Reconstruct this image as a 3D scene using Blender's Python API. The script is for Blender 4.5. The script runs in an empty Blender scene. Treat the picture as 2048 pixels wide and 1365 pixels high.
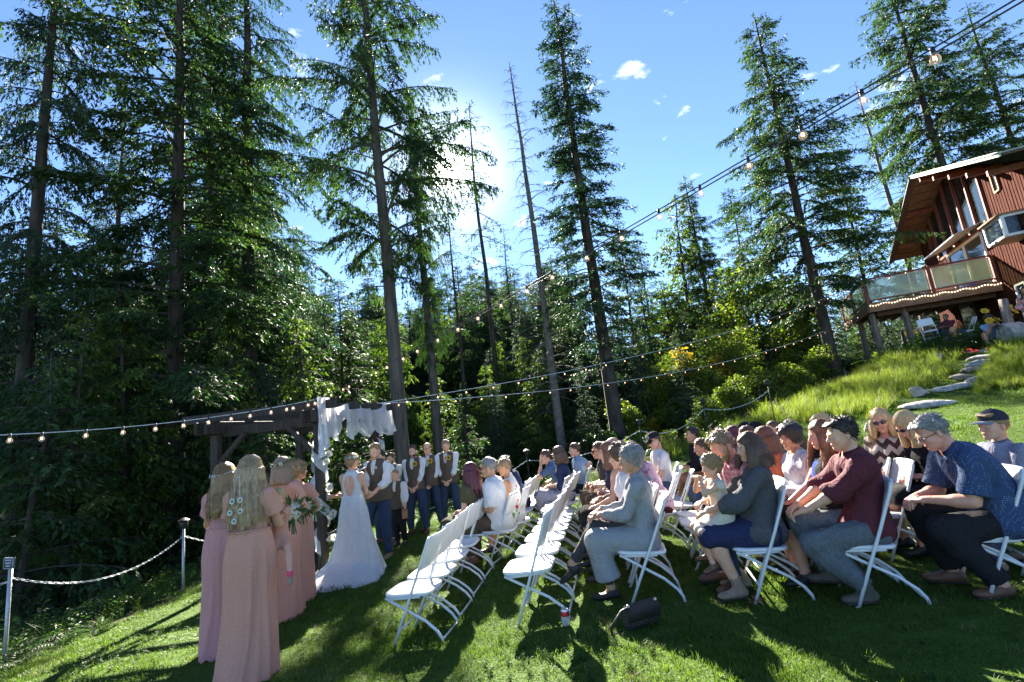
import bpy, math, random
import numpy as np
from mathutils import Vector, Matrix

scene = bpy.context.scene
R = math.radians
# ------------------------------------------------------------------ camera
FPX, PW, PH = 935.0, 2048.0, 1365.0
PITCH, ROLL, CAMZ = R(10.0), R(6.5), 1.5
_F = np.array([0, math.cos(PITCH), math.sin(PITCH)])
_R0 = np.array([1.0, 0, 0]); _U0 = np.array([0, -math.sin(PITCH), math.cos(PITCH)])
_RR = _R0 * math.cos(ROLL) - _U0 * math.sin(ROLL)
_UU = _R0 * math.sin(ROLL) + _U0 * math.cos(ROLL)
CAM = np.array([0, 0, CAMZ])
cam_data = bpy.data.cameras.new('camera')
cam_data.sensor_width = 36.0
cam_data.lens = FPX / PW * 36.0
cam_data.clip_start = 0.05
cam_data.clip_end = 2000
cam = bpy.data.objects.new('camera', cam_data)
scene.collection.objects.link(cam)
cam.matrix_world = Matrix(((_RR[0], _UU[0], -_F[0], CAM[0]), (_RR[1], _UU[1], -_F[1], CAM[1]),
                           (_RR[2], _UU[2], -_F[2], CAM[2]), (0, 0, 0, 1)))
scene.camera = cam

# ------------------------------------------------------------------ sun, sky, exposure
SUN_EL, SUN_AZ = R(30.6), R(-5.8)         # azimuth measured from +Y towards +X
SUN_DIR = Vector((math.sin(SUN_AZ) * math.cos(SUN_EL), math.cos(SUN_AZ) * math.cos(SUN_EL), math.sin(SUN_EL)))
world = bpy.data.worlds.new('World')
scene.world = world
world.use_nodes = True
_nt = world.node_tree
_bg = _nt.nodes['Background']
_sky = _nt.nodes.new('ShaderNodeTexSky')
_sky.sky_type = 'NISHITA'
_sky.sun_disc = False
_sky.sun_elevation = SUN_EL
_sky.sun_rotation = SUN_AZ
_sky.altitude = 600
_sky.air_density = 0.75
_sky.dust_density = 0.03
_sky.ozone_density = 4.2
_bg.inputs['Strength'].default_value = 0.05
_geo = _nt.nodes.new('ShaderNodeTexCoord')
def _wmath(op, a, b=None):
    n = _nt.nodes.new('ShaderNodeMath'); n.operation = op
    for k, v in ((0, a), (1, b)):
        if v is None: continue
        if isinstance(v, (int, float)): n.inputs[k].default_value = v
        else: _nt.links.new(v, n.inputs[k])
    return n.outputs[0]
_dot = _nt.nodes.new('ShaderNodeVectorMath'); _dot.operation = 'DOT_PRODUCT'
_nrm = _nt.nodes.new('ShaderNodeVectorMath'); _nrm.operation = 'NORMALIZE'
_nt.links.new(_geo.outputs['Generated'], _nrm.inputs[0])
_nt.links.new(_nrm.outputs[0], _dot.inputs[0]); _dot.inputs[1].default_value = SUN_DIR
_c = _wmath('MAXIMUM', _dot.outputs['Value'], 0.0)
_glow = _wmath('ADD', _wmath('MULTIPLY', _wmath('POWER', _c, 2600.0), 60.0), _wmath('MULTIPLY', _wmath('POWER', _c, 220.0), 5.0))
# thin fair-weather cloud wisps, laid on the sky sphere
_map = _nt.nodes.new('ShaderNodeMapping'); _nt.links.new(_nrm.outputs[0], _map.inputs['Vector'])
_map.inputs['Scale'].default_value = (3.2, 3.2, 7.0); _map.inputs['Rotation'].default_value = (0.3, 0.5, 0.2)
_map.inputs['Location'].default_value = (2.1, 0.4, 1.7)
_n1 = _nt.nodes.new('ShaderNodeTexNoise'); _n1.inputs['Scale'].default_value = 3.0; _n1.inputs['Detail'].default_value = 9.0
_n1.inputs['Roughness'].default_value = 0.58
_nt.links.new(_map.outputs[0], _n1.inputs['Vector'])
_cr = _nt.nodes.new('ShaderNodeMapRange'); _cr.inputs['From Min'].default_value = 0.64; _cr.inputs['From Max'].default_value = 0.84
_nt.links.new(_n1.outputs['Fac'], _cr.inputs['Value'])
def _vadd(base, fac, col):
    m = _nt.nodes.new('ShaderNodeVectorMath'); m.operation = 'SCALE'; m.inputs[0].default_value = col
    _nt.links.new(fac, m.inputs['Scale'])
    a = _nt.nodes.new('ShaderNodeVectorMath'); a.operation = 'ADD'
    _nt.links.new(base, a.inputs[0]); _nt.links.new(m.outputs[0], a.inputs[1])
    return a.outputs[0]
_col = _vadd(_sky.outputs['Color'], _glow, (1.0, 0.97, 0.90))
_mixc = _nt.nodes.new('ShaderNodeMix'); _mixc.data_type = 'RGBA'
_nt.links.new(_wmath('MULTIPLY', _cr.outputs[0], 0.9), _mixc.inputs['Factor'])
_nt.links.new(_col, _mixc.inputs[6]); _mixc.inputs[7].default_value = (9, 9, 9.2, 1)
_nt.links.new(_mixc.outputs[2], _bg.inputs['Color'])

sun_data = bpy.data.lights.new('sun', 'SUN')
sun_data.energy = 5.0
sun_data.angle = R(0.6)
sun_data.color = (1.0, 0.93, 0.80)
sun = bpy.data.objects.new('sun', sun_data)
scene.collection.objects.link(sun)
sun.rotation_euler = (-SUN_DIR).to_track_quat('-Z', 'Y').to_euler()

vs = scene.view_settings
scene.display_settings.display_device = 'sRGB'
vs.view_transform = 'Standard'
vs.look = 'None'
vs.gamma = 1.0
vs.use_curve_mapping = False
vs.exposure = 2.8
scene.cycles.use_denoising = True
scene.cycles.max_bounces = 6
scene.cycles.diffuse_bounces = 3
scene.cycles.glossy_bounces = 2
scene.cycles.transmission_bounces = 4
scene.cycles.transparent_max_bounces = 8
scene.cycles.sample_clamp_indirect = 4.0
scene.cycles.caustics_reflective = False
scene.cycles.caustics_refractive = False

# ------------------------------------------------------------------ helpers
rng = np.random.default_rng(11)
random.seed(5)

def ray(px, py):
    """direction through a photograph pixel, with unit depth along the view axis"""
    return _F + _RR * ((px - PW / 2) / FPX) - _UU * ((py - PH / 2) / FPX)

def smooth(e0, e1, x):
    t = np.clip((x - e0) / (e1 - e0), 0, 1)
    return t * t * (3 - 2 * t)

def lawn_edge(y):
    """x of the lawn's border on the forest side at depth y"""
    y = np.asarray(y, float)
    return np.interp(y, [-5, 4.0, 5.3, 6.4, 8.2, 9.6, 11.2, 12.0, 12.6, 13.4, 40], [-5.4, -5.7, -5.8, -5.7, -5.85, -5.7, -4.7, -2.2, 2.0, 7.0, 60])

def ground_z(x, y):
    x = np.asarray(x, float); y = np.asarray(y, float)
    xc = np.clip(x, -9, 9)
    z = .055 * (np.minimum(xc, .4) - .5) + .006 * np.maximum(xc - .4, 0) - .045 * (np.clip(y, -3, 10) - 3)
    u = .75 * x + .66 * y
    v = np.maximum(u - 7.5, 0); 
    z = z + .185 * np.sqrt(v * v + .16) - .074
    z = np.minimum(z, 2.62 + .10 * (z - 2.62))
    d = np.maximum(lawn_edge(y) - x, 0)
    z = z - np.minimum(.30 * d * d / (d + 1.0), 2.2)
    z = z + .03 * np.sin(x * 1.3 + y * .7) * np.sin(y * .9 - x * .4) + .012 * np.sin(3.1 * x + 1.7 * y)
    return z

def gz(x, y): return float(ground_z(x, y))

def on_ground(px, py):
    """point of the terrain seen at a photograph pixel"""
    d = ray(px, py); t0 = 0.5
    for t in np.linspace(0.8, 60, 1200):
        p = CAM + d * t
        if p[2] < gz(p[0], p[1]):
            a, b = t0, t
            for _ in range(20):
                m = (a + b) / 2; p = CAM + d * m
                if p[2] < gz(p[0], p[1]): b = m
                else: a = m
            return CAM + d * b
        t0 = t
    return CAM + d * 30

def at_depth(px, py, depth): return CAM + ray(px, py) * depth

def at_y(px, py, y):
    d = ray(px, py); return CAM + d * (y / d[1])

def project(p):
    q = np.asarray(p, float) - CAM
    z = q @ _F
    return np.array([PW / 2 + FPX * (q @ _RR) / z, PH / 2 - FPX * (q @ _UU) / z])

def unit(v): return v / np.maximum(np.linalg.norm(v, axis=-1, keepdims=True), 1e-9)

COL = scene.collection

def make_mesh(name, V, Q=None, T=None, mats=(), midx=None, smooth_=True):
    me = bpy.data.meshes.new(name)
    V = np.asarray(V, np.float32).reshape(-1, 3)
    loops = []; sizes = []
    if Q is not None and len(Q):
        Q = np.asarray(Q, np.int32).reshape(-1, 4); loops.append(Q.ravel()); sizes.append(np.full(len(Q), 4, np.int32))
    if T is not None and len(T):
        T = np.asarray(T, np.int32).reshape(-1, 3); loops.append(T.ravel()); sizes.append(np.full(len(T), 3, np.int32))
    me.vertices.add(len(V)); me.vertices.foreach_set('co', V.ravel())
    if loops:
        L = np.concatenate(loops); S = np.concatenate(sizes)
        me.loops.add(len(L)); me.loops.foreach_set('vertex_index', L)
        me.polygons.add(len(S))
        st = np.zeros(len(S), np.int32); st[1:] = np.cumsum(S)[:-1]
        me.polygons.foreach_set('loop_start', st)
        me.polygons.foreach_set('loop_total', S)
        if midx is not None: me.polygons.foreach_set('material_index', np.asarray(midx, np.int32))
        me.polygons.foreach_set('use_smooth', np.full(len(S), bool(smooth_)))
    for m in mats: me.materials.append(m)
    me.update(calc_edges=True)
    return me

class MB:
    """collects simple shapes into one mesh"""
    def __init__(s): s.V = []; s.Q = []; s.T = []; s.n = 0; s.mq = []; s.mt = []
    def add(s, V, Q=None, T=None, m=0):
        V = np.asarray(V, float).reshape(-1, 3); s.V.append(V)
        if Q is not None and len(Q): s.Q.append(np.asarray(Q).reshape(-1, 4) + s.n); s.mq += [m] * (np.asarray(Q).size // 4)
        if T is not None and len(T): s.T.append(np.asarray(T).reshape(-1, 3) + s.n); s.mt += [m] * (np.asarray(T).size // 3)
        s.n += len(V); return s
    def box(s, c, size, rot=None, m=0, taper=1.0, bev=0.0):
        h = np.asarray(size, float) / 2
        if bev > 0:
            b = min(bev, h.min() * .9); P = []
            for k in range(3):
                for sx in (-1, 1):
                    for sy in (-1, 1):
                        for sz in (-1, 1):
                            g = np.array([sx, sy, sz], float) * (h - b); g[k] = (sx, sy, sz)[k] * h[k]; P.append(g)
            P = np.array(P)          # 24 vertices: face k, corner index
            def vi(k, sx, sy, sz): return k * 8 + (sx > 0) * 4 + (sy > 0) * 2 + (sz > 0)
            Q = []; T = []
            for k in range(3):
                a, b2 = [(1, 2), (2, 0), (0, 1)][k]
                for sg in (-1, 1):
                    q = []
                    for da, db in ((-1, -1), (1, -1), (1, 1), (-1, 1)):
                        e = [0, 0, 0]; e[k] = sg; e[a] = da; e[b2] = db; q.append(vi(k, *e))
                    Q.append(q if sg > 0 else q[::-1])
            for k in range(3):
                a, b2 = [(1, 2), (2, 0), (0, 1)][k]
                for sa in (-1, 1):
                    for sb in (-1, 1):
                        e0 = [0, 0, 0]; e1 = [0, 0, 0]
                        e0[k] = -1; e1[k] = 1; e0[a] = e1[a] = sa; e0[b2] = e1[b2] = sb
                        q = [vi(a, *e0), vi(a, *e1), vi(b2, *e1), vi(b2, *e0)]
                        Q.append(q if sa * sb < 0 else q[::-1])
            for sx in (-1, 1):
                for sy in (-1, 1):
                    for sz in (-1, 1):
                        t = [vi(0, sx, sy, sz), vi(1, sx, sy, sz), vi(2, sx, sy, sz)]
                        T.append(t if sx * sy * sz > 0 else t[::-1])
        else:
            P = np.array([[x, y, z] for x in (-1, 1) for y in (-1, 1) for z in (-1, 1)], float) * h
            Q = [[0, 1, 3, 2], [4, 6, 7, 5], [0, 4, 5, 1], [2, 3, 7, 6], [0, 2, 6, 4], [1, 5, 7, 3]]; T = None
        if taper != 1.0: P[P[:, 2] > 0, :2] *= taper
        if rot is not None: P = P @ np.asarray(rot, float).T
        return s.add(P + np.asarray(c, float), Q, T, m)
    def bar(s, a, b, w, h, up=(0, 0, 1), m=0, bev=0.0):
        """square-section bar from a to b, w across, h along up"""
        a = np.asarray(a, float); b = np.asarray(b, float); d = b - a; L = np.linalg.norm(d); d = d / L
        u = np.asarray(up, float); x = np.cross(d, u); nx = np.linalg.norm(x)
        x = x / nx if nx > 1e-6 else np.array([1.0, 0, 0]); z = np.cross(x, d)
        return s.box((a + b) / 2, (w, L, h), np.stack([x, d, z], 1), m, bev=bev)
    def tube(s, pts, r, n=8, m=0, cap=True, flat=None):
        P = np.asarray(pts, float); k = len(P); r = np.broadcast_to(np.asarray(r, float), (k,))
        t = np.gradient(P, axis=0); t /= np.maximum(np.linalg.norm(t, axis=1, keepdims=True), 1e-9)
        ref = np.array([0, 0, 1.0]) if abs(t[0, 2]) < .9 else np.array([0, 1.0, 0])
        u = np.cross(t[0], ref); u /= np.linalg.norm(u); U = [u]
        for i in range(1, k):
            u = U[-1] - t[i] * (U[-1] @ t[i]); u /= np.linalg.norm(u); U.append(u)
        U = np.array(U); W_ = np.cross(t, U)
        a = np.arange(n) / n * 2 * math.pi
        V = P[:, None] + r[:, None, None] * (np.cos(a)[None, :, None] * U[:, None] + np.sin(a)[None, :, None] * W_[:, None])
        i, j = np.meshgrid(np.arange(k - 1), np.arange(n), indexing='ij'); j2 = (j + 1) % n
        Q = np.stack([i * n + j, i * n + j2, (i + 1) * n + j2, (i + 1) * n + j], -1).reshape(-1, 4)
        V = V.reshape(-1, 3); T = None
        if cap:
            V = np.concatenate([V, P[:1], P[-1:]]); jj = np.arange(n); j3 = (jj + 1) % n
            T = np.concatenate([np.stack([j3, jj, np.full(n, k * n)], 1), np.stack([(k - 1) * n + jj, (k - 1) * n + j3, np.full(n, k * n + 1)], 1)])
        return s.add(V, Q, T, m)
    def lathe(s, prof, c=(0, 0, 0), n=16, m=0, axis=None, rot=None):
        prof = np.asarray(prof, float); k = len(prof); a = np.arange(n) / n * 2 * math.pi
        V = np.stack([prof[:, None, 0] * np.cos(a), prof[:, None, 0] * np.sin(a), np.broadcast_to(prof[:, None, 1], (k, n))], -1).reshape(-1, 3)
        if rot is not None: V = V @ np.asarray(rot, float).T
        i, j = np.meshgrid(np.arange(k - 1), np.arange(n), indexing='ij'); j2 = (j + 1) % n
        Q = np.stack([i * n + j, i * n + j2, (i + 1) * n + j2, (i + 1) * n + j], -1).reshape(-1, 4)
        return s.add(V + np.asarray(c, float), Q, None, m)
    def ball(s, c, r, n=8, k=6, m=0, rot=None):
        r = np.broadcast_to(np.asarray(r, float), (3,)); th = np.linspace(0, math.pi, k + 1); a = np.arange(n) / n * 2 * math.pi
        V = np.stack([np.sin(th)[:, None] * np.cos(a), np.sin(th)[:, None] * np.sin(a), np.broadcast_to(-np.cos(th)[:, None], (k + 1, n))], -1).reshape(-1, 3) * r
        if rot is not None: V = V @ np.asarray(rot, float).T
        i, j = np.meshgrid(np.arange(k), np.arange(n), indexing='ij'); j2 = (j + 1) % n
        Q = np.stack([i * n + j, i * n + j2, (i + 1) * n + j2, (i + 1) * n + j], -1).reshape(-1, 4)
        return s.add(V + np.asarray(c, float), Q, None, m)
    def poly(s, pts, depth, m=0):
        """flat polygon (convex) pushed back by the vector depth"""
        P = np.asarray(pts, float); n = len(P); D = np.asarray(depth, float)
        V = np.concatenate([P, P + D, [P.mean(0)], [P.mean(0) + D]])
        j = np.arange(n); j2 = (j + 1) % n
        Q = np.stack([j, j2, j2 + n, j + n], 1)
        T = np.concatenate([np.stack([j2, j, np.full(n, 2 * n)], 1), np.stack([j + n, j2 + n, np.full(n, 2 * n + 1)], 1)])
        return s.add(V, Q, T, m)
    def mesh(s, name, mats, smooth_=True):
        V = np.concatenate(s.V); Q = np.concatenate(s.Q) if s.Q else None; T = np.concatenate(s.T) if s.T else None
        return make_mesh(name, V, Q, T, mats if isinstance(mats, (list, tuple)) else [mats], s.mq + s.mt, smooth_)
    def build(s, name, mats, parent=None, smooth_=True, label=None):
        return link(name, s.mesh(name, mats, smooth_), parent, label)

def link(name, me, parent=None, label=None):
    o = bpy.data.objects.new(name, me); COL.objects.link(o)
    if parent is not None: o.parent = parent
    if label: o['label'] = label
    return o

def thing(name, label, cat, loc=(0, 0, 0), rz=0.0, group=None):
    o = bpy.data.objects.new(name, None); COL.objects.link(o); o.empty_display_size = .1
    o.location = loc; o.rotation_euler = (0, 0, rz)
    return tag(o, label, cat, group)

def tag(o, label, cat, group=None):
    o['label'] = label; o['category'] = cat
    if group: o['group'] = group
    return o

def copy_tree(o, parent=None):
    c = o.copy(); COL.objects.link(c)
    if parent is not None: c.parent = parent
    for ch in list(o.children): copy_tree(ch, c)
    return c

# ------------------------------------------------------------------ materials
MATS = {}
def fold_bump(nt, src, b, k):
    """soft creases in cloth, on top of whatever normal the shader has"""
    N, Lk = nt.nodes, nt.links; prev = b.inputs['Normal'].links[0].from_socket if b.inputs['Normal'].links else None
    for sc, dist, st, stretch in ((9.0, .06, k, (1, 1, .55)), (26.0, .022, k * .8, (1.3, 1.3, .5))):
        mp = N.new('ShaderNodeMapping'); mp.inputs['Scale'].default_value = stretch; mp.inputs['Rotation'].default_value = (.35, .5, .2); Lk.new(src, mp.inputs['Vector'])
        n = N.new('ShaderNodeTexNoise'); n.inputs['Scale'].default_value = sc; n.inputs['Detail'].default_value = 2.5; n.inputs['Distortion'].default_value = 1.4; Lk.new(mp.outputs[0], n.inputs['Vector'])
        r = N.new('ShaderNodeMath'); r.operation = 'ABSOLUTE'; q = N.new('ShaderNodeMath'); q.operation = 'SUBTRACT'; q.inputs[1].default_value = .5; Lk.new(n.outputs['Fac'], q.inputs[0]); Lk.new(q.outputs[0], r.inputs[0])
        w = N.new('ShaderNodeMath'); w.operation = 'POWER'; w.inputs[1].default_value = .7; Lk.new(r.outputs[0], w.inputs[0])
        bp = N.new('ShaderNodeBump'); bp.inputs['Strength'].default_value = st; bp.inputs['Distance'].default_value = dist; Lk.new(w.outputs[0], bp.inputs['Height'])
        if prev is not None: Lk.new(prev, bp.inputs['Normal'])
        prev = bp.outputs[0]
    Lk.new(prev, b.inputs['Normal'])
def mat(name, col, col2=None, scale=20.0, rough=.6, bump=0.0, bscale=None, trans=0.0, spec=.4, metal=0.0, emit=None,
        estr=0.0, stretch=None, detail=4.0, island=0.0, coat=0.0, objrand=0.0, contrast=(.35, .65), sss=0.0, sheen=0.0, fold=0.0, tcol=None, coords='Object'):
    if name in MATS: return MATS[name]
    m = bpy.data.materials.new(name); m.use_nodes = True; nt = m.node_tree; N = nt.nodes; Lk = nt.links
    b = N['Principled BSDF']; out = N['Material Output']
    tc = N.new('ShaderNodeTexCoord'); src = tc.outputs[coords]
    if stretch is not None:
        mp = N.new('ShaderNodeMapping'); mp.inputs['Scale'].default_value = stretch; Lk.new(src, mp.inputs['Vector']); src = mp.outputs[0]
    b.inputs['Roughness'].default_value = rough; b.inputs['Metallic'].default_value = metal
    b.inputs['Specular IOR Level'].default_value = spec
    if coat: b.inputs['Coat Weight'].default_value = coat
    if sss: b.inputs['Subsurface Weight'].default_value = sss; b.inputs['Subsurface Radius'].default_value = (.012, .005, .003)
    if sheen: b.inputs['Sheen Weight'].default_value = sheen; b.inputs['Sheen Roughness'].default_value = .5
    c4 = (*col, 1); cout = None
    if col2 is not None:
        nz = N.new('ShaderNodeTexNoise'); nz.inputs['Scale'].default_value = scale; nz.inputs['Detail'].default_value = detail
        Lk.new(src, nz.inputs['Vector'])
        mr = N.new('ShaderNodeMapRange'); mr.inputs['From Min'].default_value = contrast[0]; mr.inputs['From Max'].default_value = contrast[1]
        Lk.new(nz.outputs['Fac'], mr.inputs['Value'])
        mx = N.new('ShaderNodeMix'); mx.data_type = 'RGBA'; Lk.new(mr.outputs[0], mx.inputs['Factor'])
        mx.inputs[6].default_value = c4; mx.inputs[7].default_value = (*col2, 1); cout = mx.outputs[2]
    if island or objrand:
        hs = N.new('ShaderNodeHueSaturation')
        if cout is not None: Lk.new(cout, hs.inputs['Color'])
        else: hs.inputs['Color'].default_value = c4
        if island: g = N.new('ShaderNodeNewGeometry'); rs = g.outputs['Random Per Island']; amp = island
        else: g = N.new('ShaderNodeObjectInfo'); rs = g.outputs['Random']; amp = objrand
        mr2 = N.new('ShaderNodeMapRange'); mr2.inputs['To Min'].default_value = 1 - amp; mr2.inputs['To Max'].default_value = 1 + amp
        Lk.new(rs, mr2.inputs['Value']); Lk.new(mr2.outputs[0], hs.inputs['Value'])
        mr3 = N.new('ShaderNodeMapRange'); mr3.inputs['To Min'].default_value = .5 - amp * .03; mr3.inputs['To Max'].default_value = .5 + amp * .03
        Lk.new(rs, mr3.inputs['Value']); Lk.new(mr3.outputs[0], hs.inputs['Hue'])
        cout = hs.outputs[0]
    if cout is not None: Lk.new(cout, b.inputs['Base Color'])
    else: b.inputs['Base Color'].default_value = c4
    if bump:
        nb = N.new('ShaderNodeTexNoise'); nb.inputs['Scale'].default_value = bscale or scale; nb.inputs['Detail'].default_value = 5
        Lk.new(src, nb.inputs['Vector']); bp = N.new('ShaderNodeBump'); bp.inputs['Strength'].default_value = min(1, bump); bp.inputs['Distance'].default_value = .02
        Lk.new(nb.outputs['Fac'], bp.inputs['Height']); Lk.new(bp.outputs[0], b.inputs['Normal'])
    if fold: fold_bump(nt, src, b, fold)
    if emit is not None:
        b.inputs['Emission Color'].default_value = (*emit, 1); b.inputs['Emission Strength'].default_value = estr
    if trans:
        t = N.new('ShaderNodeBsdfTranslucent'); ms = N.new('ShaderNodeMixShader'); ms.inputs[0].default_value = trans
        if tcol is not None:
            if cout is not None:
                tm = N.new('ShaderNodeMix'); tm.data_type = 'RGBA'; tm.blend_type = 'MULTIPLY'; tm.inputs['Factor'].default_value = 1
                Lk.new(cout, tm.inputs[6]); tm.inputs[7].default_value = (*tcol, 1); Lk.new(tm.outputs[2], t.inputs['Color'])
            else: t.inputs['Color'].default_value = tuple(min(1, col[i] * tcol[i]) for i in range(3)) + (1,)
        elif cout is not None: Lk.new(cout, t.inputs['Color'])
        else: t.inputs['Color'].default_value = c4
        Lk.new(b.outputs[0], ms.inputs[1]); Lk.new(t.outputs[0], ms.inputs[2]); Lk.new(ms.outputs[0], out.inputs['Surface'])
    MATS[name] = m; return m

def glass_mat(name, tint=(1, 1, 1), rough=.02, mixfac=.75, gcol=None):
    """thin pane: mostly transparent with a mirror reflection, or a tinted film"""
    if name in MATS: return MATS[name]
    m = bpy.data.materials.new(name); m.use_nodes = True; nt = m.node_tree; N = nt.nodes; Lk = nt.links
    out = N['Material Output']; b = N['Principled BSDF']
    b.inputs['Base Color'].default_value = (*(gcol or (.02, .02, .02)), 1); b.inputs['Roughness'].default_value = rough; b.inputs['Specular IOR Level'].default_value = .8
    t = N.new('ShaderNodeBsdfTransparent'); t.inputs[0].default_value = (*tint, 1)
    ms = N.new('ShaderNodeMixShader'); ms.inputs[0].default_value = mixfac
    Lk.new(b.outputs[0], ms.inputs[1]); Lk.new(t.outputs[0], ms.inputs[2]); Lk.new(ms.outputs[0], out.inputs['Surface'])
    MATS[name] = m; return m
# ------------------------------------------------------------------ ground
def ground_material():
    m = bpy.data.materials.new('turf_and_forest_floor'); m.use_nodes = True; nt = m.node_tree; N = nt.nodes; Lk = nt.links
    b = N['Principled BSDF']; b.inputs['Roughness'].default_value = .95; b.inputs['Specular IOR Level'].default_value = .1
    at = N.new('ShaderNodeAttribute'); at.attribute_name = 'lawn'
    tc = N.new('ShaderNodeTexCoord')
    def noise(sc, det=5.0):
        n = N.new('ShaderNodeTexNoise'); n.inputs['Scale'].default_value = sc; n.inputs['Detail'].default_value = det
        Lk.new(tc.outputs['Object'], n.inputs['Vector']); return n.outputs['Fac']
    def mix(f, a, c):
        x = N.new('ShaderNodeMix'); x.data_type = 'RGBA'
        Lk.new(f, x.inputs['Factor'])
        for k, v in ((6, a), (7, c)):
            if isinstance(v, tuple): x.inputs[k].default_value = (*v, 1)
            else: Lk.new(v, x.inputs[k])
        return x.outputs[2]
    lawn = mix(noise(9.0), (.040, .075, .012), (.070, .115, .018))
    floor = mix(noise(4.0, 8.0), (.035, .026, .016), (.075, .058, .034))
    floor = mix(noise(.7), floor, (.035, .05, .014))
    Lk.new(mix(at.outputs['Fac'], floor, lawn), b.inputs['Base Color'])
    bp = N.new('ShaderNodeBump'); bp.inputs['Strength'].default_value = .7; bp.inputs['Distance'].default_value = .03
    Lk.new(noise(40.0, 6.0), bp.inputs['Height']); Lk.new(bp.outputs[0], b.inputs['Normal'])
    return m

def lawn_mask(x, y):
    e = x - lawn_edge(y)
    u = .75 * x + .66 * y
    m = smooth(-.15, .25, e + .25 * np.sin(y * 2.3) * .4) * smooth(26, 22, u)
    return m

def build_ground():
    xs = np.unique(np.concatenate([np.linspace(-260, -30, 24), np.linspace(-30, -8, 40), np.linspace(-8, 12, 121), np.linspace(12, 30, 50), np.linspace(30, 260, 24)]))
    ys = np.unique(np.concatenate([np.linspace(-60, -4, 16), np.linspace(-4, 16, 121), np.linspace(16, 40, 50), np.linspace(40, 320, 24)]))
    X, Y = np.meshgrid(xs, ys, indexing='ij'); Z = ground_z(X, Y)
    V = np.stack([X, Y, Z], -1).reshape(-1, 3); nx, ny = len(xs), len(ys)
    i, j = np.meshgrid(np.arange(nx - 1), np.arange(ny - 1), indexing='ij')
    Q = np.stack([i * ny + j, (i + 1) * ny + j, (i + 1) * ny + j + 1, i * ny + j + 1], -1).reshape(-1, 4)
    me = make_mesh('ground', V, Q, None, [ground_material()])
    a = me.attributes.new('lawn', 'FLOAT', 'POINT'); a.data.foreach_set('value', lawn_mask(X, Y).ravel().astype(np.float32))
    o = link('ground', me); o['kind'] = 'structure'; o['label'] = 'sloping ground with mown lawn and dark forest floor'
build_ground()

# ------------------------------------------------------------------ conifers
M_bark = mat('fir_bark', (.028, .022, .017), (.075, .059, .046), 9.0, .9, 1.0, 14.0, stretch=(1, 1, .22), detail=8)
M_bark_grey = mat('grey_bark', (.045, .037, .030), (.11, .092, .076), 8.0, .9, 1.0, 14.0, stretch=(1, 1, .2), detail=8)
M_needle = mat('fir_needles', (.025, .050, .019), (.052, .086, .024), .9, .6, trans=.30, island=.45, spec=.25, tcol=(1.5, 1.9, .9))
M_needle_blue = mat('blue_green_needles', (.022, .046, .026), (.040, .070, .034), .9, .6, trans=.25, island=.45, spec=.25, tcol=(1.3, 1.8, 1.0))
M_needle_yel = mat('yellow_green_cedar_sprays', (.045, .080, .018), (.090, .130, .026), .8, .6, trans=.4, island=.4, spec=.2, tcol=(1.6, 1.9, .7))  # paler, yellower green needles, the same on every cedar
M_leaf_yel = mat('yellow_green_leaves', (.070, .115, .018), (.150, .180, .024), 1.1, .55, trans=.45, island=.45, spec=.3, tcol=(1.5, 1.7, .6))
M_leaf_gold = mat('golden_leaves', (.30, .22, .02), (.42, .33, .03), 1.4, .55, trans=.4, island=.4, spec=.3, tcol=(1.3, 1.2, .6))
M_leaf_dark = mat('dark_broad_leaves', (.022, .050, .014), (.050, .085, .020), 1.3, .5, trans=.35, island=.45, spec=.35, tcol=(1.5, 1.8, .7))
M_dead = mat('dead_wood', (.10, .085, .07), (.20, .18, .16), 6.0, .9, .6, 12.0)

def cards(P, D, Wv, L, W):
    """kite-shaped sprays: at points P along directions D, width vectors Wv"""
    n = len(P); L = np.asarray(L)[:, None]; W = np.asarray(W)[:, None]
    V = np.stack([P, P + D * L * .42 + Wv * W, P + D * L, P + D * L * .42 - Wv * W], 1).reshape(-1, 3)
    Q = np.arange(n * 4).reshape(-1, 4)
    return V, Q


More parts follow.
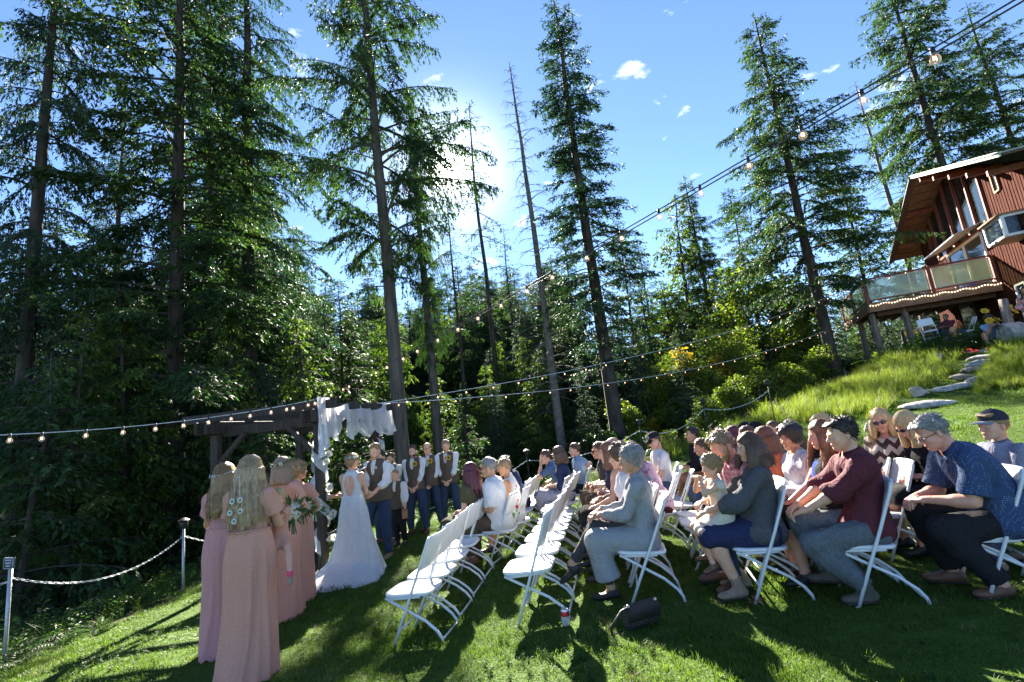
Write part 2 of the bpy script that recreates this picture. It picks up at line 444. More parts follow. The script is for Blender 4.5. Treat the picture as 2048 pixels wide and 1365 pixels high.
def conifer(seed, h=20.0, crown0=.2, rad=2.6, nbr=110, droop=.5, rise=.15, card=(.30, .055), dens=1.0, shape=.8, bare=0.0, tr=.24, lean=0.0, hang=.3, ragged=.35):
    """returns trunk MB and crown arrays of one conifer, base at the origin"""
    g = np.random.default_rng(seed)
    trunk = MB(); zz = np.linspace(-.6, h, 16)
    wob = np.cumsum(g.normal(0, .02, (16, 2)), 0) * (zz[:, None] / h) * 2
    wob -= wob[0]
    pts = np.stack([wob[:, 0] + lean * zz / h, wob[:, 1], zz], 1)
    rr = tr * np.maximum(1 - zz / h, .0) ** .75 + .012; rr[0] = tr * 1.35; rr[1] = tr * 1.08
    trunk.tube(pts, rr, 10)
    PV, PQ, off = [], [], 0
    limbs = MB()
    ang = g.uniform(0, 6.28)
    ts = np.sort(g.uniform(0, 1, nbr)) if bare == 0 else np.linspace(0, 1, nbr)
    for t in ts:
        z = h * (crown0 + (1 - crown0) * (t ** .92) * .985)
        ang += 2.4 + g.normal(0, .35)
        prof = (1 - t) ** shape * (.35 + .65 * min(1, t * 5 + .25))
        L = (rad * prof * (1 + g.normal(0, ragged)) + .22); L = max(L, .18)
        c = np.array([np.interp(z, zz, pts[:, 0]), np.interp(z, zz, pts[:, 1]), z])
        d = np.array([math.cos(ang), math.sin(ang), 0]); side = np.array([-d[1], d[0], 0])
        rs = rise + .55 * max(0, t - .6) + g.normal(0, .06); dr = droop * (1 - .7 * t) + g.normal(0, .06)
        k = 7; s = np.linspace(0, 1, k)
        crv = g.normal(0, .12)
        B = c + s[:, None] * L * d + (L * (rs * s - dr * s ** 2))[:, None] * np.array([0, 0, 1]) + (crv * L * s ** 2)[:, None] * side
        limbs.tube(B, np.linspace(.012 + .010 * L, .005, k), 3, cap=False)
        if bare:
            for q in range(int(4 + L * 4)):
                u = g.uniform(.2, 1); p = np.array([np.interp(u, s, B[:, a]) for a in range(3)])
                e = d * g.uniform(.2, .8) + side * g.choice([-1, 1]) * g.uniform(.4, 1) + np.array([0, 0, g.uniform(-.7, .1)])
                e = e / np.linalg.norm(e) * g.uniform(.2, .55) * (1 - t * .5)
                limbs.tube(np.stack([p, p + e * .5 + [0, 0, -.02], p + e + [0, 0, -.09]]), [.007, .005, .003], 3, cap=False)
        if bare and g.uniform() < bare: continue
        # sprays on side twigs, denser outwards
        nt_ = max(3, int(L * 7.0 * dens))
        u = np.sort(g.uniform(.12 + .12 * min(1, L / 3), 1, nt_))
        sg = np.where(np.arange(nt_) % 2 == 0, 1.0, -1.0)
        tl = (.34 * L * (1.05 - u) + .16) * g.uniform(.6, 1.25, nt_)
        pp = np.stack([np.interp(u, s, B[:, a]) for a in range(3)], 1)
        dirn = unit(d * g.uniform(.5, 1.0, (nt_, 1)) + side * (sg * g.uniform(.5, 1.1, nt_))[:, None] + np.array([0, 0, 1]) * g.normal(-.18 - hang * .5, .16, (nt_, 1)))
        nc = np.maximum(2, (tl / (card[0] * .36) * dens).astype(int))
        idx = np.repeat(np.arange(nt_), nc); m = len(idx)
        w = g.uniform(0, 1, m)
        tp = pp[idx] + dirn[idx] * (tl[idx] * w)[:, None]; tp[:, 2] -= hang * tl[idx] * w * w * .8
        tp += g.normal(0, .025, (m, 3))
        sgn = g.choice([-1.0, 1.0], m)[:, None]
        lat = unit(np.cross(dirn[idx], np.array([0, 0, 1.0])))
        D = unit(dirn[idx] * g.uniform(.3, 1.0, (m, 1)) + lat * sgn * g.uniform(.0, .8, (m, 1)) + np.array([0, 0, 1]) * g.normal(-hang * .9, .30, (m, 1)))
        Wv = unit(np.cross(D, unit(np.array([0, 0, 1.0]) + g.normal(0, .55, (m, 3)))))
        V, Q = cards(tp, D, Wv, card[0] * g.uniform(.55, 1.25, m), card[1] * g.uniform(.6, 1.3, m))
        PV.append(V); PQ.append(Q + off); off += len(V)
    return trunk, limbs, (np.concatenate(PV) if PV else np.zeros((0, 3))), (np.concatenate(PQ) if PQ else np.zeros((0, 4), int))

TREES = {}
def tree_kind(key, needle, bark=None, **kw):
    trunk, limbs, V, Q = conifer(**kw)
    bark = bark or M_bark
    tm = trunk.mesh(key + '_trunk', [bark])
    if len(V): limbs.add(V, Q, m=1)
    cm = limbs.mesh(key + '_crown', [bark, needle], False)
    TREES[key] = (tm, cm, kw['h'])

tree_kind('dense', M_needle, seed=1, h=24, crown0=.10, rad=3.5, nbr=190, droop=.42, rise=.12, card=(.145, .026), dens=1.9, shape=.60, tr=.27, hang=.35)
tree_kind('drooping', M_needle_blue, seed=2, h=24, crown0=.16, rad=2.9, nbr=170, droop=.55, rise=.10, card=(.145, .024), dens=1.8, shape=.55, tr=.25, hang=.6)
tree_kind('spruce', M_needle_blue, seed=3, h=22, crown0=.20, rad=1.9, nbr=190, droop=.35, rise=.10, card=(.14, .026), dens=2.0, shape=.52, tr=.26, hang=.25, ragged=.3)
tree_kind('tall', M_needle, bark=M_bark_grey, seed=4, h=24, crown0=.33, rad=3.3, nbr=165, droop=.30, rise=.30, card=(.145, .025), dens=1.9, shape=.5, tr=.27, hang=.45, ragged=.45)
tree_kind('open', M_needle, seed=5, h=21, crown0=.22, rad=3.4, nbr=165, droop=.36, rise=.16, card=(.15, .027), dens=1.9, shape=.70, tr=.24, hang=.5, ragged=.3)
tree_kind('thin', M_needle, seed=6, h=18, crown0=.26, rad=1.7, nbr=130, droop=.30, rise=.18, card=(.16, .028), dens=1.7, shape=.7, tr=.15, hang=.35, ragged=.4)
tree_kind('wispy', M_needle, seed=16, h=18, crown0=.38, rad=1.25, nbr=64, droop=.30, rise=.18, card=(.15, .024), dens=1.0, shape=.6, tr=.13, hang=.35, ragged=.5)
tree_kind('snag', M_needle, bark=M_dead, seed=7, h=19, crown0=.18, rad=1.35, nbr=120, droop=.62, rise=.25, shape=.75, bare=1.1, tr=.19, ragged=.4)
tree_kind('cedar', M_needle_yel, seed=8, h=11, crown0=.03, rad=2.2, nbr=130, droop=.45, rise=.16, card=(.20, .04), dens=1.4, shape=.75, tr=.12, hang=.6)
tree_kind('young', M_needle, seed=9, h=7, crown0=.04, rad=1.7, nbr=90, droop=.35, rise=.16, card=(.19, .038), dens=1.4, shape=.8, tr=.08, hang=.5)

def base_from_px(px, y, pyhint=850):
    """x at depth y of a trunk seen at column px near row pyhint"""
    p = at_y(px, pyhint, y); return p[0]

def plant_tree(kind, px, y, top=None, hgt=None, wide=1.0, rz=None, name='fir_tree', label='', group=None, pyb=850, lean_to=None, girth=1.0):
    """trunk through photograph column px (row pyb) at depth y; top = photograph row of the tip"""
    x = base_from_px(px, y, pyb); z = gz(x, y)
    tm, cm, h0 = TREES[kind]
    if hgt is None:
        lo, hi = 1.0, 60.0
        for _ in range(40):
            mid = (lo + hi) / 2
            if project((x, y, z + mid))[1] > top: lo = mid
            else: hi = mid
        hgt = lo
    s = hgt / h0
    t = thing(name, label, 'tree', (x, y, z - .05), rz if rz is not None else rng.uniform(0, 6.28), group)
    tr = link('trunk', tm, t); cr = link('crown', cm, t)
    tr.scale = (girth * max(s, .6), girth * max(s, .6), s)
    cr.scale = (wide * s, wide * s, s)
    if lean_to: t.rotation_euler[0], t.rotation_euler[1] = lean_to
    return t
TL = [
 # kind, px, depth, top row (None -> height), wide, label
 ('drooping', 40, 13.0, dict(hgt=27, wide=.62, girth=.78), 'tall fir with a pale bare lower trunk at the far left edge of the picture'),
 ('dense', 352, 14.5, dict(hgt=28, wide=.98, girth=.9), 'massive dense fir with a thick dark trunk behind the end of the chain fence'),
 ('dense', 415, 20.0, dict(hgt=29, wide=.65), 'fir with a thinner trunk just right of the massive dense fir'),
 ('drooping', 500, 16.5, dict(hgt=29, wide=.78), 'fir with drooping boughs and a slim dark trunk above the arbor'),
 ('tall', 801, 13.0, dict(hgt=25, wide=.68, girth=.78), 'tallest fir with a long clean grey trunk right behind the arbor'),
 ('tall', 874, 17.5, dict(top=165, wide=.25), 'fir with a bare brown trunk between the grey trunk and the sun'),
 ('wispy', 1003, 25.0, dict(top=205, wide=.95), 'narrow fir standing against the white glow right of the sun'),
 ('snag', 1118, 20.0, dict(top=135, wide=1.0), 'dead leafless fir snag beside the tall narrow spruce'),
 ('spruce', 1232, 18.5, dict(top=-6, wide=1.0, girth=1.15), 'tall narrow dark spruce in the middle of the sky'),
 ('thin', 1293, 30.0, dict(top=440, wide=1.2), 'small pointed fir right of the tall narrow spruce'),
 ('thin', 1338, 33.0, dict(top=478, wide=1.2), 'small pointed fir lower than its neighbour under the long light string'),
 ('cedar', 1415, 34.0, dict(top=392, wide=1.1), 'first of the twin cedars under the long light string'),
 ('open', 1465, 34.0, dict(top=345, wide=.75), 'taller of the twin cedars under the long light string'),
 ('thin', 1560, 36.0, dict(top=375, wide=1.3), 'thin fir in the gap left of the big open fir'),
 ('open', 1695, 20.0, dict(top=30, wide=1.05, girth=1.15), 'big open fir with spreading boughs left of the lodge'),
 ('thin', 1800, 34.0, dict(top=270, wide=1.3), 'fir standing between the big open fir and the lodge roof'),
 ('snag', 1905, 36.0, dict(top=150, wide=1.0), 'bare dying fir rising behind the lodge roof'),
 ('open', 2040, 31.0, dict(hgt=33, wide=1.0), 'big fir towering behind the lodge at the picture corner'),
 ('dense', 2210, 30.0, dict(hgt=26, wide=1.0), 'fir crown behind the lodge ridge at the picture edge'),
 ('thin', 690, 24.0, dict(top=560, wide=1.6), 'pointed young fir left of the long grey trunk'),
 ('wispy', 935, 26.0, dict(top=400, wide=.8), 'thin straight fir trunk below the sun'),
 ('wispy', 1050, 30.0, dict(top=455, wide=1.0), 'thin fir in front of the glow, left of the snag'),
 ('thin', 1175, 30.0, dict(top=440, wide=1.2), 'slender fir between the snag and the narrow spruce'),
 ('thin', 100, 18.0, dict(hgt=16, wide=1.3), 'slim fir right of the pale trunk on the left edge'),
 ('drooping', 215, 22.0, dict(hgt=24, wide=.75), 'fir half hidden between the two big left trunks'),
 ('cedar', 140, 11.5, dict(hgt=8.5, wide=1.0), 'bushy cedar sapling behind the sign post'),
 ('cedar', 260, 12.5, dict(hgt=9.5, wide=1.0), 'bushy cedar sapling left of the massive fir'),
 ('young', 60, 9.5, dict(hgt=6.0, wide=1.1), 'young fir low behind the chain at the left edge'),
 ('cedar', 455, 14.0, dict(hgt=9.0, wide=.9), 'cedar sapling rising behind the arbor roof'),
 ('cedar', 620, 15.5, dict(hgt=9.0, wide=1.05), 'cedar filling the gap above the white tulle'),
 ('young', 720, 14.5, dict(hgt=6.0, wide=1.2), 'young fir left of the grey trunk behind the groom'),
 ('cedar', 985, 22, dict(hgt=6.0, wide=1.1), 'cedar behind the seated guests in the middle'),
 ('cedar', 1075, 24.0, dict(hgt=7, wide=1.1), 'cedar in front of the snag trunk'),
 ('cedar', 1330, 28.0, dict(hgt=9, wide=1.0), 'cedar beneath the small pointed firs'),
 ('young', 930, 15.0, dict(hgt=4.5, wide=1.2), 'young fir low behind the groomsmen'),
 ('young', 545, 12.0, dict(hgt=4.5, wide=1.1), 'young fir behind the arbor braces'),
]
for kind, px, y, kw, lab in TL:
    nm = {'snag': 'dead_tree', 'cedar': 'cedar_tree', 'spruce': 'spruce_tree', 'young': 'young_fir_tree'}.get(kind, 'fir_tree')
    plant_tree(kind, px, y, name=nm, label=lab, group='conifers round the lawn', **kw)

# --- the far wood reads as one mass: scattered copies of the same conifers
def gn_scatter(name, P, rot, scl, idx, meshes_, label, kind='stuff'):
    col = bpy.data.collections.new(name + '_sources')
    for k, (nm, mm) in enumerate(meshes_):
        so = bpy.data.objects.new('%s_source_%02d' % (name, k), mm); col.objects.link(so)
    me = make_mesh(name, P)
    def attr(nm, typ, vals, fld):
        a = me.attributes.new(nm, typ, 'POINT'); a.data.foreach_set(fld, np.asarray(vals).ravel())
    attr('rot', 'FLOAT_VECTOR', np.asarray(rot, np.float32), 'vector')
    attr('scl', 'FLOAT_VECTOR', np.asarray(scl, np.float32), 'vector')
    attr('idx', 'INT', np.asarray(idx, np.int32), 'value')
    o = link(name, me)
    ng = bpy.data.node_groups.new(name + '_nodes', 'GeometryNodeTree')
    ng.interface.new_socket('Geometry', in_out='INPUT', socket_type='NodeSocketGeometry')
    ng.interface.new_socket('Geometry', in_out='OUTPUT', socket_type='NodeSocketGeometry')
    N = ng.nodes; gi = N.new('NodeGroupInput'); go = N.new('NodeGroupOutput')
    ip = N.new('GeometryNodeInstanceOnPoints'); ci = N.new('GeometryNodeCollectionInfo')
    ci.inputs['Collection'].default_value = col; ci.inputs['Separate Children'].default_value = True; ci.inputs['Reset Children'].default_value = True
    def na(nm, typ):
        n = N.new('GeometryNodeInputNamedAttribute'); n.data_type = typ; n.inputs['Name'].default_value = nm; return n.outputs['Attribute']
    ng.links.new(gi.outputs[0], ip.inputs['Points']); ng.links.new(ci.outputs[0], ip.inputs['Instance'])
    ip.inputs['Pick Instance'].default_value = True
    ng.links.new(na('idx', 'INT'), ip.inputs['Instance Index'])
    e2r = N.new('FunctionNodeEulerToRotation'); ng.links.new(na('rot', 'FLOAT_VECTOR'), e2r.inputs[0]); ng.links.new(e2r.outputs[0], ip.inputs['Rotation'])
    ng.links.new(na('scl', 'FLOAT_VECTOR'), ip.inputs['Scale'])
    ng.links.new(ip.outputs[0], go.inputs[0])
    md = o.modifiers.new('scatter', 'NODES'); md.node_group = ng
    o['kind'] = kind; o['label'] = label
    return o

def forest():
    g = np.random.default_rng(21)
    P, S, I, Ro = [], [], [], []
    keys = ['dense', 'drooping', 'spruce', 'thin', 'cedar', 'young']
    def put(x, y, k, h, w):
        P.append((x, y, gz(x, y) - .05)); S.append((w * h / TREES[k][2], w * h / TREES[k][2], h / TREES[k][2])); I.append(keys.index(k)); Ro.append((0, 0, g.uniform(0, 6.28)))
    n = 0
    while n < 460:
        y = g.uniform(19, 95); px = g.uniform(-500, 2500)
        x = base_from_px(px, y)
        # keep the sky of the photograph open: lower trees to the right of the grey trunk
        if px > 1560 and y < 36: continue
        if x > 9 and y < 40 and px > 1500: continue
        hmax = 26 if px < 640 else (17.0 if px < 850 else 13.0 if px < 1080 else (11.0 if px < 1450 else 12.0))
        hmax *= (.75 + y / 95 * .9)
        if px < 640 and y < 24 and g.uniform() < .5: continue
        k = g.choice(keys, p=[.15, .15, .2, .25, .17, .08])
        h = hmax * g.uniform(.5, 1.0)
        if px > 800: h = max(3.0, min(h, .38 * (y - 6)))
        if k == 'cedar': h = min(h, 12)
        if k == 'young': h = min(h, 7)
        put(x, y, k, h, g.uniform(.85, 1.3)); n += 1
    for _ in range(95):                              # taller rank closing the gaps between the trunks
        y = g.uniform(36, 66); px = g.uniform(560, 1180); put(base_from_px(px, y), y, g.choice(['spruce', 'thin', 'drooping', 'dense']), (y - 6) * g.uniform(.30, .44), g.uniform(.9, 1.3))
    for _ in range(150):                              # thicket under the tall trees
        y = g.uniform(13.5, 30); px = g.uniform(-200, 1500); x = base_from_px(px, y)
        if x > float(lawn_edge(y)) - .6: continue
        if px > 900 and y < 18: continue
        put(x, y, 'young' if g.uniform() < .5 else 'cedar', g.uniform(2.0, 5.5) * (1 if px < 850 else .75), g.uniform(1.0, 1.5))
    mm = []
    for i, k in enumerate(keys): mm += [('%02d_trunk' % i, TREES[k][0]), ('%02d_zcrown' % i, TREES[k][1])]
    P = P + P; S = S + S; Ro = Ro + Ro; I = [2 * i for i in I] + [2 * i + 1 for i in I]
    gn_scatter('far_forest', P, Ro, S, I, mm, 'dense conifer forest rising behind the lawn and the lodge')
forest()

def hills():
    xs = np.linspace(-420, 420, 90); rows = []
    for f in np.linspace(0, 1, 14):
        y = 170 + 190 * f; z = -4 + (34 + 9 * np.sin(xs * .017 + 1) + 5 * np.sin(xs * .05) + .03 * np.maximum(xs, -100)) * np.sin(f * math.pi * .55) + 1.2 * np.sin(xs * .4 + f * 20) * (f > .1)
        rows.append(np.stack([xs, np.full_like(xs, y), z], 1))
    V = np.concatenate(rows); n = len(xs); i, j = np.meshgrid(np.arange(13), np.arange(n - 1), indexing='ij')
    Q = np.stack([i * n + j, i * n + j + 1, (i + 1) * n + j + 1, (i + 1) * n + j], -1).reshape(-1, 4)
    o = link('hills', make_mesh('hills', V, Q, None, [mat('far_wooded_hill', (.020, .035, .022), (.045, .060, .034), .25, .95, .6, .5)])); o['kind'] = 'structure'
hills()
# ------------------------------------------------------------------ the lodge
M_board = mat('red_stained_board', (.050, .017, .011), (.100, .036, .024), 5.0, .95, .4, 30.0, stretch=(6, 6, .35), detail=8, spec=.04)
M_backing = mat('dark_wall_gap', (.030, .014, .010), rough=.9)
M_trimred = mat('dark_red_trim', (.15, .040, .024), (.22, .07, .04), 6.0, .6, .2, 30.0, stretch=(4, 4, .4))
M_soffit = mat('soffit_plank', (.085, .040, .024), (.15, .075, .042), 5.0, .8, .3, 24.0)
M_metal = mat('grey_green_roof_metal', (.22, .27, .27), (.30, .34, .34), 6.0, .35, metal=.6)
M_white = mat('white_window_frame', (.72, .73, .74), (.80, .80, .80), 8.0, .5)
M_deckwood = mat('weathered_deck_wood', (.20, .105, .060), (.32, .19, .11), 7.0, .8, .4, 26.0, stretch=(1, 1, 3))
M_post = mat('grey_cedar_post', (.17, .13, .10), (.30, .25, .20), 6.0, .85, .5, 20.0, stretch=(3, 3, .4))
M_glass = glass_mat('window_glass', (.5, .55, .55), .03, .35, (.03, .04, .04))
M_railglass = glass_mat('rail_glass', (.80, .84, .72), .15, .55, (.42, .45, .33))
M_dark = mat('dark_interior', (.012, .010, .009), rough=.9)
M_stone = mat('pale_granite', (.26, .24, .22), (.48, .45, .41), 7.0, .85, .8, 18.0, detail=8)
M_stone_b = mat('tan_flagstone', (.30, .24, .18), (.46, .40, .33), 6.0, .85, .6, 20.0, detail=8)

LP0 = at_y(2001, 560, 18.0); LE = unit(np.array([-.45, -.89, 0.0])); LN = np.array([LE[1], -LE[0], 0.0])    # LE runs along the gable wall towards the camera, LN out over the deck
def facade(px, py, off=0.0):
    """(s, z) on the lodge front, off metres proud of it"""
    d = ray(px, py); P = LP0 + LN * off
    t = ((P - CAM) @ LN) / (d @ LN); p = CAM + d * t
    return np.array([(p - LP0) @ LE, p[2]])
def fpt(s, z, off=0.0): return np.array([LP0[0], LP0[1], 0]) + LE * s + LN * off + np.array([0, 0, z])
LRot = np.stack([LE, -LN, np.array([0, 0, 1.0])], 1)     # columns: along, into the wall, up

def lodge():
    base_z = gz(*(LP0[:2] + LE[:2] * 1))
    t = thing('lodge', 'two storey lodge with red board siding, tall windows and a deep overhanging roof', 'house', (LP0[0], LP0[1], base_z))
    inv = np.array([LP0[0], LP0[1], base_z])
    def L(p): return np.asarray(p) - inv
    sl, ze = facade(1842, 492); st_, zt = facade(1890, 341); sr = 4.5; _, zr = facade(2048, 322); 
    ztr = zt + (zr - zt) * 1.0
    sB = sl
    z0 = base_z - .4
    s2 = facade(2048, 322)[0]; slope2 = (zr - zt) / (s2 - st_)
    top = lambda s: np.interp(s, [sl, st_, sr], [ze, zt, zt + slope2 * (sr - st_)])
    m = MB()
    out = [(sl, z0), (sr, z0), (sr, top(sr)), (st_, zt), (sl, ze)]
    m.poly([L(fpt(s, z)) for s, z in out], -LN * .25); 
    # the side wall running back from the left corner
    m.poly([L(fpt(sl, z0) - LN * .26), L(fpt(sl, ze) - LN * .26), L(fpt(sl, ze) - LN * 8), L(fpt(sl, z0) - LN * 8)], LE * .2)
    wall = m.build('wall', M_backing, t, False)
    # window zones, in wall coordinates
    gx0, gx1 = facade(1872, 480)[0], facade(1972, 400)[0]
    zg0 = facade(1950, 470)[1]
    zdeck = LP0[2]
    dx0, dx1 = facade(1903, 530)[0], facade(1984, 530)[0]
    # siding boards
    pitch = .20; n = int((sr - sl) / pitch)
    for k in range(n):
        s = sl + (k + .5) * pitch; a, b_ = s - .078, s + .078
        zones = [(z0, top(s) - .02)]
        if gx0 - .05 < s < gx1 + .05: zones = [(z0, zg0 - .05)]
        if dx0 < s < dx1: zones = [(z0, zdeck)]
        if base_z > 0 and facade(1925, 640)[0] < s < facade(1962, 640)[0]: zones = [(base_z + 2.15, zones[0][1])] + zones[1:]
        for za, zb in zones:
            if zb - za < .15: continue
            q = MB(); q.box(L(fpt(s, (za + zb) / 2, .018 + rng.uniform(-.004, .004))), (.156, .036, zb - za), LRot, bev=.006); q.build('siding_board', M_board, wall, False)
    # tall window wall: panes between mullions
    w = MB(); nm = 5; xs = np.linspace(gx0, gx1, nm + 1)
    wf = None
    fr = MB(); fr.bar(L(fpt(gx0, zg0, .03)), L(fpt(gx1, zg0, .03)), .10, .12); window = fr.build('tall_window', M_trimred, t, False)
    for k in range(nm + 1):
        b_ = MB(); b_.bar(L(fpt(xs[k], zg0 - .02, .04)), L(fpt(xs[k], top(xs[k]) - .02, .04)), .11, .14, up=LN); b_.build('mullion', M_trimred, window, False)
        if k < nm:
            p = MB(); a, c = xs[k] + .05, xs[k + 1] - .05; p.poly([L(fpt(a, zg0, .012)), L(fpt(c, zg0, .012)), L(fpt(c, top(c) - .03, .012)), L(fpt(a, top(a) - .03, .012))], -LN * .01); p.build('pane', M_glass, window, False)
    # small upper window and small left window
    for (pa, pb, nmw, fm) in (((1979, 345), (2001, 378), 'upper_window', M_deckwood), ((1852, 462), (1866, 495), 'window', M_trimred), ((2032, 572), (2075, 640), 'window', M_white)):
        s0, z1 = facade(*pa, .04); s1, z0_ = facade(*pb, .04); f = MB(); wd = .07
        for a, c in (((s0, z0_), (s1, z0_)), ((s0, z1), (s1, z1))): f.bar(L(fpt(*a, .05)), L(fpt(*c, .05)), .08, wd)
        for s in (s0, s1): f.bar(L(fpt(s, z0_, .055)), L(fpt(s, z1, .055)), .08, wd, up=LN)
        fo = f.build(nmw, fm, t, False)
        p = MB(); p.poly([L(fpt(s0, z0_, .045)), L(fpt(s1, z0_, .045)), L(fpt(s1, z1, .045)), L(fpt(s0, z1, .045))], -LN * .006); p.build('pane', M_glass, fo, False)
    # projecting box window with white frames
    D = .8; s0 = facade(1974, 475, D)[0]; s1 = facade(2008, 455, D)[0]; z1 = facade(1991, 442, D)[1]; z0_ = facade(1991, 486, D)[1]
    f = MB(); co = [(s0, 0), (s0, D), (s1, D), (s1, 0)]
    for z in (z0_, z1):
        for (a, c) in zip(co[:-1], co[1:]): f.bar(L(fpt(a[0], z, a[1])), L(fpt(c[0], z, c[1])), .09, .09)
    for a in co[1:3]: f.bar(L(fpt(a[0], z0_, a[1])), L(fpt(a[0], z1, a[1])), .10, .10, up=LN)
    f.box(L(fpt((s0 + s1) / 2, z0_ - .02, D / 2)), (s1 - s0, D - .02, .04), LRot)
    bw = f.build('box_window', M_white, t, False)
    p = MB(); p.box(L(fpt((s0 + s1) / 2, z1 + .07, D / 2 + .05)), (s1 - s0 + .2, D + .2, .06), LRot); p.build('box_roof', M_deckwood, bw, False)
    for a, c in zip(co[:-1], co[1:]):
        p = MB(); p.poly([L(fpt(a[0], z0_, a[1])), L(fpt(c[0], z0_, c[1])), L(fpt(c[0], z1, c[1])), L(fpt(a[0], z1, a[1]))], LN * -.006); p.build('pane', M_glass, bw, False)
    # glazed door to the deck under a slanting white canopy
    f = MB(); zt2 = zdeck + 2.1
    for s in np.linspace(dx0, dx1, 3): f.bar(L(fpt(s, zdeck, .05)), L(fpt(s, zt2, .05)), .09, .09, up=LN)
    f.bar(L(fpt(dx0, zt2, .05)), L(fpt(dx1, zt2, .05)), .09, .09)
    do = f.build('deck_door', M_white, t, False)
    for s0, s1 in zip(np.linspace(dx0, dx1, 3)[:-1], np.linspace(dx0, dx1, 3)[1:]):
        p = MB(); p.poly([L(fpt(s0, zdeck, .03)), L(fpt(s1, zdeck, .03)), L(fpt(s1, zt2, .03)), L(fpt(s0, zt2, .03))], LN * -.01); p.build('pane', M_glass, do, False)
    p = MB(); a0 = fpt(dx0 - .1, zt2 + .35, .0); a1 = fpt(dx1 + .1, zt2 + .35, .0); o1 = LN * .9 - np.array([0, 0, .28])
    p.poly([L(a0), L(a1), L(a1 + o1), L(a0 + o1)], (0, 0, .05)); p.build('door_canopy', mat('canopy_sheet', (.45, .48, .46), rough=.3), t, False)
    # under-deck door
    s0, s1 = facade(1928, 640)[0], facade(1958, 640)[0]
    f = MB(); f.box(L(fpt((s0 + s1) / 2, base_z + 1.0, .02)), (s1 - s0, .05, 2.1), LRot); dd = f.build('lower_door', mat('dark_door', (.04, .022, .015), rough=.5), t, False)
    f = MB(); f.box(L(fpt((s0 + s1) / 2, base_z + 1.35, .05)), (s1 - s0 - .25, .02, .9), LRot); f.build('pane', M_glass, dd, False)
    # roof: steep left slab and shallow top slab, both overhanging the front by more than a metre
    OV = 1.15; TH = .16
    sd = np.array([st_ - sl, zt - ze]); sdn = sd / np.linalg.norm(sd); eave = np.array([sl, ze]) - sdn * 1.05
    def slab(a, c, th, back, m_, name, over=OV, lift=0.0):
        q = MB(); nn = np.array([-(c - a)[1], (c - a)[0]]); nn = nn / np.linalg.norm(nn)
        if nn[1] < 0: nn = -nn
        A0, C0 = a + nn * lift, c + nn * lift
        q.poly([L(fpt(*A0, over)), L(fpt(*C0, over)), L(fpt(*C0, -back)), L(fpt(*A0, -back))], LE * nn[0] * th + np.array([0, 0, nn[1] * th])); return q.build(name, m_, roof, False)
    pk = np.array([st_, zt]); pr = np.array([sr + 1, top(sr) + .05])
    rf = MB(); q0, q1 = eave, pk
    rf.bar(L(fpt(*(eave), OV + .02)), L(fpt(*(pk), OV + .02)), .05, .26, up=LN)
    roof = rf.build('roof', mat('dark_barge_board', (.05, .03, .024), rough=.7), t, False)
    slab(eave, pk, .04, 8, M_metal, 'roof_sheet', OV, .10); slab(pk, pr, .04, 8, M_metal, 'roof_sheet', OV + .12, .12)
    # soffit planks, each its own board
    k = 0; Ltot = np.linalg.norm(pk - eave); npk = 11
    for k in range(npk):
        a = eave + sdn * Ltot * (k + .04) / npk; c = eave + sdn * Ltot * (k + .96) / npk; slab(a, c, .05, .3, M_soffit, 'soffit_plank', OV - .02, .03)
    for k in range(14):
        a = pk + (pr - pk) * (k + .04) / 14; c = pk + (pr - pk) * (k + .96) / 14; slab(a, c, .05, .3, M_soffit, 'soffit_plank', OV - .02, .03)
    q = MB(); q.bar(L(fpt(*(pk + [0, .10]), OV + .03)), L(fpt(*(pr + [0, .10]), OV + .03)), .05, .16); q.build('fascia', mat('pale_fascia', (.42, .40, .36), (.5, .48, .45), 5, .7), roof, False)
    for s in np.linspace(st_ + .4, sr - .4, 5):
        q = MB(); q.bar(L(fpt(s, top(s) - .10, .05)), L(fpt(s, top(s) - .10, OV - .1)), .12, .18); q.build('purlin', M_trimred, roof, False)
    for f_ in (.22, .62):
        p_ = eave + sdn * Ltot * f_; q = MB(); q.bar(L(fpt(p_[0] + .06, p_[1] - .06, -.2)), L(fpt(p_[0] + .06, p_[1] - .06, OV - .1)), .12, .16); q.build('purlin', M_trimred, roof, False)
    # deck
    def onz(px, py, z):
        d = ray(px, py); return CAM + d * ((z - CAMZ) / d[2])
    zd = zdeck; A = onz(1752, 600, zd - .12); Bc = fpt(0, 0, .0); Bc[2] = zd - .12
    A[2] = zd - .12; A = Bc + LN * float((A - Bc) @ LN); side_back = A - LE * 6.0
    dk = MB(); dk.poly([L(v) for v in (A, Bc, Bc - LE * 6.0, side_back)], (0, 0, .10)); deck = dk.build('deck', M_deckwood, t, False)
    ed = unit(Bc - A)
    for P_, Q_ in ((A, Bc), (A, side_back)):
        nrm = LE if Q_ is Bc else LN
        q = MB(); q.bar(L(P_ + nrm * .03 - [0, 0, .13]), L(Q_ + nrm * .03 - [0, 0, .13]), .06, .34); q.build('rim_joist', M_deckwood, deck, False)
    for k in range(1, 9):
        p0 = A + (Bc - A) * k / 9.0; q = MB(); q.bar(L(p0 - [0, 0, .14]), L(p0 - LE * 5.9 - [0, 0, .14]), .06, .20); q.build('joist', M_soffit, deck, False)
    q = MB(); q.bar(L(A - LE * .5 + ed * .3 - [0, 0, .36]), L(Bc - LE * .5 - ed * .1 - [0, 0, .36]), .16, .22); q.build('deck_beam', M_soffit, deck, False)
    RH = .98
    posts = [A, A + (Bc - A) * .52, Bc - ed * .08, A + (side_back - A) * .5, side_back]
    for p_ in posts:
        q = MB(); q.bar(L(p_ + [0, 0, .05]), L(p_ + [0, 0, RH + .14]), .12, .12, up=LN); q.build('rail_post', M_trimred, deck, False)
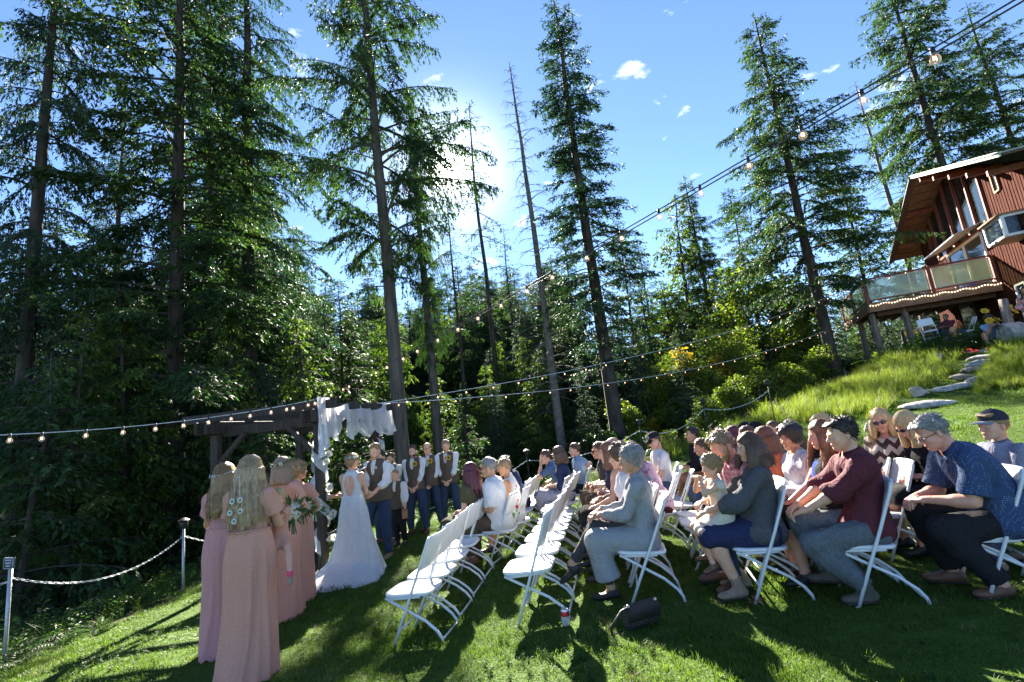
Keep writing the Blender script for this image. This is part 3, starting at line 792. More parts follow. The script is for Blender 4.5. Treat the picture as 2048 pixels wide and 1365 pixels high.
    for a, c in ((0, 1), (1, 2), (0, 3), (3, 4)):
        P_, Q_ = posts[a], posts[c]; d_ = unit(Q_ - P_)
        q = MB(); q.bar(L(P_ + [0, 0, RH + .17]), L(Q_ + [0, 0, RH + .17]), .12, .06); q.bar(L(P_ + [0, 0, .20]), L(Q_ + [0, 0, .20]), .06, .06); ra = q.build('rail', M_trimred, deck, False)
        a0, c0 = P_ + d_ * .12, Q_ - d_ * .12
        q = MB(); q.poly([L(a0 + [0, 0, .25]), L(c0 + [0, 0, .25]), L(c0 + [0, 0, RH + .10]), L(a0 + [0, 0, RH + .10])], np.cross(d_, [0, 0, 1.0]) * .012); q.build('glass_panel', M_railglass, ra, False)
        q = MB(); z_a, z_b = .25, RH + .10
        for e0, e1 in ((a0 + [0, 0, z_a], c0 + [0, 0, z_a]), (a0 + [0, 0, z_b], c0 + [0, 0, z_b])): q.bar(L(e0), L(e1), .03, .035)
        for e in (a0, c0): q.bar(L(e + [0, 0, z_a]), L(e + [0, 0, z_b]), .03, .035, up=LN)
        q.build('panel_frame', mat('pale_panel_frame', (.50, .48, .40), rough=.5), ra, False)
    for p_ in (A + ed * .12 - LE * .5, A + ed * 1.25 - LE * .5, A - LE * 3.2 + ed * .12):
        g_ = gz(p_[0], p_[1]); q = MB(); q.bar(L([p_[0], p_[1], g_ - .3]), L([p_[0], p_[1], zd - .42]), .17, .17, up=(1, 0, 0)); q.build('deck_post', M_post, deck, False)
    # little lights along the deck rim
    q = MB()
    for k in range(46):
        p_ = A + (Bc - A) * (k + .5) / 46 + LE * .08 + [0, 0, -.02 - .03 * math.sin(k * .9)]
        q.ball(L(p_), .024, 6, 4)
    q = q.build('rim_lights', mat('tiny_bulb', (.85, .82, .72), rough=.3, emit=(1, .85, .6), estr=.7), deck); q['kind'] = 'stuff'
    # blue tub on the deck
    tb = MB(); pb = fpt(facade(1968, 545)[0], zd, .55); tb.lathe([(.0, 0), (.20, .0), (.26, .30), (.28, .31), (.25, .29), (.0, .05)], (0, 0, 0), 14)
    o = tb.build('tub', mat('blue_plastic', (.02, .08, .42), rough=.35)); o.location = pb; tag(o, 'blue plastic tub on the deck behind the glass railing', 'tub')
    return t, A, Bc, base_z
LODGE, DECK_A, DECK_B, LODGE_Z = lodge()

# ------------------------------------------------------------------ stones, steps, kerb blocks
def rock_mesh(seed, r, flat=1.0, n=20, k=12, jag=.20):
    g = np.random.default_rng(seed); m = MB(); m.ball((0, 0, 0), 1.0, n, k); V = m.V[0]
    K = g.normal(0, 1.7, (8, 3)); ph = g.uniform(0, 6, 8)
    d = sum(np.sin(V @ K[i] + ph[i]) for i in range(8)) / 8
    N_ = unit(g.normal(0, 1, (9, 3))); c = g.uniform(.50, .86, 9)
    V = V * (1 + jag * d)[:, None]
    for i in range(9):
        s = V @ N_[i]; V = V - np.maximum(s - c[i], 0)[:, None] * N_[i]
    m.V[0] = V * np.array(r) * np.array([1, 1, flat]); return m
def rock(name, label, px, py, r, seed, cat='stone', m=None, sink=.35, rz=0, group=None, lift=0.0):
    p = on_ground(px, py); o = rock_mesh(seed, r).build(name, m or M_stone, None, False)
    o.location = (p[0], p[1], gz(p[0], p[1]) + r[2] * (1 - 2 * sink) * .6 + lift); o.rotation_euler = (0, 0, rz); return tag(o, label, cat, group)
STEPS = [(1858, 812, 0.55, 'lowest long flagstone step near the seated guests'), (1905, 778, 0.45, 'grey flagstone step with a boulder at its end'), (1927, 757, 0.33, 'reddish square step stone below the flower patch'),
         (1945, 743, 0.33, 'tan step stone in the middle of the garden stairs'), (1958, 730, 0.36, 'pale step stone in the upper half of the garden stairs'), (1968, 718, 0.38, 'step stone beside the red flowers'), (1975, 703, 0.7, 'top step slab where the boy sits')]
for i, (px, py, w_, lab) in enumerate(STEPS):
    p = on_ground(px, py); m = rock_mesh(60 + i, (w_, .26, .12), jag=.22); o = m.build('step_stone', M_stone_b if i in (2, 3) else M_stone, None, False)
    o.location = (p[0], p[1], gz(p[0], p[1]) + .02); o.rotation_euler = (0, 0, -.45 + .1 * math.sin(i * 2)); tag(o, lab, 'step', 'garden steps up to the lodge')
rock('boulder', 'grey boulder at the foot of the garden steps', 1747, 862, (.17, .15, .17), 81)
rock('boulder', 'low brown rock between long grass and the lawn', 1838, 790, (.24, .2, .2), 82, m=M_stone_b)
rock('boulder', 'pale boulder in the long grass below the barrel', 1868, 722, (.36, .28, .22), 83)
rock('boulder', 'rounded stone beside the flagstone steps', 1952, 766, (.24, .18, .15), 84)
rock('boulder', 'big mottled white boulder at the top of the steps', 2038, 690, (.55, .45, .6), 85, sink=.2)
rock('boulder', 'pale grey slab stone under the mottled boulder', 2052, 712, (.35, .28, .16), 86)
rock('boulder', 'squared stone block under the folding chairs', 1915, 690, (.5, .34, .30), 87, sink=.2, m=M_stone_b)
def kerb():
    p0 = on_ground(1668, 752); p1 = on_ground(1800, 716); t = thing('retaining_wall', 'low grey block retaining wall under the deck posts', 'wall', (p0[0], p0[1], gz(p0[0], p0[1])))
    n = 9; d = (p1 - p0); L_ = np.linalg.norm(d[:2]) / n; a = math.atan2(d[1], d[0])
    for r_ in range(2):
        for k in range(n):
            q = MB(); q.box((0, 0, 0), (L_ * .97, .30, .24), None, bev=.02); o = q.build('block', mat('concrete_block', (.26, .25, .24), (.38, .37, .35), 9, .9, .6, 30), t, False)
            f = p0 + d * (k + .5 + .5 * (r_ % 2)) / n; o.location = (f[0] - p0[0], f[1] - p0[1], gz(f[0], f[1]) - gz(p0[0], p0[1]) + .12 + .245 * r_); o.rotation_euler = (0, 0, a)
kerb()
def chiminea():
    p = on_ground(1815, 706); t = thing('chiminea', 'black pot bellied garden stove standing beside the deck post', 'stove', p)
    m = MB(); m.lathe([(.05, .0), (.30, .02), (.34, .12), (.30, .22), (.33, .26), (.30, .40), (.24, .44), (.26, .50), (.20, .62), (.12, .72)], n=14); m.build('belly', mat('black_iron', (.02, .018, .017), (.05, .04, .035), 10, .7), t)
    m = MB(); m.lathe([(.12, .70), (.10, .95), (.085, 1.35), (.10, 1.42), (.06, 1.42)], n=12); m.build('flue', mat('black_iron', (.02, .018, .017)), t)
chiminea()

# ------------------------------------------------------------------ arbor with tulle
M_arbor = mat('dark_stained_timber', (.022, .016, .013), (.050, .038, .031), 7.0, .75, .4, 26.0, stretch=(4, 4, .5))
M_tulle = mat('white_tulle', (.76, .77, .83), (.84, .85, .88), 12.0, .8, .2, 40.0, trans=.45)
def sheer(m, k):
    nt = m.node_tree; out = nt.nodes['Material Output']; s0 = out.inputs['Surface'].links[0].from_socket; t = nt.nodes.new('ShaderNodeBsdfTransparent'); x = nt.nodes.new('ShaderNodeMixShader'); x.inputs[0].default_value = k
    nt.links.new(s0, x.inputs[1]); nt.links.new(t.outputs[0], x.inputs[2]); nt.links.new(x.outputs[0], out.inputs['Surface'])
sheer(M_tulle, .30)
AR = at_y(648, 1140, 7.55); AF = at_y(768, 1060, 10.0)
ar0 = np.array([AR[0], 7.55]); af0 = np.array([AF[0], 10.0]); adir = unit(af0 - ar0); aleft = np.array([-adir[1], adir[0]]); AWID = 1.75
def arbor():
    zb = gz(*ar0); ztop = at_y(640, 826, 7.55)[2]
    t = thing('arbor', 'dark timber wedding arbor draped with white tulle', 'arbor', (ar0[0], ar0[1], zb))
    def L(xy, z): return np.array([xy[0] - ar0[0], xy[1] - ar0[1], z - zb])
    C4 = [ar0, af0, ar0 + aleft * AWID, af0 + aleft * AWID]
    for c in C4:
        q = MB(); q.bar(L(c, gz(*c) - .25), L(c, ztop - .16), .125, .125, up=(adir[0], adir[1], 0), bev=.012); q.build('post', M_arbor, t, False)
    for s in (0, 1):                                           # beams over the long sides
        a, b_ = C4[s * 2], C4[s * 2 + 1]
        for o_ in (-.085, .085):
            sh = aleft * o_
            q = MB(); q.bar(L(a + sh - adir * .35, ztop - .05), L(b_ + sh + adir * .35, ztop - .05), .045, .20, bev=.008); q.build('beam', M_arbor, t, False)
    for k, f in enumerate((-.02, .33, .67, 1.02)):
        a = ar0 + (af0 - ar0) * f
        q = MB(); q.bar(L(a - aleft * .35, ztop + .12), L(a + aleft * (AWID + .55), ztop + .12), .045, .14, bev=.008); q.build('rafter', M_arbor, t, False)
    for f in (0, 1):
        a = ar0 + (af0 - ar0) * f + adir * (.09 if f == 0 else -.09)
        q = MB(); q.bar(L(a, ztop - .12), L(a + aleft * AWID, ztop - .12), .05, .16, bev=.008); q.build('cross_beam', M_arbor, t, False)
    for c, d_ in ((C4[0], aleft), (C4[2], -aleft), (C4[1], aleft), (C4[3], -aleft), (C4[0], adir), (C4[1], -adir)):
        q = MB(); o_ = np.array([d_[1], -d_[0]]) * .0; q.bar(L(c + d_ * .06 + o_, ztop - .62), L(c + d_ * .50 + o_, ztop - .18), .075, .075, bev=.01); q.build('brace', M_arbor, t, False)
    return t, ztop, zb
ARB, ATOP, AZB = arbor()
def swag_cloth(name, top_pts, drop, folds, seed, depth=.05, flare=0.0, nz=12, shear=0.0):
    """gathered cloth hanging from a poly-line; drop gives the length along it"""
    g = np.random.default_rng(seed); P = np.asarray(top_pts, float); n = len(P); dr = np.interp(np.linspace(0, 1, n), np.linspace(0, 1, len(drop)), drop)
    d = unit(np.gradient(P, axis=0)); o = np.cross(d, [0, 0, 1.0]); o = unit(o); V = []
    ph = g.uniform(0, 6)
    for j in range(nz):
        f = j / (nz - 1)
        for i in range(n):
            u = i / (n - 1); w = (.25 + .75 * f) * depth
            a = math.sin(u * folds * 6.28 + ph + .8 * math.sin(3 * f)) * w + .35 * w * math.sin(u * folds * 17 + 2 * f)
            V.append(P[i] + o[i] * a + d[i] * (flare * f * (u - .5) + shear * f * (.4 + .6 * math.sin(u * 25))) + np.array([0, 0, -dr[i] * f]))
    i, j = np.meshgrid(np.arange(n - 1), np.arange(nz - 1), indexing='ij'); Q = np.stack([j * n + i, j * n + i + 1, (j + 1) * n + i + 1, (j + 1) * n + i], -1).reshape(-1, 4)
    m = MB(); m.add(np.array(V), Q); return m
def tulle():
    a3 = np.array([*ar0, ATOP + .20]); f3 = np.array([*af0, ATOP + .20]); out = np.array([-aleft[0], -aleft[1], 0]) * .16
    t = thing('tulle_swag', 'white tulle swag gathered along the front beam of the arbor', 'drapery', (*ar0, ATOP))
    o = np.array([*ar0, ATOP])
    us = np.linspace(.02, .99, 120); pts = [a3 + (f3 - a3) * u + out * (1 + .25 * math.sin(u * 31)) + [0, 0, -.05 - .07 * abs(math.sin(u * math.pi * 4))] for u in us]
    drop = [.27 + .24 * abs(math.sin(u * math.pi * 4 + .35)) ** .8 + .05 * math.sin(u * 23) for u in np.linspace(0, 1, 80)]
    swag_cloth('s', np.array(pts) - o, drop, 12, 30, .045, .0, nz=16, shear=.05).build('swag', M_tulle, t)
    swag_cloth('s', np.array([a3 + out * 1.05 - np.array([*adir, 0]) * .30 + np.array([*adir, 0]) * u * .36 + [0, 0, .03] for u in np.linspace(0, 1, 18)]) - o, [.95, .8, .55], 2.5, 41, .07, .12).build('tail', M_tulle, t)
    swag_cloth('s', np.array([f3 + out * 1.05 + np.array([*adir, 0]) * (-.05 + u * .42) + [0, 0, .03] for u in np.linspace(0, 1, 18)]) - o, [.5, .7, .62], 2.5, 42, .07, .12).build('tail', M_tulle, t)
    # a ribbon of tulle winding down the near post, and another down the far post
    for nm, c, z1, z0_, lab in (('near', ar0, ATOP - .35, AZB + .35, 'white tulle ribbon wound down the near arbor post'), ('far', af0, ATOP - .3, AZB + .9, 'white tulle ribbon wound down the far arbor post')):
        r = thing('tulle_ribbon', lab, 'ribbon', (c[0], c[1], AZB)); n = 70; V = []; m = MB()
        for i in range(n):
            u = i / (n - 1); a = u * 6.28 * 2.6 + 1.0; rad = .105; z = z1 + (z0_ - z1) * u - AZB
            for w in (-1, -.33, .33, 1): V.append((rad * math.cos(a) * (1.05 + .12 * math.sin(i * .9 + w)), rad * math.sin(a) * (1.05 + .12 * math.sin(i * .9 + w)), z + w * .10))
        i, j = np.meshgrid(np.arange(n - 1), np.arange(3), indexing='ij'); m.add(V, np.stack([i * 4 + j, (i + 1) * 4 + j, (i + 1) * 4 + j + 1, i * 4 + j + 1], -1).reshape(-1, 4)); m.build('ribbon_cloth', M_tulle, r)
tulle()
M_petal = mat('white_petal', (.72, .71, .62), (.82, .80, .74), 30, .6, trans=.25); M_yel = mat('yellow_centre', (.45, .30, .03), rough=.8); M_green = mat('stem_green', (.05, .11, .025), (.09, .16, .04), 20, .6, trans=.2)
def daisy(mb, c, n, r, m0=0, m1=1, k=11):
    n = np.asarray(n, float) / np.linalg.norm(n); x = np.cross(n, [0, 0, 1.0]) if abs(n[2]) < .9 else np.cross(n, [1.0, 0, 0]); x /= np.linalg.norm(x); y = np.cross(n, x); c = np.asarray(c, float)
    for i in range(k):
        a = i / k * 6.283; d = x * math.cos(a) + y * math.sin(a); s = -x * math.sin(a) + y * math.cos(a)
        V = [c + d * r * .15, c + d * r * .6 + s * r * .24 + n * r * .14, c + d * r + n * r * .05, c + d * r * .6 - s * r * .24 + n * r * .14]; mb.add(V, [[0, 1, 2, 3]], m=m0)
    mb.ball(c + n * r * .10, r * .26, 8, 5, m1)
for i, (px, py, c) in enumerate([(655, 912, ar0), (657, 975, ar0), (662, 1030, ar0), (664, 1075, ar0), (666, 1130, ar0), (764, 890, af0), (768, 935, af0)]):
    y0 = c[1] - .11; p = at_y(px, py, y0); m = MB(); g = np.random.default_rng(i)
    for q in range(4): daisy(m, g.normal(0, .035, 3), (g.normal(0, .5) + .4, -1, g.normal(0, .4) + .3), .058)
    for q in range(5):
        d = unit(g.normal(0, 1, 3)); m.add([np.zeros(3), d * .06 + [0, 0, .02], d * .12, d * .06 - [0, 0, .02]], [[0, 1, 2, 3]], m=2)
    o = m.build('flower_cluster', [M_petal, M_yel, M_green], None); o.location = p
    tag(o, ['topmost white flower on the near arbor post', 'second white flower down the near arbor post', 'third white flower down the near arbor post', 'fourth white flower down the near arbor post', 'white flower at the foot of the near arbor post', 'upper white flower on the far arbor post', 'lower white flower on the far arbor post'][i], 'flower', 'white flowers tied on the arbor posts')

# ------------------------------------------------------------------ chain fence
M_galv = mat('galvanised_steel', (.38, .39, .40), (.50, .51, .52), 14, .45, metal=.5); M_blackmetal = mat('black_metal', (.015, .015, .016), rough=.5)
M_chain = mat('white_plastic_chain', (.42, .43, .46), (.54, .55, .58), 20, .5)
def torch_post(x, y, h, label, lamp=True, sign=False):
    z = gz(x, y); t = thing('chain_post', label, 'post', (x, y, z), 0, 'posts of the chain fence')
    q = MB(); q.tube([(0, 0, -.25), (0, 0, h)], .019 if not lamp or y < 9 else .013, 8); q.build('pole', M_galv if not lamp or y < 9 else M_blackmetal, t)
    if lamp:
        q = MB(); q.lathe([(.02, h - .01), (.055, h + .02), (.062, h + .10), (.05, h + .115), (.02, h + .115)], n=10); q.build('lamp', M_blackmetal, t)
        q = MB(); q.lathe([(.085, h + .125), (.03, h + .16), (.0, h + .165)], n=10); q.build('lamp_cap', M_blackmetal, t)
    return t
def chain_run(p, q, sag, label):
    p = np.asarray(p, float); q = np.asarray(q, float); d = q - p; L_ = np.linalg.norm(d); n = int(L_ * 1.04 / .052)
    m = MB(); u = np.linspace(0, 1, n + 1); C = p + d * u[:, None]; C[:, 2] -= sag * 4 * u * (1 - u)
    a = np.arange(8) / 8 * 6.283
    for i in range(n):
        c = (C[i] + C[i + 1]) / 2; e = unit(C[i + 1] - C[i]); s = np.cross(e, [0, 0, 1.0]); s = unit(s); v = np.cross(s, e)
        if i % 2: s, v = v, s
        w_ = s * .6 + v * .8 if i % 2 else s * .8 - v * .6
        pts = [c + e * .033 * math.cos(x) * (1.0) + w_ * .013 * math.sin(x) for x in a]; pts.append(pts[0])
        m.tube(np.array(pts) - p, .0046 if p[1] < 9 else .0040, 4, cap=False)
    o = m.build('chain', M_chain); o.location = p; tag(o, label, 'chain', 'white chain strung between the posts'); return o
PP = {}
def post_px(key, px, py, h, label, y=None, **kw):
    p = on_ground(px, py) if y is None else at_y(px, py, y); PP[key] = (p[0], p[1], gz(p[0], p[1]) + h - .04); return torch_post(p[0], p[1], h, label, **kw)
sp = post_px('sign', 8, 1332, 1.02, 'galvanised post carrying a small dark sign at the left lawn corner', lamp=False)
def sign():
    p = PP['sign']; t = thing('sign', 'small dark blue sign plate with a pale border on the left post', 'sign', (p[0] + .01, p[1] - .03, p[2] + .02), R(-18))
    q = MB(); q.box((0, 0, .06), (.19, .012, .125), None, bev=.005); q.build('sign_plate', mat('sign_navy', (.02, .03, .055), rough=.4), t, False)
    q = MB(); pts = [(-.085, -.008, .012), (-.07, -.008, .003), (.07, -.008, .003), (.085, -.008, .012), (.085, -.008, .108), (.07, -.008, .117), (-.07, -.008, .117), (-.085, -.008, .108), (-.085, -.008, .012)]
    q.tube(pts, .0035, 4); q.build('sign_border', mat('sign_pale', (.5, .55, .62), rough=.5), t)
    q = MB(); g = np.random.default_rng(3)                       # three worn lines of lettering, illegible in the photograph
    for r_ in range(3):
        x = -.06 + .01 * r_
        while x < .055 - .01 * r_:
            w_ = g.uniform(.006, .012); q.box((x, -.0075, .092 - .030 * r_), (w_, .003, .013)); x += w_ + .004
    q = q.build('sign_lettering', mat('sign_pale', (.5, .55, .62)), t, False); q['kind'] = 'stuff'
sign()
post_px('l2', 366, 1185, .98, 'chain post with a black lamp left of the bridesmaids')
post_px('l3', 700, 1045, .95, 'chain post with a black lamp behind the groom', y=12.1)
post_px('m1', 1062, 985, .95, 'chain post with a black lamp beside the seated man in blue', y=12.3)
post_px('m2', 1290, 925, 1.0, 'chain post with a black lamp behind the woman in pink', y=12.0)
post_px('m3', 1423, 900, 1.05, 'chain post with a black lamp right of the man in black', y=12.3)
post_px('m4', 1558, 880, 1.05, 'chain post with a black lamp at the edge of the long grass', y=12.6)
post_px('r2', 1690, 745, 1.1, 'grey chain post beside the low block wall', y=19.5, lamp=False)
post_px('r3', 1800, 705, 1.1, 'chain post by the pot bellied stove', y=20, lamp=False)
post_px('r4', 1893, 690, 1.1, 'chain post by the chairs in front of the lodge', y=19.0, lamp=False)
s_ = PP['sign']; chain_run((s_[0] - 2.2, s_[1] - 1.2, s_[2] - .1), (s_[0], s_[1], s_[2] - .12), .12, 'white chain leaving the sign post to the left')
for a, c, sg, lab in (('sign', 'l2', .30, 'long white chain sagging between the sign post and the next post'), ('l2', 'l3', .35, 'white chain running behind the bridesmaids and the bride'), ('l3', 'm1', .35, 'white chain behind the groomsmen'), ('m1', 'm2', .22, 'white chain behind the seated man in blue'),
                    ('m2', 'm3', .28, 'white chain sagging behind the white cap and the black shirt'), ('m3', 'm4', .2, 'white chain climbing towards the long grass'), ('r2', 'r3', .3, 'white chain sagging under the deck'), ('r3', 'r4', .35, 'white chain in front of the lower lodge door')):
    p, q = np.array(PP[a]), np.array(PP[c]); p[2] -= .08; q[2] -= .08; chain_run(p, q, sg, lab)

# ------------------------------------------------------------------ string lights
M_cord = mat('dark_cord', (.030, .030, .032), rough=.5); M_cordw = mat('white_cord', (.55, .57, .60), rough=.5)
M_bulb = glass_mat('bulb_glass', (.95, .95, .95), .02, .80, (.75, .74, .72)); M_fil = mat('warm_filament', (.9, .5, .2), emit=(1.0, .50, .22), estr=2.0)
def bulb_meshes():
    g = MB(); g.lathe([(.0115, 0), (.016, -.012), (.0255, -.030), (.028, -.045), (.024, -.060), (.013, -.070), (.0, -.073)], n=12)
    s = MB(); s.lathe([(.0, .040), (.012, .038), (.0135, .0), (.012, -.004)], n=8)
    f = MB(); f.tube([(-.006, 0, -.020), (-.009, 0, -.045), (0, 0, -.036), (.009, 0, -.045), (.006, 0, -.020)], .0028, 5)
    return g.mesh('bulb', M_bulb), s.mesh('socket', M_blackmetal), f.mesh('filament', M_fil)
BM = bulb_meshes()
def light_string(label, pts, fr, cord, r=.006, two=False, sc=1.0):
    """cable through pts; bulbs at cable fractions fr"""
    P = np.array(pts, float); s = np.concatenate([[0], np.cumsum(np.linalg.norm(np.diff(P, axis=0), axis=1))]); s /= s[-1]
    o = P[0].copy(); t = thing('string_lights', label, 'string lights', o); q = MB(); q.tube(P - o, r, 6)
    if two:
        w = np.sin(s * math.pi * 1.0)[:, None] * np.array([0, 0, -.012]) + np.array([.006, 0, -.010]); q.tube(P - o + w, r, 6)
    q.build('cable', cord, t)
    for f in fr:
        c = np.array([np.interp(f, s, P[:, k]) for k in range(3)]) - o
        so = link('socket', BM[1], t); so.location = c + [0, 0, -.03 * sc]; so.scale = (sc,) * 3
        b = link('bulb', BM[0], so); fi = link('filament', BM[2], so)
def sag_line(a, b_, sag, n=40):
    a = np.asarray(a, float); b_ = np.asarray(b_, float); u = np.linspace(0, 1, n)[:, None]; P = a + (b_ - a) * u; P[:, 2:] -= sag * 4 * u * (1 - u); return P
hook = np.array([*ar0, ATOP + .22]) + [.05, -.08, 0]
def frac_of(P, pxs):
    s = np.concatenate([[0], np.cumsum(np.linalg.norm(np.diff(P, axis=0), axis=1))]); s /= s[-1]; X = np.array([project(p)[0] if (p - CAM) @ _F > .2 else 1e6 for p in P]); return [float(np.interp(x, X, s)) for x in pxs]
# first: from the arbor up and out over the photographer's right shoulder
e1 = at_depth(1962, -2, 1.75); d1 = e1 - hook; end1 = hook + d1 * 1.35
P = sag_line(hook, end1, .10, 80)
light_string('double wire string of clear bulbs rising from the arbor high over the guests', P, frac_of(P, [662, 686, 698, 722, 752, 773, 806, 834, 875, 915, 955, 1001, 1053, 1103, 1172, 1242, 1317, 1399, 1495, 1602, 1723, 1865]), M_cord, .0036, True, .68)
left1 = at_depth(-120, 874, 5.2); P = sag_line(hook, left1, .12)[::-1]
light_string('string of clear bulbs running left from the arbor in front of the dark wood', P, frac_of(P, [20, 84, 172, 246, 311, 367, 417, 462, 500, 542, 573, 586, 616, 630]), M_cordw, .0055)
hook2 = np.array([*af0, ATOP + .22]) + [.05, -.1, 0]
dA = np.array(DECK_A) + [0, 0, 1.1]
P = sag_line(hook2, dA, .55); 
light_string('upper string of small bulbs from the far arbor post to the deck railing', P, np.linspace(.03, .985, 30), M_cordw, .0065, sc=1.0)
P = sag_line(hook2, np.array(DECK_A) - LE * 2.0 + [0, 0, -.1], .75)
light_string('lower string of small bulbs from the far arbor post to the foot of the deck', P, np.linspace(.02, .985, 34), M_cordw, .0065, sc=.9)
P = sag_line(np.array(DECK_A) + [0, 0, 1.1], LP0 + LN * .5 + LE * 2.0 + np.array([0, 0, 2.2]), .5)
light_string('string of bulbs crossing the lodge front above the deck', P, np.linspace(.08, .95, 8), M_cord, .007, sc=1.3)
# ------------------------------------------------------------------ broad-leaved bushes and small trees
def leafy(seed, h, w, n, leaf=.10, lobes=9, stem=.05, base=.25, nst=5):
    g = np.random.default_rng(seed); br = MB(); P = []
    for k in range(nst):
        a = g.uniform(0, 6.28); d = np.array([math.cos(a), math.sin(a), 0]) * w * g.uniform(.15, .45)
        pts = np.array([[0, 0, -.1], d * .3 + [0, 0, h * .35], d * .8 + [0, 0, h * .7], d + [0, 0, h * .92]]) + g.normal(0, .03 * w, (4, 3)); pts[0] = g.normal(0, .05 * w, 3) * [1, 1, 0] + [0, 0, -.1]
        br.tube(pts, [stem, stem * .7, stem * .4, .006], 5, cap=False)
    C = []
    for k in range(lobes):
        t = (k + .5) / lobes; z = h * (base + (1 - base) * t * .92); r = w * .5 * (math.sin(math.pi * min(1, .15 + t * .85)) * .8 + .2)
        a = g.uniform(0, 6.28); C.append((np.array([math.cos(a) * r * .6, math.sin(a) * r * .6, z]), g.uniform(.24, .42) * w * .75, g.uniform(.10, .2) * h))
    per = n // lobes
    for c, rr, rz_ in C:
        d = unit(g.normal(0, 1, (per, 3))) * (g.uniform(.25, 1, (per, 1)) ** .45) * np.array([rr, rr, rz_]); q = c + d
        P.append(q)
        for k in range(3): e = c + unit(g.normal(0, 1, 3)) * np.array([rr, rr, rz_]) * .9; br.tube([c * [.4, .4, .8], c * .6 + e * .4, e], [.014, .009, .004], 3, cap=False)
    P = np.concatenate(P); P += .06 * np.sin(P[:, [1, 2, 0]] * 9)
    m = len(P); D = unit(g.normal(0, 1, (m, 3)) * [1, 1, .6] - [0, 0, .35]); Wv = unit(np.cross(D, unit(g.normal(0, 1, (m, 3)) + [0, 0, .8])))
    V, Q = cards(P, D, Wv, leaf * g.uniform(.6, 1.2, m), leaf * .30 * g.uniform(.7, 1.2, m))
    return br, V, Q
LEAFY = {}
def leafy_kind(key, m, m2=None, **kw):
    br, V, Q = leafy(**kw); tr = br.mesh(key + '_stems', [M_bark]); q = MB(); q.add(V, Q); LEAFY[key] = (tr, q.mesh(key + '_leaves', [m], False), kw['h'])
leafy_kind('maple', M_leaf_yel, seed=31, h=5.5, w=4.2, n=11000, leaf=.15, lobes=16, stem=.07, base=.28)
leafy_kind('alder', M_leaf_yel, seed=32, h=3.2, w=2.4, n=6500, leaf=.12, lobes=11, stem=.035, base=.12)
leafy_kind('hazel', M_leaf_dark, seed=33, h=2.4, w=2.4, n=6000, leaf=.12, lobes=10, stem=.03, base=.08)
leafy_kind('gold', M_leaf_gold, seed=34, h=2.6, w=1.1, n=1800, leaf=.12, lobes=7, stem=.03, base=.25)
def bush(kind, px, y, hgt, wide, name, label, group=None, pyb=850):
    x = base_from_px(px, y, pyb); z = gz(x, y); tr, le, h0 = LEAFY[kind]; s = hgt / h0
    t = thing(name, label, 'tree' if 'tree' in name else 'bush', (x, y, z - .03), rng.uniform(0, 6.28), group)
    a = link('stems' if 'bush' in name else 'trunk', tr, t); b = link('crown' if 'tree' in name else 'foliage', le, t)
    for o in (a, b): o.scale = (s * wide, s * wide, s)
BL = [('maple', 1565, 26.3, 8.42, 1.05, 'maple_tree', 'small yellow-green maple with a crooked trunk left of the big open fir'),
      ('maple', 1470, 21.0, 4.6, .9, 'maple_tree', 'bushy maple left of the crooked maple, partly behind the light strings'),
      ('maple', 1640, 27.2, 6.30, .9, 'maple_tree', 'bright green maple right of the crooked maple, near the fir trunk'),
      ('maple', 1380, 22.0, 3.9, .9, 'maple_tree', 'low maple with golden patches at the wood edge'),
      ('alder', 1315, 20.8, 3.33, 1.2, 'alder_bush', 'yellowing alder bush behind the white chain'), ('alder', 1395, 20.5, 3.62, 1.2, 'alder_bush', 'tall alder bush under the two light strings'),
      ('alder', 1445, 19.9, 2.98, 1.3, 'alder_bush', 'alder bush just left of the crooked maple'), ('alder', 1240, 19.9, 2.86, 1.2, 'alder_bush', 'alder bush behind the bald guests'),
      ('hazel', 1180, 17.9, 2.36, 1.3, 'hazel_bush', 'dark hazel bush behind the bob-haired woman'), ('hazel', 1010, 15.0, 1.9, 1.2, 'hazel_bush', 'hazel bush behind the man in the white shirt'),
      ('hazel', 880, 15.0, 1.7, 1.2, 'hazel_bush', 'hazel bush behind the groomsmen'), ('hazel', 690, 13.8, 1.7, 1.2, 'hazel_bush', 'hazel bush seen through the arbor'),
      ('hazel', 480, 11.8, 1.6, 1.1, 'hazel_bush', 'hazel bush behind the far arbor posts'), ('alder', 1640, 20.2, 2.08, 1.2, 'alder_bush', 'low alder bush beside the chain post in the long grass'),
      ('hazel', 1725, 21.0, 2.0, 1.3, 'hazel_bush', 'dark bush at the foot of the big open fir'), ('alder', 1790, 24.5, 2.4, 1.3, 'alder_bush', 'bush showing under the deck between the posts'), ('hazel', 1850, 24.0, 2.2, 1.2, 'hazel_bush', 'dark bush in the shade below the deck'),
      ('gold', 1397, 20.8, 4.25, 1.0, 'golden_bush', 'slim golden-leaved sapling under the upper light string'), ('gold', 1455, 21.0, 3.71, 1.1, 'golden_bush', 'second golden sapling right of the slim one'),
      ('gold', 1375, 20.2, 2.07, 1.6, 'golden_bush', 'low golden-leaved bush above the lower light string'), ('gold', 1300, 20.3, 1.80, 1.5, 'golden_bush', 'low yellow bush behind the woman in pink')]
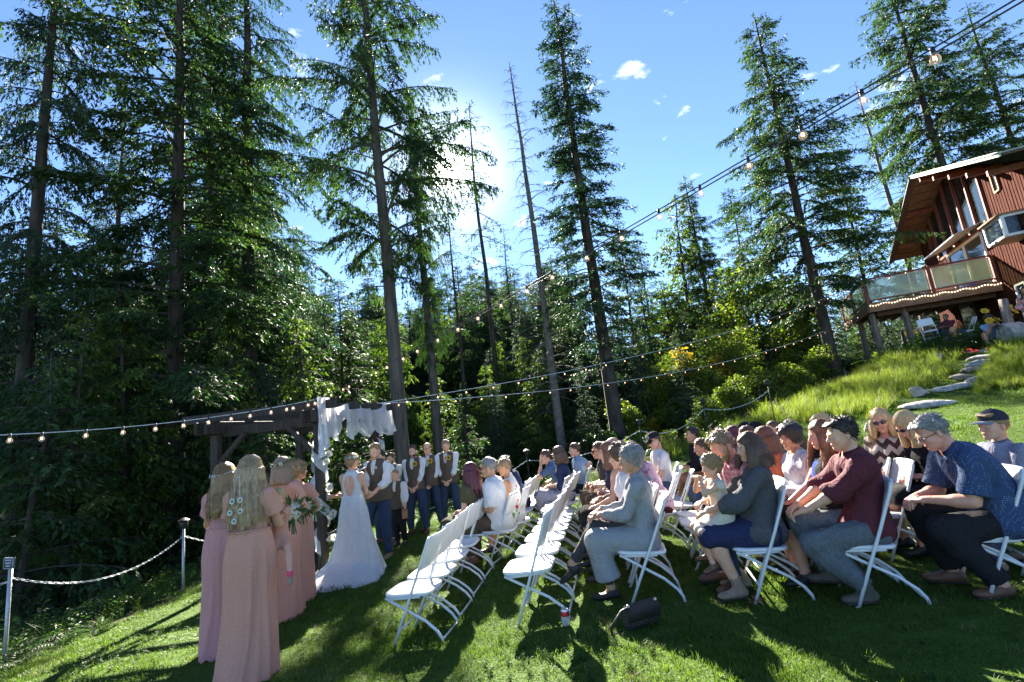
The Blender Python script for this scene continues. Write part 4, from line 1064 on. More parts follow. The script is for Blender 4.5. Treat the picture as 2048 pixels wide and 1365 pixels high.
for px, y, h, lab in ((1205, 15.4, 1.7, 'leafy alder bush just right of the snag trunk foot'), (1268, 16.2, 2.1, 'alder bush behind the shaven guest and the bald head'), (1338, 16.0, 1.7, 'alder bush behind the grey cap'), (1425, 15.6, 1.9, 'bright alder bush over the black-shirted man'),
                      (1485, 16.5, 2.3, 'round alder bush right of the golden saplings'), (1532, 17.5, 2.4, 'alder bush at the crooked maple foot, towards the picture centre'), (1592, 18.5, 2.3, 'alder bush at the crooked maple foot, towards the lodge'), (1680, 19.5, 2.4, 'leafy bush in front of the big open fir trunk'),
                      (1352, 21.5, 3.6, 'tall alder bush behind the golden bushes'), (1510, 23.0, 4.4, 'tall alder thicket under the upper light string'), (1610, 23.5, 4.2, 'alder thicket between the maple and the big open fir')):
    BL.append(('alder', px, y, h, 1.25, 'alder_bush', lab))
for k, px, y, h, w, nm, lab in BL: bush(k, px, y, h, w, nm, lab, 'bushes and small trees at the wood edge')

# ------------------------------------------------------------------ grass, weeds, flowers (uncountable)
M_grass = mat('lawn_blades', (.065, .120, .015), (.115, .175, .025), 1.2, .5, trans=.45, island=.35, spec=.25, tcol=(1.35, 1.45, .7))
M_long = mat('long_grass_blades', (.12, .17, .025), (.20, .24, .045), 1.5, .55, trans=.45, island=.35, spec=.25, tcol=(1.3, 1.35, .7))
M_weed = mat('weed_leaves', (.030, .070, .016), (.065, .115, .025), 2.0, .5, trans=.4, island=.4, spec=.3, tcol=(1.4, 1.6, .8))
def blades(seed, n, h, r, w, bend=.5, m=None):
    g = np.random.default_rng(seed); V = []; Q = []; k = 3
    for i in range(n):
        a = g.uniform(0, 6.28); p = np.array([math.cos(a), math.sin(a), 0]) * r * math.sqrt(g.uniform(0, 1)); b = g.uniform(0, 6.28); d = np.array([math.cos(b), math.sin(b), 0]); s = np.array([-d[1], d[0], 0])
        H_ = h * g.uniform(.55, 1.15); be = bend * g.uniform(.2, 1.0); o = len(V)
        for j in range(k + 1):
            f = j / k; c = p + d * H_ * be * f * f + [0, 0, H_ * (f - .25 * be * f * f)]; ww = w * (1 - f * .92) * .5
            V += [c + s * ww, c - s * ww]
        for j in range(k): Q.append([o + 2 * j, o + 2 * j + 1, o + 2 * j + 3, o + 2 * j + 2])
    q = MB(); q.add(np.array(V), Q); return q.mesh('blades', [m], False)
def scatter_pts(n, x0, x1, y0, y1, keep, seed):
    g = np.random.default_rng(seed); X = g.uniform(x0, x1, n); Y = g.uniform(y0, y1, n); k = keep(X, Y); X, Y = X[k], Y[k]
    return np.stack([X, Y, ground_z(X, Y) - .006], 1), g
def proj_many(P):
    q = P - CAM; z = q @ _F; return PW / 2 + FPX * (q @ _RR) / z, PH / 2 - FPX * (q @ _UU) / z, z
def in_view(X, Y, m=120):
    P = np.stack([X, Y, ground_z(X, Y)], 1); a, b, z = proj_many(P); return (z > .3) & (a > -m) & (a < PW + m) & (b < PH + 260)
def lawn_grass():
    def keep(X, Y):
        d = np.hypot(X, Y); dens = np.clip(1.25 - d / 9.0, .17, 1.0)
        g = np.random.default_rng(8).uniform(0, 1, len(X))
        return in_view(X, Y) & (g < dens) & (X > lawn_edge(Y) - .1 + .2 * np.sin(Y * 3)) & (d > .9)
    P, g = scatter_pts(150000, -6.5, 15, .8, 16, keep, 5); n = len(P); d = np.hypot(P[:, 0], P[:, 1]); sc = np.clip(.72 + d * .055, .75, 1.5) * g.uniform(.75, 1.25, n)
    patch = .75 + .35 * np.sin(P[:, 0] * 2.1 + np.sin(P[:, 1] * 1.7)) * np.sin(P[:, 1] * 2.6)
    S = np.stack([sc * 1.05, sc * 1.05, sc * patch], 1); Ro = np.stack([g.normal(0, .12, n), g.normal(0, .12, n), g.uniform(0, 6.28, n)], 1)
    gn_scatter('lawn_grass', P, Ro, S, g.integers(0, 4, n), [('t%d' % k, blades(50 + k, 20, .046, .060, .0058, .9, M_grass)) for k in range(4)], 'short mown green grass covering the lawn')
lawn_grass()
def poly_mask(poly):
    poly = np.asarray(poly, float)
    def f(X, Y):
        P = np.stack([X, Y, ground_z(X, Y)], 1); a, b, z = proj_many(P); ins = np.zeros(len(X), bool); n = len(poly)
        for i in range(n):
            x1, y1 = poly[i]; x2, y2 = poly[(i + 1) % n]; c = ((y1 > b) != (y2 > b)) & (a < (x2 - x1) * (b - y1) / (y2 - y1 + 1e-12) + x1); ins ^= c
        return ins & (z > .5)
    return f
HILL = poly_mask([(1290, 900), (1400, 835), (1470, 815), (1560, 765), (1650, 750), (1760, 722), (1830, 702), (1880, 702), (1930, 712), (1915, 745), (1880, 772), (1830, 790), (1790, 812), (1740, 838), (1690, 838), (1610, 850), (1500, 870), (1430, 893), (1330, 925)])
RIGHT = poly_mask([(1990, 706), (2030, 700), (2120, 700), (2140, 770), (2040, 775), (1990, 785), (1945, 792), (1965, 760), (1985, 735)])
def long_grass():
    P1, g = scatter_pts(60000, 2, 26, 9, 26, HILL, 12); P2, g2 = scatter_pts(40000, 8, 26, 8, 24, RIGHT, 13)
    P = np.concatenate([P1[:4200], P2[:1500]]); n = len(P); g = np.random.default_rng(3)
    sc = g.uniform(.55, 1.2, n) * (.8 + .3 * np.sin(P[:, 0] * 1.6) * np.sin(P[:, 1] * 1.3))
    Ro = np.stack([g.normal(0, .15, n), g.normal(0, .15, n), g.uniform(0, 6.28, n)], 1)
    gn_scatter('long_grass', P, Ro, np.stack([sc] * 3, 1), g.integers(0, 4, n), [('g%d' % k, blades(70 + k, 34, .46, .13, .013, .8, M_long)) for k in range(4)], 'tall sunlit yellow-green grass on the slope')
long_grass()
def weed_mesh(seed, h=.4):
    g = np.random.default_rng(seed); q = MB()
    for s in range(4):
        a = g.uniform(0, 6.28); d = np.array([math.cos(a), math.sin(a), 0]); H_ = h * g.uniform(.6, 1.1); pts = [np.zeros(3), d * .06 + [0, 0, H_ * .5], d * .16 + [0, 0, H_]]; q.tube(pts, [.005, .004, .002], 3, cap=False)
        k = 9; P = []; 
        for i in range(k):
            f = .2 + .8 * i / k; c = np.array([np.interp(f, [0, .5, 1], [p[j] for p in pts]) for j in range(3)]); b = i * 2.4 + a; e = unit(np.array([math.cos(b), math.sin(b), g.uniform(-.2, .5)])); w_ = unit(np.cross(e, [0, 0, 1.0])); L_ = .13 * (1.15 - f * .6) * g.uniform(.7, 1.2)
            q.add([c, c + e * L_ * .45 + w_ * L_ * .24 + [0, 0, .01], c + e * L_ - [0, 0, L_ * .2], c + e * L_ * .45 - w_ * L_ * .24 + [0, 0, .01]], [[0, 1, 2, 3]])
    return q.mesh('weed', [M_weed], False)
def fern_mesh(seed, L_=.5):
    g = np.random.default_rng(seed); q = MB()
    for s in range(8):
        a = s / 8 * 6.28 + g.normal(0, .2); d = np.array([math.cos(a), math.sin(a), 0]); sd = np.array([-d[1], d[0], 0]); l = L_ * g.uniform(.7, 1.1); n = 12
        for i in range(1, n):
            f = i / n; c = d * l * f + [0, 0, l * (.9 * f - .75 * f * f)]; w_ = l * .26 * (1 - f) ** .7 * (.4 + min(1, f * 4) * .6)
            for sg in (-1, 1): q.add([c, c + sd * sg * w_ * .6 + d * .03, c + sd * sg * w_ + d * .05 - [0, 0, .02], c + sd * sg * w_ * .5 - d * .008], [[0, 1, 2, 3]])
    return q.mesh('fern', [M_weed], False)
def weeds():
    def keep(X, Y): 
        e = lawn_edge(Y) - X; return (e > -.12) & (e < 3.2) & in_view(X, Y, 300) & (np.random.default_rng(2).uniform(0, 1, len(X)) < np.clip(1.1 - e / 3.4, .15, 1))
    P, g = scatter_pts(6500, -11, 7, 3.2, 16, keep, 17); n = len(P); e = lawn_edge(P[:, 1]) - P[:, 0]
    sc = g.uniform(.45, 1.15, n) * np.clip(.55 + e * .5, .5, 1.25)
    Ro = np.stack([g.normal(0, .15, n), g.normal(0, .15, n), g.uniform(0, 6.28, n)], 1)
    src = [('a_weed', weed_mesh(1)), ('b_weed', weed_mesh(2, .55)), ('c_fern', fern_mesh(3)), ('d_grass', blades(90, 26, .5, .14, .010, .9, M_weed)), ('e_fern', fern_mesh(5, .65)), ('f_grass', blades(91, 24, .42, .12, .010, .8, M_grass))]
    gn_scatter('undergrowth', P, Ro, np.stack([sc] * 3, 1), g.choice(6, n, p=[.24, .2, .16, .16, .1, .14]), src, 'weeds, ferns and rough grass along the wood edge')
    # leafy floor under the forest and in front of the lodge
    def keep2(X, Y): return (lawn_edge(Y) - X > 2.5) & in_view(X, Y, 100)
    P, g = scatter_pts(2600, -22, 20, 9, 30, keep2, 19); n = len(P); sc = g.uniform(.7, 1.8, n)
    gn_scatter('forest_undergrowth', P, np.stack([0 * sc, 0 * sc, g.uniform(0, 6.28, n)], 1), np.stack([sc] * 3, 1), g.choice(6, n), src, 'leafy undergrowth below the conifers')
    HM = poly_mask([(1720, 735), (1800, 690), (1930, 665), (2000, 668), (1985, 700), (1900, 712), (1800, 730)])
    P, g = scatter_pts(9000, 8, 30, 10, 30, HM, 23); P = P[:420]; n = len(P); sc = g.uniform(.8, 1.7, n)
    gn_scatter('garden_weeds', P, np.stack([0 * sc, 0 * sc, g.uniform(0, 6.28, n)], 1), np.stack([sc] * 3, 1), g.choice(6, n), src, 'tangled garden plants in front of the lodge')
weeds()
def clover():
    P, g = scatter_pts(9000, -6, 7, 1.2, 8, lambda X, Y: in_view(X, Y) & (X > lawn_edge(Y) + .1) & (np.sin(X * 1.9 + 1) * np.sin(Y * 2.3) + np.random.default_rng(4).normal(0, .4, len(X)) > .62), 29); n = len(P); sc = g.uniform(.10, .20, n)
    P2, g2 = scatter_pts(2600, -6, 7, 1.2, 9, lambda X, Y: in_view(X, Y) & (X > lawn_edge(Y) + .1) & (np.sin(X * 2.7) * np.sin(Y * 1.7 + 2) + np.random.default_rng(6).normal(0, .4, len(X)) > .75), 31); n2 = len(P2)
    Pa = np.concatenate([P, P2]); S = np.concatenate([sc, g2.uniform(.9, 1.5, n2)])
    gn_scatter('lawn_weeds', Pa, np.stack([0 * S, 0 * S, g.uniform(0, 6.28, n + n2)], 1), np.stack([S] * 3, 1), np.concatenate([g.integers(0, 2, n), np.full(n2, 2)]), [('a_clover', weed_mesh(41)), ('b_clover', weed_mesh(42)), ('c_tuft', blades(95, 14, .052, .05, .005, .9, mat('dry_grass_blades', (.16, .15, .05), (.20, .21, .06), 3, .6, trans=.35, island=.3)))], 'clover and coarser tufts in the lawn')
clover()
def flower_plant(name, label, px, py, h, n, colm, r, seed, spread=.3):
    p = on_ground(px, py); g = np.random.default_rng(seed); t = thing(name, label, 'plant', p); q = MB(); f = MB()
    for i in range(n):
        a = g.uniform(0, 6.28); d = np.array([math.cos(a), math.sin(a), 0]) * spread * math.sqrt(g.uniform(0, 1)); H_ = h * g.uniform(.7, 1.1); q.tube([d * .2 - [0, 0, .05], d * .6 + [0, 0, H_ * .6], d + [0, 0, H_]], [.007, .006, .004], 4, cap=False)
        for k in range(7):
            ff = g.uniform(.15, .85); c = d * ff + [0, 0, H_ * ff]; e = unit(np.append(g.normal(0, 1, 2), .1)); w_ = np.array([-e[1], e[0], 0]) * .035; q.add([c, c + e * .09 + w_, c + e * .2 - [0, 0, .05], c + e * .09 - w_], [[0, 1, 2, 3]])
        daisy(f, d + [0, 0, H_ + .01], (g.normal(0, .5), -.8 + g.normal(0, .3), .7), r, 0, 1, 9)
    q.build('leaves', [M_weed], t, False); f.build('blossoms', [colm, M_yel], t, False)
flower_plant('sunflower_plant', 'tall yellow flowers right of the boy on the steps', 2024, 692, 1.1, 9, mat('flower_yellow', (.65, .40, .02), rough=.6, trans=.2), .13, 1, .5)
flower_plant('red_flowers', 'small red flowers beside the upper garden steps', 1952, 716, .25, 7, mat('flower_red', (.55, .03, .02), rough=.6, trans=.2), .06, 2, .3)
flower_plant('orange_flowers', 'orange flowers on the slope below the deck post', 1778, 722, .55, 6, mat('flower_orange', (.60, .20, .02), rough=.6, trans=.2), .08, 3, .5)
flower_plant('yellow_flowers', 'yellow flowers behind the black stove', 1835, 690, .9, 7, mat('flower_yellow', (.65, .40, .02)), .09, 4, .6)
# ------------------------------------------------------------------ implicit-surface bodies
def v3(*a): return np.array(a, float)

class SDF:
    def __init__(s, h, k=.02): s.h = h; s.k = k; s.P = []
    def _dist(s, kind, a, X):
        if kind == 'cap':
            A, B, ra, rb, fa, fb = a; d = B - A; L2 = max(d @ d, 1e-9); q = X - A
            t = (q @ d) / L2; tc = np.clip(t, 0, 1)
            r = np.linalg.norm(q - tc[..., None] * d, axis=-1) - (ra + (rb - ra) * tc)
            L = math.sqrt(L2)
            if fa: r = np.maximum(r, -t * L)
            if fb: r = np.maximum(r, (t - 1) * L)
            return r
        c, rad, rot = a; q = X - c
        if rot is not None: q = q @ rot
        if kind == 'ell':
            n = np.linalg.norm(q / rad, axis=-1); g = np.linalg.norm(q / (rad * rad), axis=-1)
            return n * (n - 1) / np.maximum(g, 1e-6)
        e = np.abs(q) - rad[:3] + rad[3]                       # box
        return np.linalg.norm(np.maximum(e, 0), axis=-1) + np.minimum(e.max(-1), 0) - rad[3]
    def cap(s, a, b, ra, rb=None, fa=False, fb=False, k=None, sub=False):
        a = np.asarray(a, float); b = np.asarray(b, float); rb = ra if rb is None else rb; r = max(ra, rb)
        s.P.append(('cap', (a, b, ra, rb, fa, fb), np.minimum(a, b) - r, np.maximum(a, b) + r, s.k if k is None else k, sub)); return s
    def ell(s, c, r, rot=None, k=None, sub=False):
        c = np.asarray(c, float); r = np.broadcast_to(np.asarray(r, float), (3,)); m = r if rot is None else np.abs(rot) @ r
        s.P.append(('ell', (c, r, rot), c - m, c + m, s.k if k is None else k, sub)); return s
    def box(s, c, r, rad=.01, rot=None, k=None, sub=False):
        c = np.asarray(c, float); r = np.asarray(r, float); m = r if rot is None else np.abs(rot) @ r
        s.P.append(('box', (c, np.append(r, rad), rot), c - m, c + m, s.k if k is None else k, sub)); return s
    def mesh(s, disp=None, lo_cut=None):
        h = s.h; pad = 3 * h
        lo = np.min([p[2] for p in s.P if not p[5]], 0) - pad; hi = np.max([p[3] for p in s.P if not p[5]], 0) + pad
        n = np.ceil((hi - lo) / h).astype(int) + 1
        F = np.full(n, 1.0, np.float32); ax = [lo[i] + h * np.arange(n[i]) for i in range(3)]
        for kind, a, pl, ph, k, sub in s.P:
            m = max(k, 0) + pad
            i0 = np.maximum(((pl - m - lo) / h).astype(int), 0); i1 = np.minimum(((ph + m - lo) / h).astype(int) + 2, n)
            if (i1 <= i0).any(): continue
            sl = tuple(slice(i0[i], i1[i]) for i in range(3))
            X = np.stack(np.meshgrid(*[ax[i][sl[i]] for i in range(3)], indexing='ij'), -1)
            d = s._dist(kind, a, X).astype(np.float32); f = F[sl]
            if sub:
                d = -d; q = np.maximum(k - np.abs(f - d), 0) / k if k > 0 else 0; F[sl] = np.maximum(f, d) + q * q * k * .25
            else:
                q = np.maximum(k - np.abs(f - d), 0) / k if k > 0 else 0; F[sl] = np.minimum(f, d) - q * q * k * .25
        if disp is not None:
            w = np.where(np.abs(F) < .06); X = np.stack([ax[i][w[i]] for i in range(3)], -1); F[w] += disp(X)
        return surface_net(F, lo, h)

def surface_net(F, lo, h):
    I = F < 0; nx, ny, nz = F.shape
    C = [(a, b, c) for a in (0, 1) for b in (0, 1) for c in (0, 1)]
    sl = lambda A, c: A[c[0]:nx - 1 + c[0], c[1]:ny - 1 + c[1], c[2]:nz - 1 + c[2]]
    cnt = sum(sl(I, c).astype(np.int8) for c in C)
    act = np.argwhere((cnt > 0) & (cnt < 8)); m = len(act)
    idx = np.full((nx - 1, ny - 1, nz - 1), -1, np.int32); idx[act[:, 0], act[:, 1], act[:, 2]] = np.arange(m)
    acc = np.zeros((m, 3)); num = np.zeros(m)
    vals = {c: F[act[:, 0] + c[0], act[:, 1] + c[1], act[:, 2] + c[2]] for c in C}
    for c in C:
        for ax in range(3):
            if c[ax] == 1: continue
            d = list(c); d[ax] = 1; d = tuple(d)
            fa, fb = vals[c], vals[d]; x = (fa < 0) != (fb < 0)
            t = fa[x] / (fa[x] - fb[x]); p = np.array(c, float) + t[:, None] * (np.array(d) - np.array(c))
            acc[x] += p; num[x] += 1
    V = lo + h * (act + acc / num[:, None])
    Qs = []
    for ax in range(3):
        a1, a2 = (ax + 1) % 3, (ax + 2) % 3
        s0 = [slice(None)] * 3; s1 = [slice(None)] * 3; s0[ax] = slice(0, -1); s1[ax] = slice(1, None)
        e = I[tuple(s0)] != I[tuple(s1)]
        w = np.argwhere(e); ok = (w[:, a1] > 0) & (w[:, a2] > 0) & (w[:, a1] < F.shape[a1] - 1) & (w[:, a2] < F.shape[a2] - 1); w = w[ok]
        def cell(d1, d2):
            q = w.copy(); q[:, a1] -= d1; q[:, a2] -= d2; return idx[q[:, 0], q[:, 1], q[:, 2]]
        quad = np.stack([cell(1, 1), cell(0, 1), cell(0, 0), cell(1, 0)], 1)
        flip = ~I[w[:, 0], w[:, 1], w[:, 2]]
        quad[flip] = quad[flip][:, ::-1]; Qs.append(quad)
    return V, np.concatenate(Qs)

def wrinkle(seed, amp=.004, freq=38., squash=(1, 1, .6)):
    g = np.random.default_rng(seed); K = g.normal(0, 1, (7, 3)) * np.array(squash) * freq * .6; ph = g.uniform(0, 6.28, 7); A = g.uniform(.4, 1, 7)
    def f(X):
        w = X + .012 * np.sin(X[:, [1, 2, 0]] * 22 + ph[:3])
        s = np.zeros(len(X))
        for k in range(7): s += A[k] * np.sin(w @ K[k] + ph[k])
        return (amp * .45 * s).astype(np.float32)
    return f

def rot_axes(r, f, u): return np.stack([r, f, u], 1)
def rz3(a): c, s = math.cos(a), math.sin(a); return np.array([[c, -s, 0], [s, c, 0], [0, 0, 1.0]])
def rx3(a): c, s = math.cos(a), math.sin(a); return np.array([[1.0, 0, 0], [0, c, -s], [0, s, c]])
def ry3(a): c, s = math.cos(a), math.sin(a); return np.array([[c, 0, s], [0, 1.0, 0], [-s, 0, c]])

def ik(a, t, l1, l2, pole):
    d = t - a; L = np.linalg.norm(d)
    if L > (l1 + l2) * .995: t = a + d / L * (l1 + l2) * .995; d = t - a; L = np.linalg.norm(d)
    x = (l1 * l1 - l2 * l2 + L * L) / (2 * L); y = math.sqrt(max(l1 * l1 - x * x, 0)); e = d / L
    p = pole - e * (pole @ e); p = p / max(np.linalg.norm(p), 1e-6)
    return a + e * x + p * y, t

SKIN = {}
def skin(tone='light'):
    c = {'light': ((.62, .33, .21), (.70, .41, .28)), 'pink': ((.64, .30, .21), (.70, .37, .27)), 'tan': ((.46, .24, .14), (.55, .30, .18)),
         'dark': ((.20, .10, .065), (.26, .14, .09))}[tone]
    return mat('skin_' + tone, c[0], c[1], 14.0, .48, .12, 220.0, sss=.12, spec=.35)

def hair_mat(name, c1, c2):
    return mat('hair_' + name, c1, c2, 130.0, .48, .3, 150.0, stretch=(1, 1, .10), spec=.4, contrast=(.22, .78))
HAIR = dict(brown=((.050, .028, .015), (.13, .075, .042)), dark=((.012, .009, .008), (.045, .032, .026)), blonde=((.36, .21, .08), (.70, .48, .23)),
            darkblonde=((.17, .095, .042), (.38, .235, .11)), grey=((.15, .143, .135), (.30, .288, .272)), maroon=((.055, .012, .016), (.15, .035, .045)),
            auburn=((.12, .050, .025), (.27, .125, .068)), red=((.10, .034, .016), (.22, .082, .038)), ombre=((.15, .085, .042), (.62, .44, .25)),
            sandy=((.17, .11, .062), (.34, .235, .14)), stubble=((.30, .19, .14), (.36, .24, .18)))

def head_sdf(S, H, Rm, female, stubby=False):
    """skull, jaw, nose, brow, ears; H centre, Rm columns right / forward / up"""
    w = lambda x, y, z: H + Rm @ np.array([x, y, z])
    S.ell(w(0, -.014, .034), (.075, .096, .086), Rm)
    S.ell(w(0, .026, -.030), (.060, .062, .086), Rm, k=.03)
    S.cap(w(-.050, -.002, -.045), w(-.020, .062, -.094), .024, .020, k=.02); S.cap(w(.050, -.002, -.045), w(.020, .062, -.094), .024, .020, k=.02)
    S.ell(w(0, .072, -.094), (.022, .018, .018), Rm, k=.02)
    S.cap(w(-.034, .075, .012), w(.034, .075, .012), .014 if not female else .010, k=.02)
    S.cap(w(0, .084, .012), w(0, .110, -.030), .008, .0125, k=.012)
    S.ell(w(-.013, .096, -.036), .009, k=.008); S.ell(w(.013, .096, -.036), .009, k=.008)
    S.ell(w(-.037, .062, -.030), (.024, .022, .024), Rm, k=.02); S.ell(w(.037, .062, -.030), (.024, .022, .024), Rm, k=.02)
    S.cap(w(-.020, .083, -.064), w(.020, .083, -.064), .010, k=.012)
    for sx in (-1, 1):
        S.ell(w(sx * .031, .094, -.004), (.016, .014, .010), Rm, k=.010, sub=True)
        S.ell(w(sx * .076, -.012, -.012), (.011, .021, .031), Rm @ rz3(sx * -.35), k=.008)

def hand_sdf(S, w, d, n, side, curl=.5, spread=.12, thumb=1.0):
    """w wrist, d finger direction, n palm normal (out of the palm), side +1: thumb towards +x of (d x n)"""
    d = d / np.linalg.norm(d); n = n - d * (n @ d); n = n / np.linalg.norm(n); x = np.cross(d, n) * side
    S.cap(w - d * .03, w + d * .02, .026, .027, k=.02)
    S.box(w + d * .055, (.038, .045, .014), .013, rot_axes(x, d, n), k=.012)
    for i, (ox, l) in enumerate(((.030, .072), (.010, .080), (-.010, .075), (-.029, .060))):
        b = w + d * .095 + x * ox; a = curl * (1 + .12 * i); e = d + x * (ox * spread * 20)
        e = e / np.linalg.norm(e)
        d1 = e * math.cos(a * .6) + n * math.sin(a * .6); d2 = e * math.cos(a * 1.4) + n * math.sin(a * 1.4); d3 = e * math.cos(a * 2.0) + n * math.sin(a * 2.0)
        p1 = b + d1 * l * .45; p2 = p1 + d2 * l * .33; p3 = p2 + d3 * l * .25
        S.cap(b - d * .012, p1, .0095, .009, k=.004); S.cap(p1, p2, .0088, .008, k=.003); S.cap(p2, p3, .008, .0065, k=.003)
    t0 = w + d * .025 + x * .026; t1 = t0 + (d * .55 + x * .75 + n * .35 * thumb) * .042; t2 = t1 + (d * .85 + x * .25 + n * .45 * thumb) * .034
    S.cap(t0, t1, .014, .0105, k=.01); S.cap(t1, t2, .0105, .0085, k=.003)

class Body:
    """joint positions of one figure in its own frame: +y forward, z up, 1.75 m adult"""
    def __init__(b, pose='sit', lean=5, side=0, twist=0, female=False, girth=1.0, head=(0, 0, 0), neck=None, arms=('lap', 'lap'), legs=None,
                 headsize=1.0, seat=.455, shoulder=1.0, hunch=0.0, armlen=1.0, leglen=1.0):
        b.female, b.girth, b.pose = female, girth, pose
        b.P = v3(0, .01, seat + .068) if pose == 'sit' else v3(0, 0, .94)
        lean, side, twist = R(lean), R(side), R(twist)
        Rt = rz3(twist) @ ry3(side) @ rx3(-lean)
        b.r, b.f, b.u = Rt[:, 0], Rt[:, 1], Rt[:, 2]
        b.RT = Rt
        Rh2 = rz3(twist) @ ry3(side) @ rx3(-(lean + R(hunch)))
        u2 = Rh2[:, 2]
        b.W = b.P + b.u * .17
        b.C = b.W + (b.u + u2) / 2 * .19
        b.N = b.C + u2 * .175
        b.r2, b.f2, b.u2 = Rh2[:, 0], Rh2[:, 1], Rh2[:, 2]
        yaw, pit, rol = [R(a) for a in head]
        nl = (lean + R(hunch)) * .75 if neck is None else R(neck)
        nd = rz3(twist) @ ry3(side) @ rx3(-nl) @ v3(0, 0, 1)
        b.RH = rz3(yaw) @ ry3(rol) @ rx3(pit)
        b.hs = headsize
        b.H = b.N + nd * (.082) + b.RH @ v3(0, .02, .085 * headsize)
        sw = (.162 if female else .193) * shoulder
        b.S = {s: b.N - u2 * .055 + b.r2 * s * sw for s in (-1, 1)}
        b.hip = {s: b.P + v3(s * .088, 0, -.01) for s in (-1, 1)}
        # legs
        b.K, b.A, b.toe = {}, {}, {}
        legs = legs or ('sit', 'sit') if pose == 'sit' else (legs or ('stand', 'stand'))
        for s, L in zip((-1, 1), legs):
            tgt = {'sit': v3(s * .12, .40, .09), 'back': v3(s * .11, .20, .11), 'fwd': v3(s * .12, .54, .09), 'wide': v3(s * .22, .42, .09),
                   'stand': v3(s * .10, -.01, .085), 'apart': v3(s * .18, -.01, .085)}.get(L) if isinstance(L, str) else v3(*L[:3])
            pole = v3(s * (.05 if L != 'wide' else .45), 1, 1.0 if pose == 'sit' else 0) if isinstance(L, str) or len(L) < 6 else v3(*L[3:6])
            b.K[s], b.A[s] = ik(b.hip[s], tgt, .43 * leglen, .42 * leglen, pole)
            td = v3(s * .22, 1, 0); b.toe[s] = td / np.linalg.norm(td)
            if not isinstance(L, str) and len(L) >= 9: b.toe[s] = v3(*L[6:9]) / np.linalg.norm(L[6:9])
        # arms
        b.E, b.Wr, b.hd, b.hn, b.curl = {}, {}, {}, {}, {}
        mid = (b.K[-1] + b.K[1]) / 2
        for s, A in zip((-1, 1), arms):
            pole = b.r2 * s * .55 - b.f2 * .6 - v3(0, 0, .8); hn = None; curl = .5; hd = None
            if A == 'lap': tgt = v3(s * .05, .27, .665); hd = v3(-s * .7, .65, -.15); hn = v3(0, .1, -1)
            elif A == 'knee': tgt = b.K[s] * .8 + b.hip[s] * .2 + v3(0, 0, .10); hd = v3(0, 1, -.25); hn = v3(0, -.2, -1)
            elif A == 'clasp': tgt = b.P + v3(s * .075, .15, -.02) if pose != 'sit' else v3(s * .045, .36, .67); hd = v3(-s * .75, .45, -.5); hn = v3(-s * .3, -.9, .1); curl = .75
            elif A == 'side': tgt = b.S[s] + v3(s * .09, .04, -.54); hd = v3(0, .1, -1); hn = v3(-s, .1, 0); curl = .35
            elif A == 'hold': pole = b.r2 * s * 1.1 - b.f2 * .35 - v3(0, 0, .7); tgt = b.P + v3(s * .055, .27, .13); hd = v3(-s * .5, .75, .1); hn = v3(-s, .1, .1); curl = .9
            elif A == 'front': tgt = b.P + v3(s * .06, .30, .20); hd = v3(-s * .55, .8, .2); hn = v3(-s, 0, .2); curl = .8
            elif A == 'face': tgt = b.H + b.RH @ v3(s * .03, .10, -.09); hd = b.RH @ v3(-s * .2, -.1, 1); hn = b.RH @ v3(0, -1, 0); pole = v3(s * .2, .3, -1); curl = .8
            else: tgt = v3(*A[:3]); hd = v3(*A[3:6]) if len(A) >= 6 else None; hn = v3(*A[6:9]) if len(A) >= 9 else None; curl = A[9] if len(A) > 9 else .6
            b.E[s], b.Wr[s] = ik(b.S[s], tgt, .285 * armlen, .255 * armlen, pole)
            fd = b.Wr[s] - b.E[s]; fd = fd / np.linalg.norm(fd)
            b.hd[s] = fd if hd is None else (hd / np.linalg.norm(hd) * .7 + fd * .3)
            b.hn[s] = hn if hn is not None else v3(-s, 0, -.3)
            b.curl[s] = curl

    def torso(b, S, off=0.0, hem=0.0, arms_cut=False, low=True, flare=0.0):
        g = b.girth; Rt, R2 = b.RT, rot_axes(b.r2, b.f2, b.u2)
        Rm = rot_axes(*(lambda u: (b.r, np.cross(u, b.r) , u))((b.u + b.u2) / np.linalg.norm(b.u + b.u2)))
        o = off
        if b.female:
            if low: S.ell(b.P + b.u * .02, (.168 * g + o, .125 * g + o, .115 + o), Rt, k=.06)
            S.ell(b.W + b.f * .01 * g, (.128 * g + o, .104 * g + o, .15 + o), Rt, k=.07)
            S.ell(b.C, (.142 * (.6 + .4 * g) + o, .105 * (.6 + .4 * g) + o, .17 + o), Rm, k=.06)
            for s in (-1, 1): S.ell(b.C + b.r2 * s * .068 + b.f2 * (.070 + .02 * (g - 1)) + b.u2 * .012, .056 * (.5 + .5 * g) + o, k=.04)
        else:
            if low: S.ell(b.P + b.u * .02, (.160 * g + o, .118 * g + o, .115 + o), Rt, k=.06)
            S.ell(b.W + b.f * (.012 + .06 * (g - 1)), (.140 * g + o, .108 * g + o, .16 + o), Rt, k=.07)
            S.ell(b.C + b.u2 * .015, (.160 * (.6 + .4 * g) + o, .116 * (.6 + .4 * g) + o, .175 + o), Rm, k=.06)
        sh = .6 if arms_cut else 1.0
        S.cap(b.N - b.u2 * .045 + (b.S[-1] - b.N) * sh * .8, b.N - b.u2 * .045 + (b.S[1] - b.N) * sh * .8, .052 + o, k=.05)
        S.cap(b.N + b.u2 * .02, b.N - b.u2 * .05, .058 + o * .6, .085 + o, k=.05)
        if hem > 0 and b.pose == 'sit':
            S.ell(b.P + b.f * .03 - b.u * .01, (.172 * g + o, .15 * g + o, .10 + o), Rt, k=.05)
        elif hem > 0:
            S.cap(b.P, b.P - (b.u * .6 + v3(0, 0, .4)) * hem, .15 * g + o, .165 * g + o + flare, fb=True, k=.05)

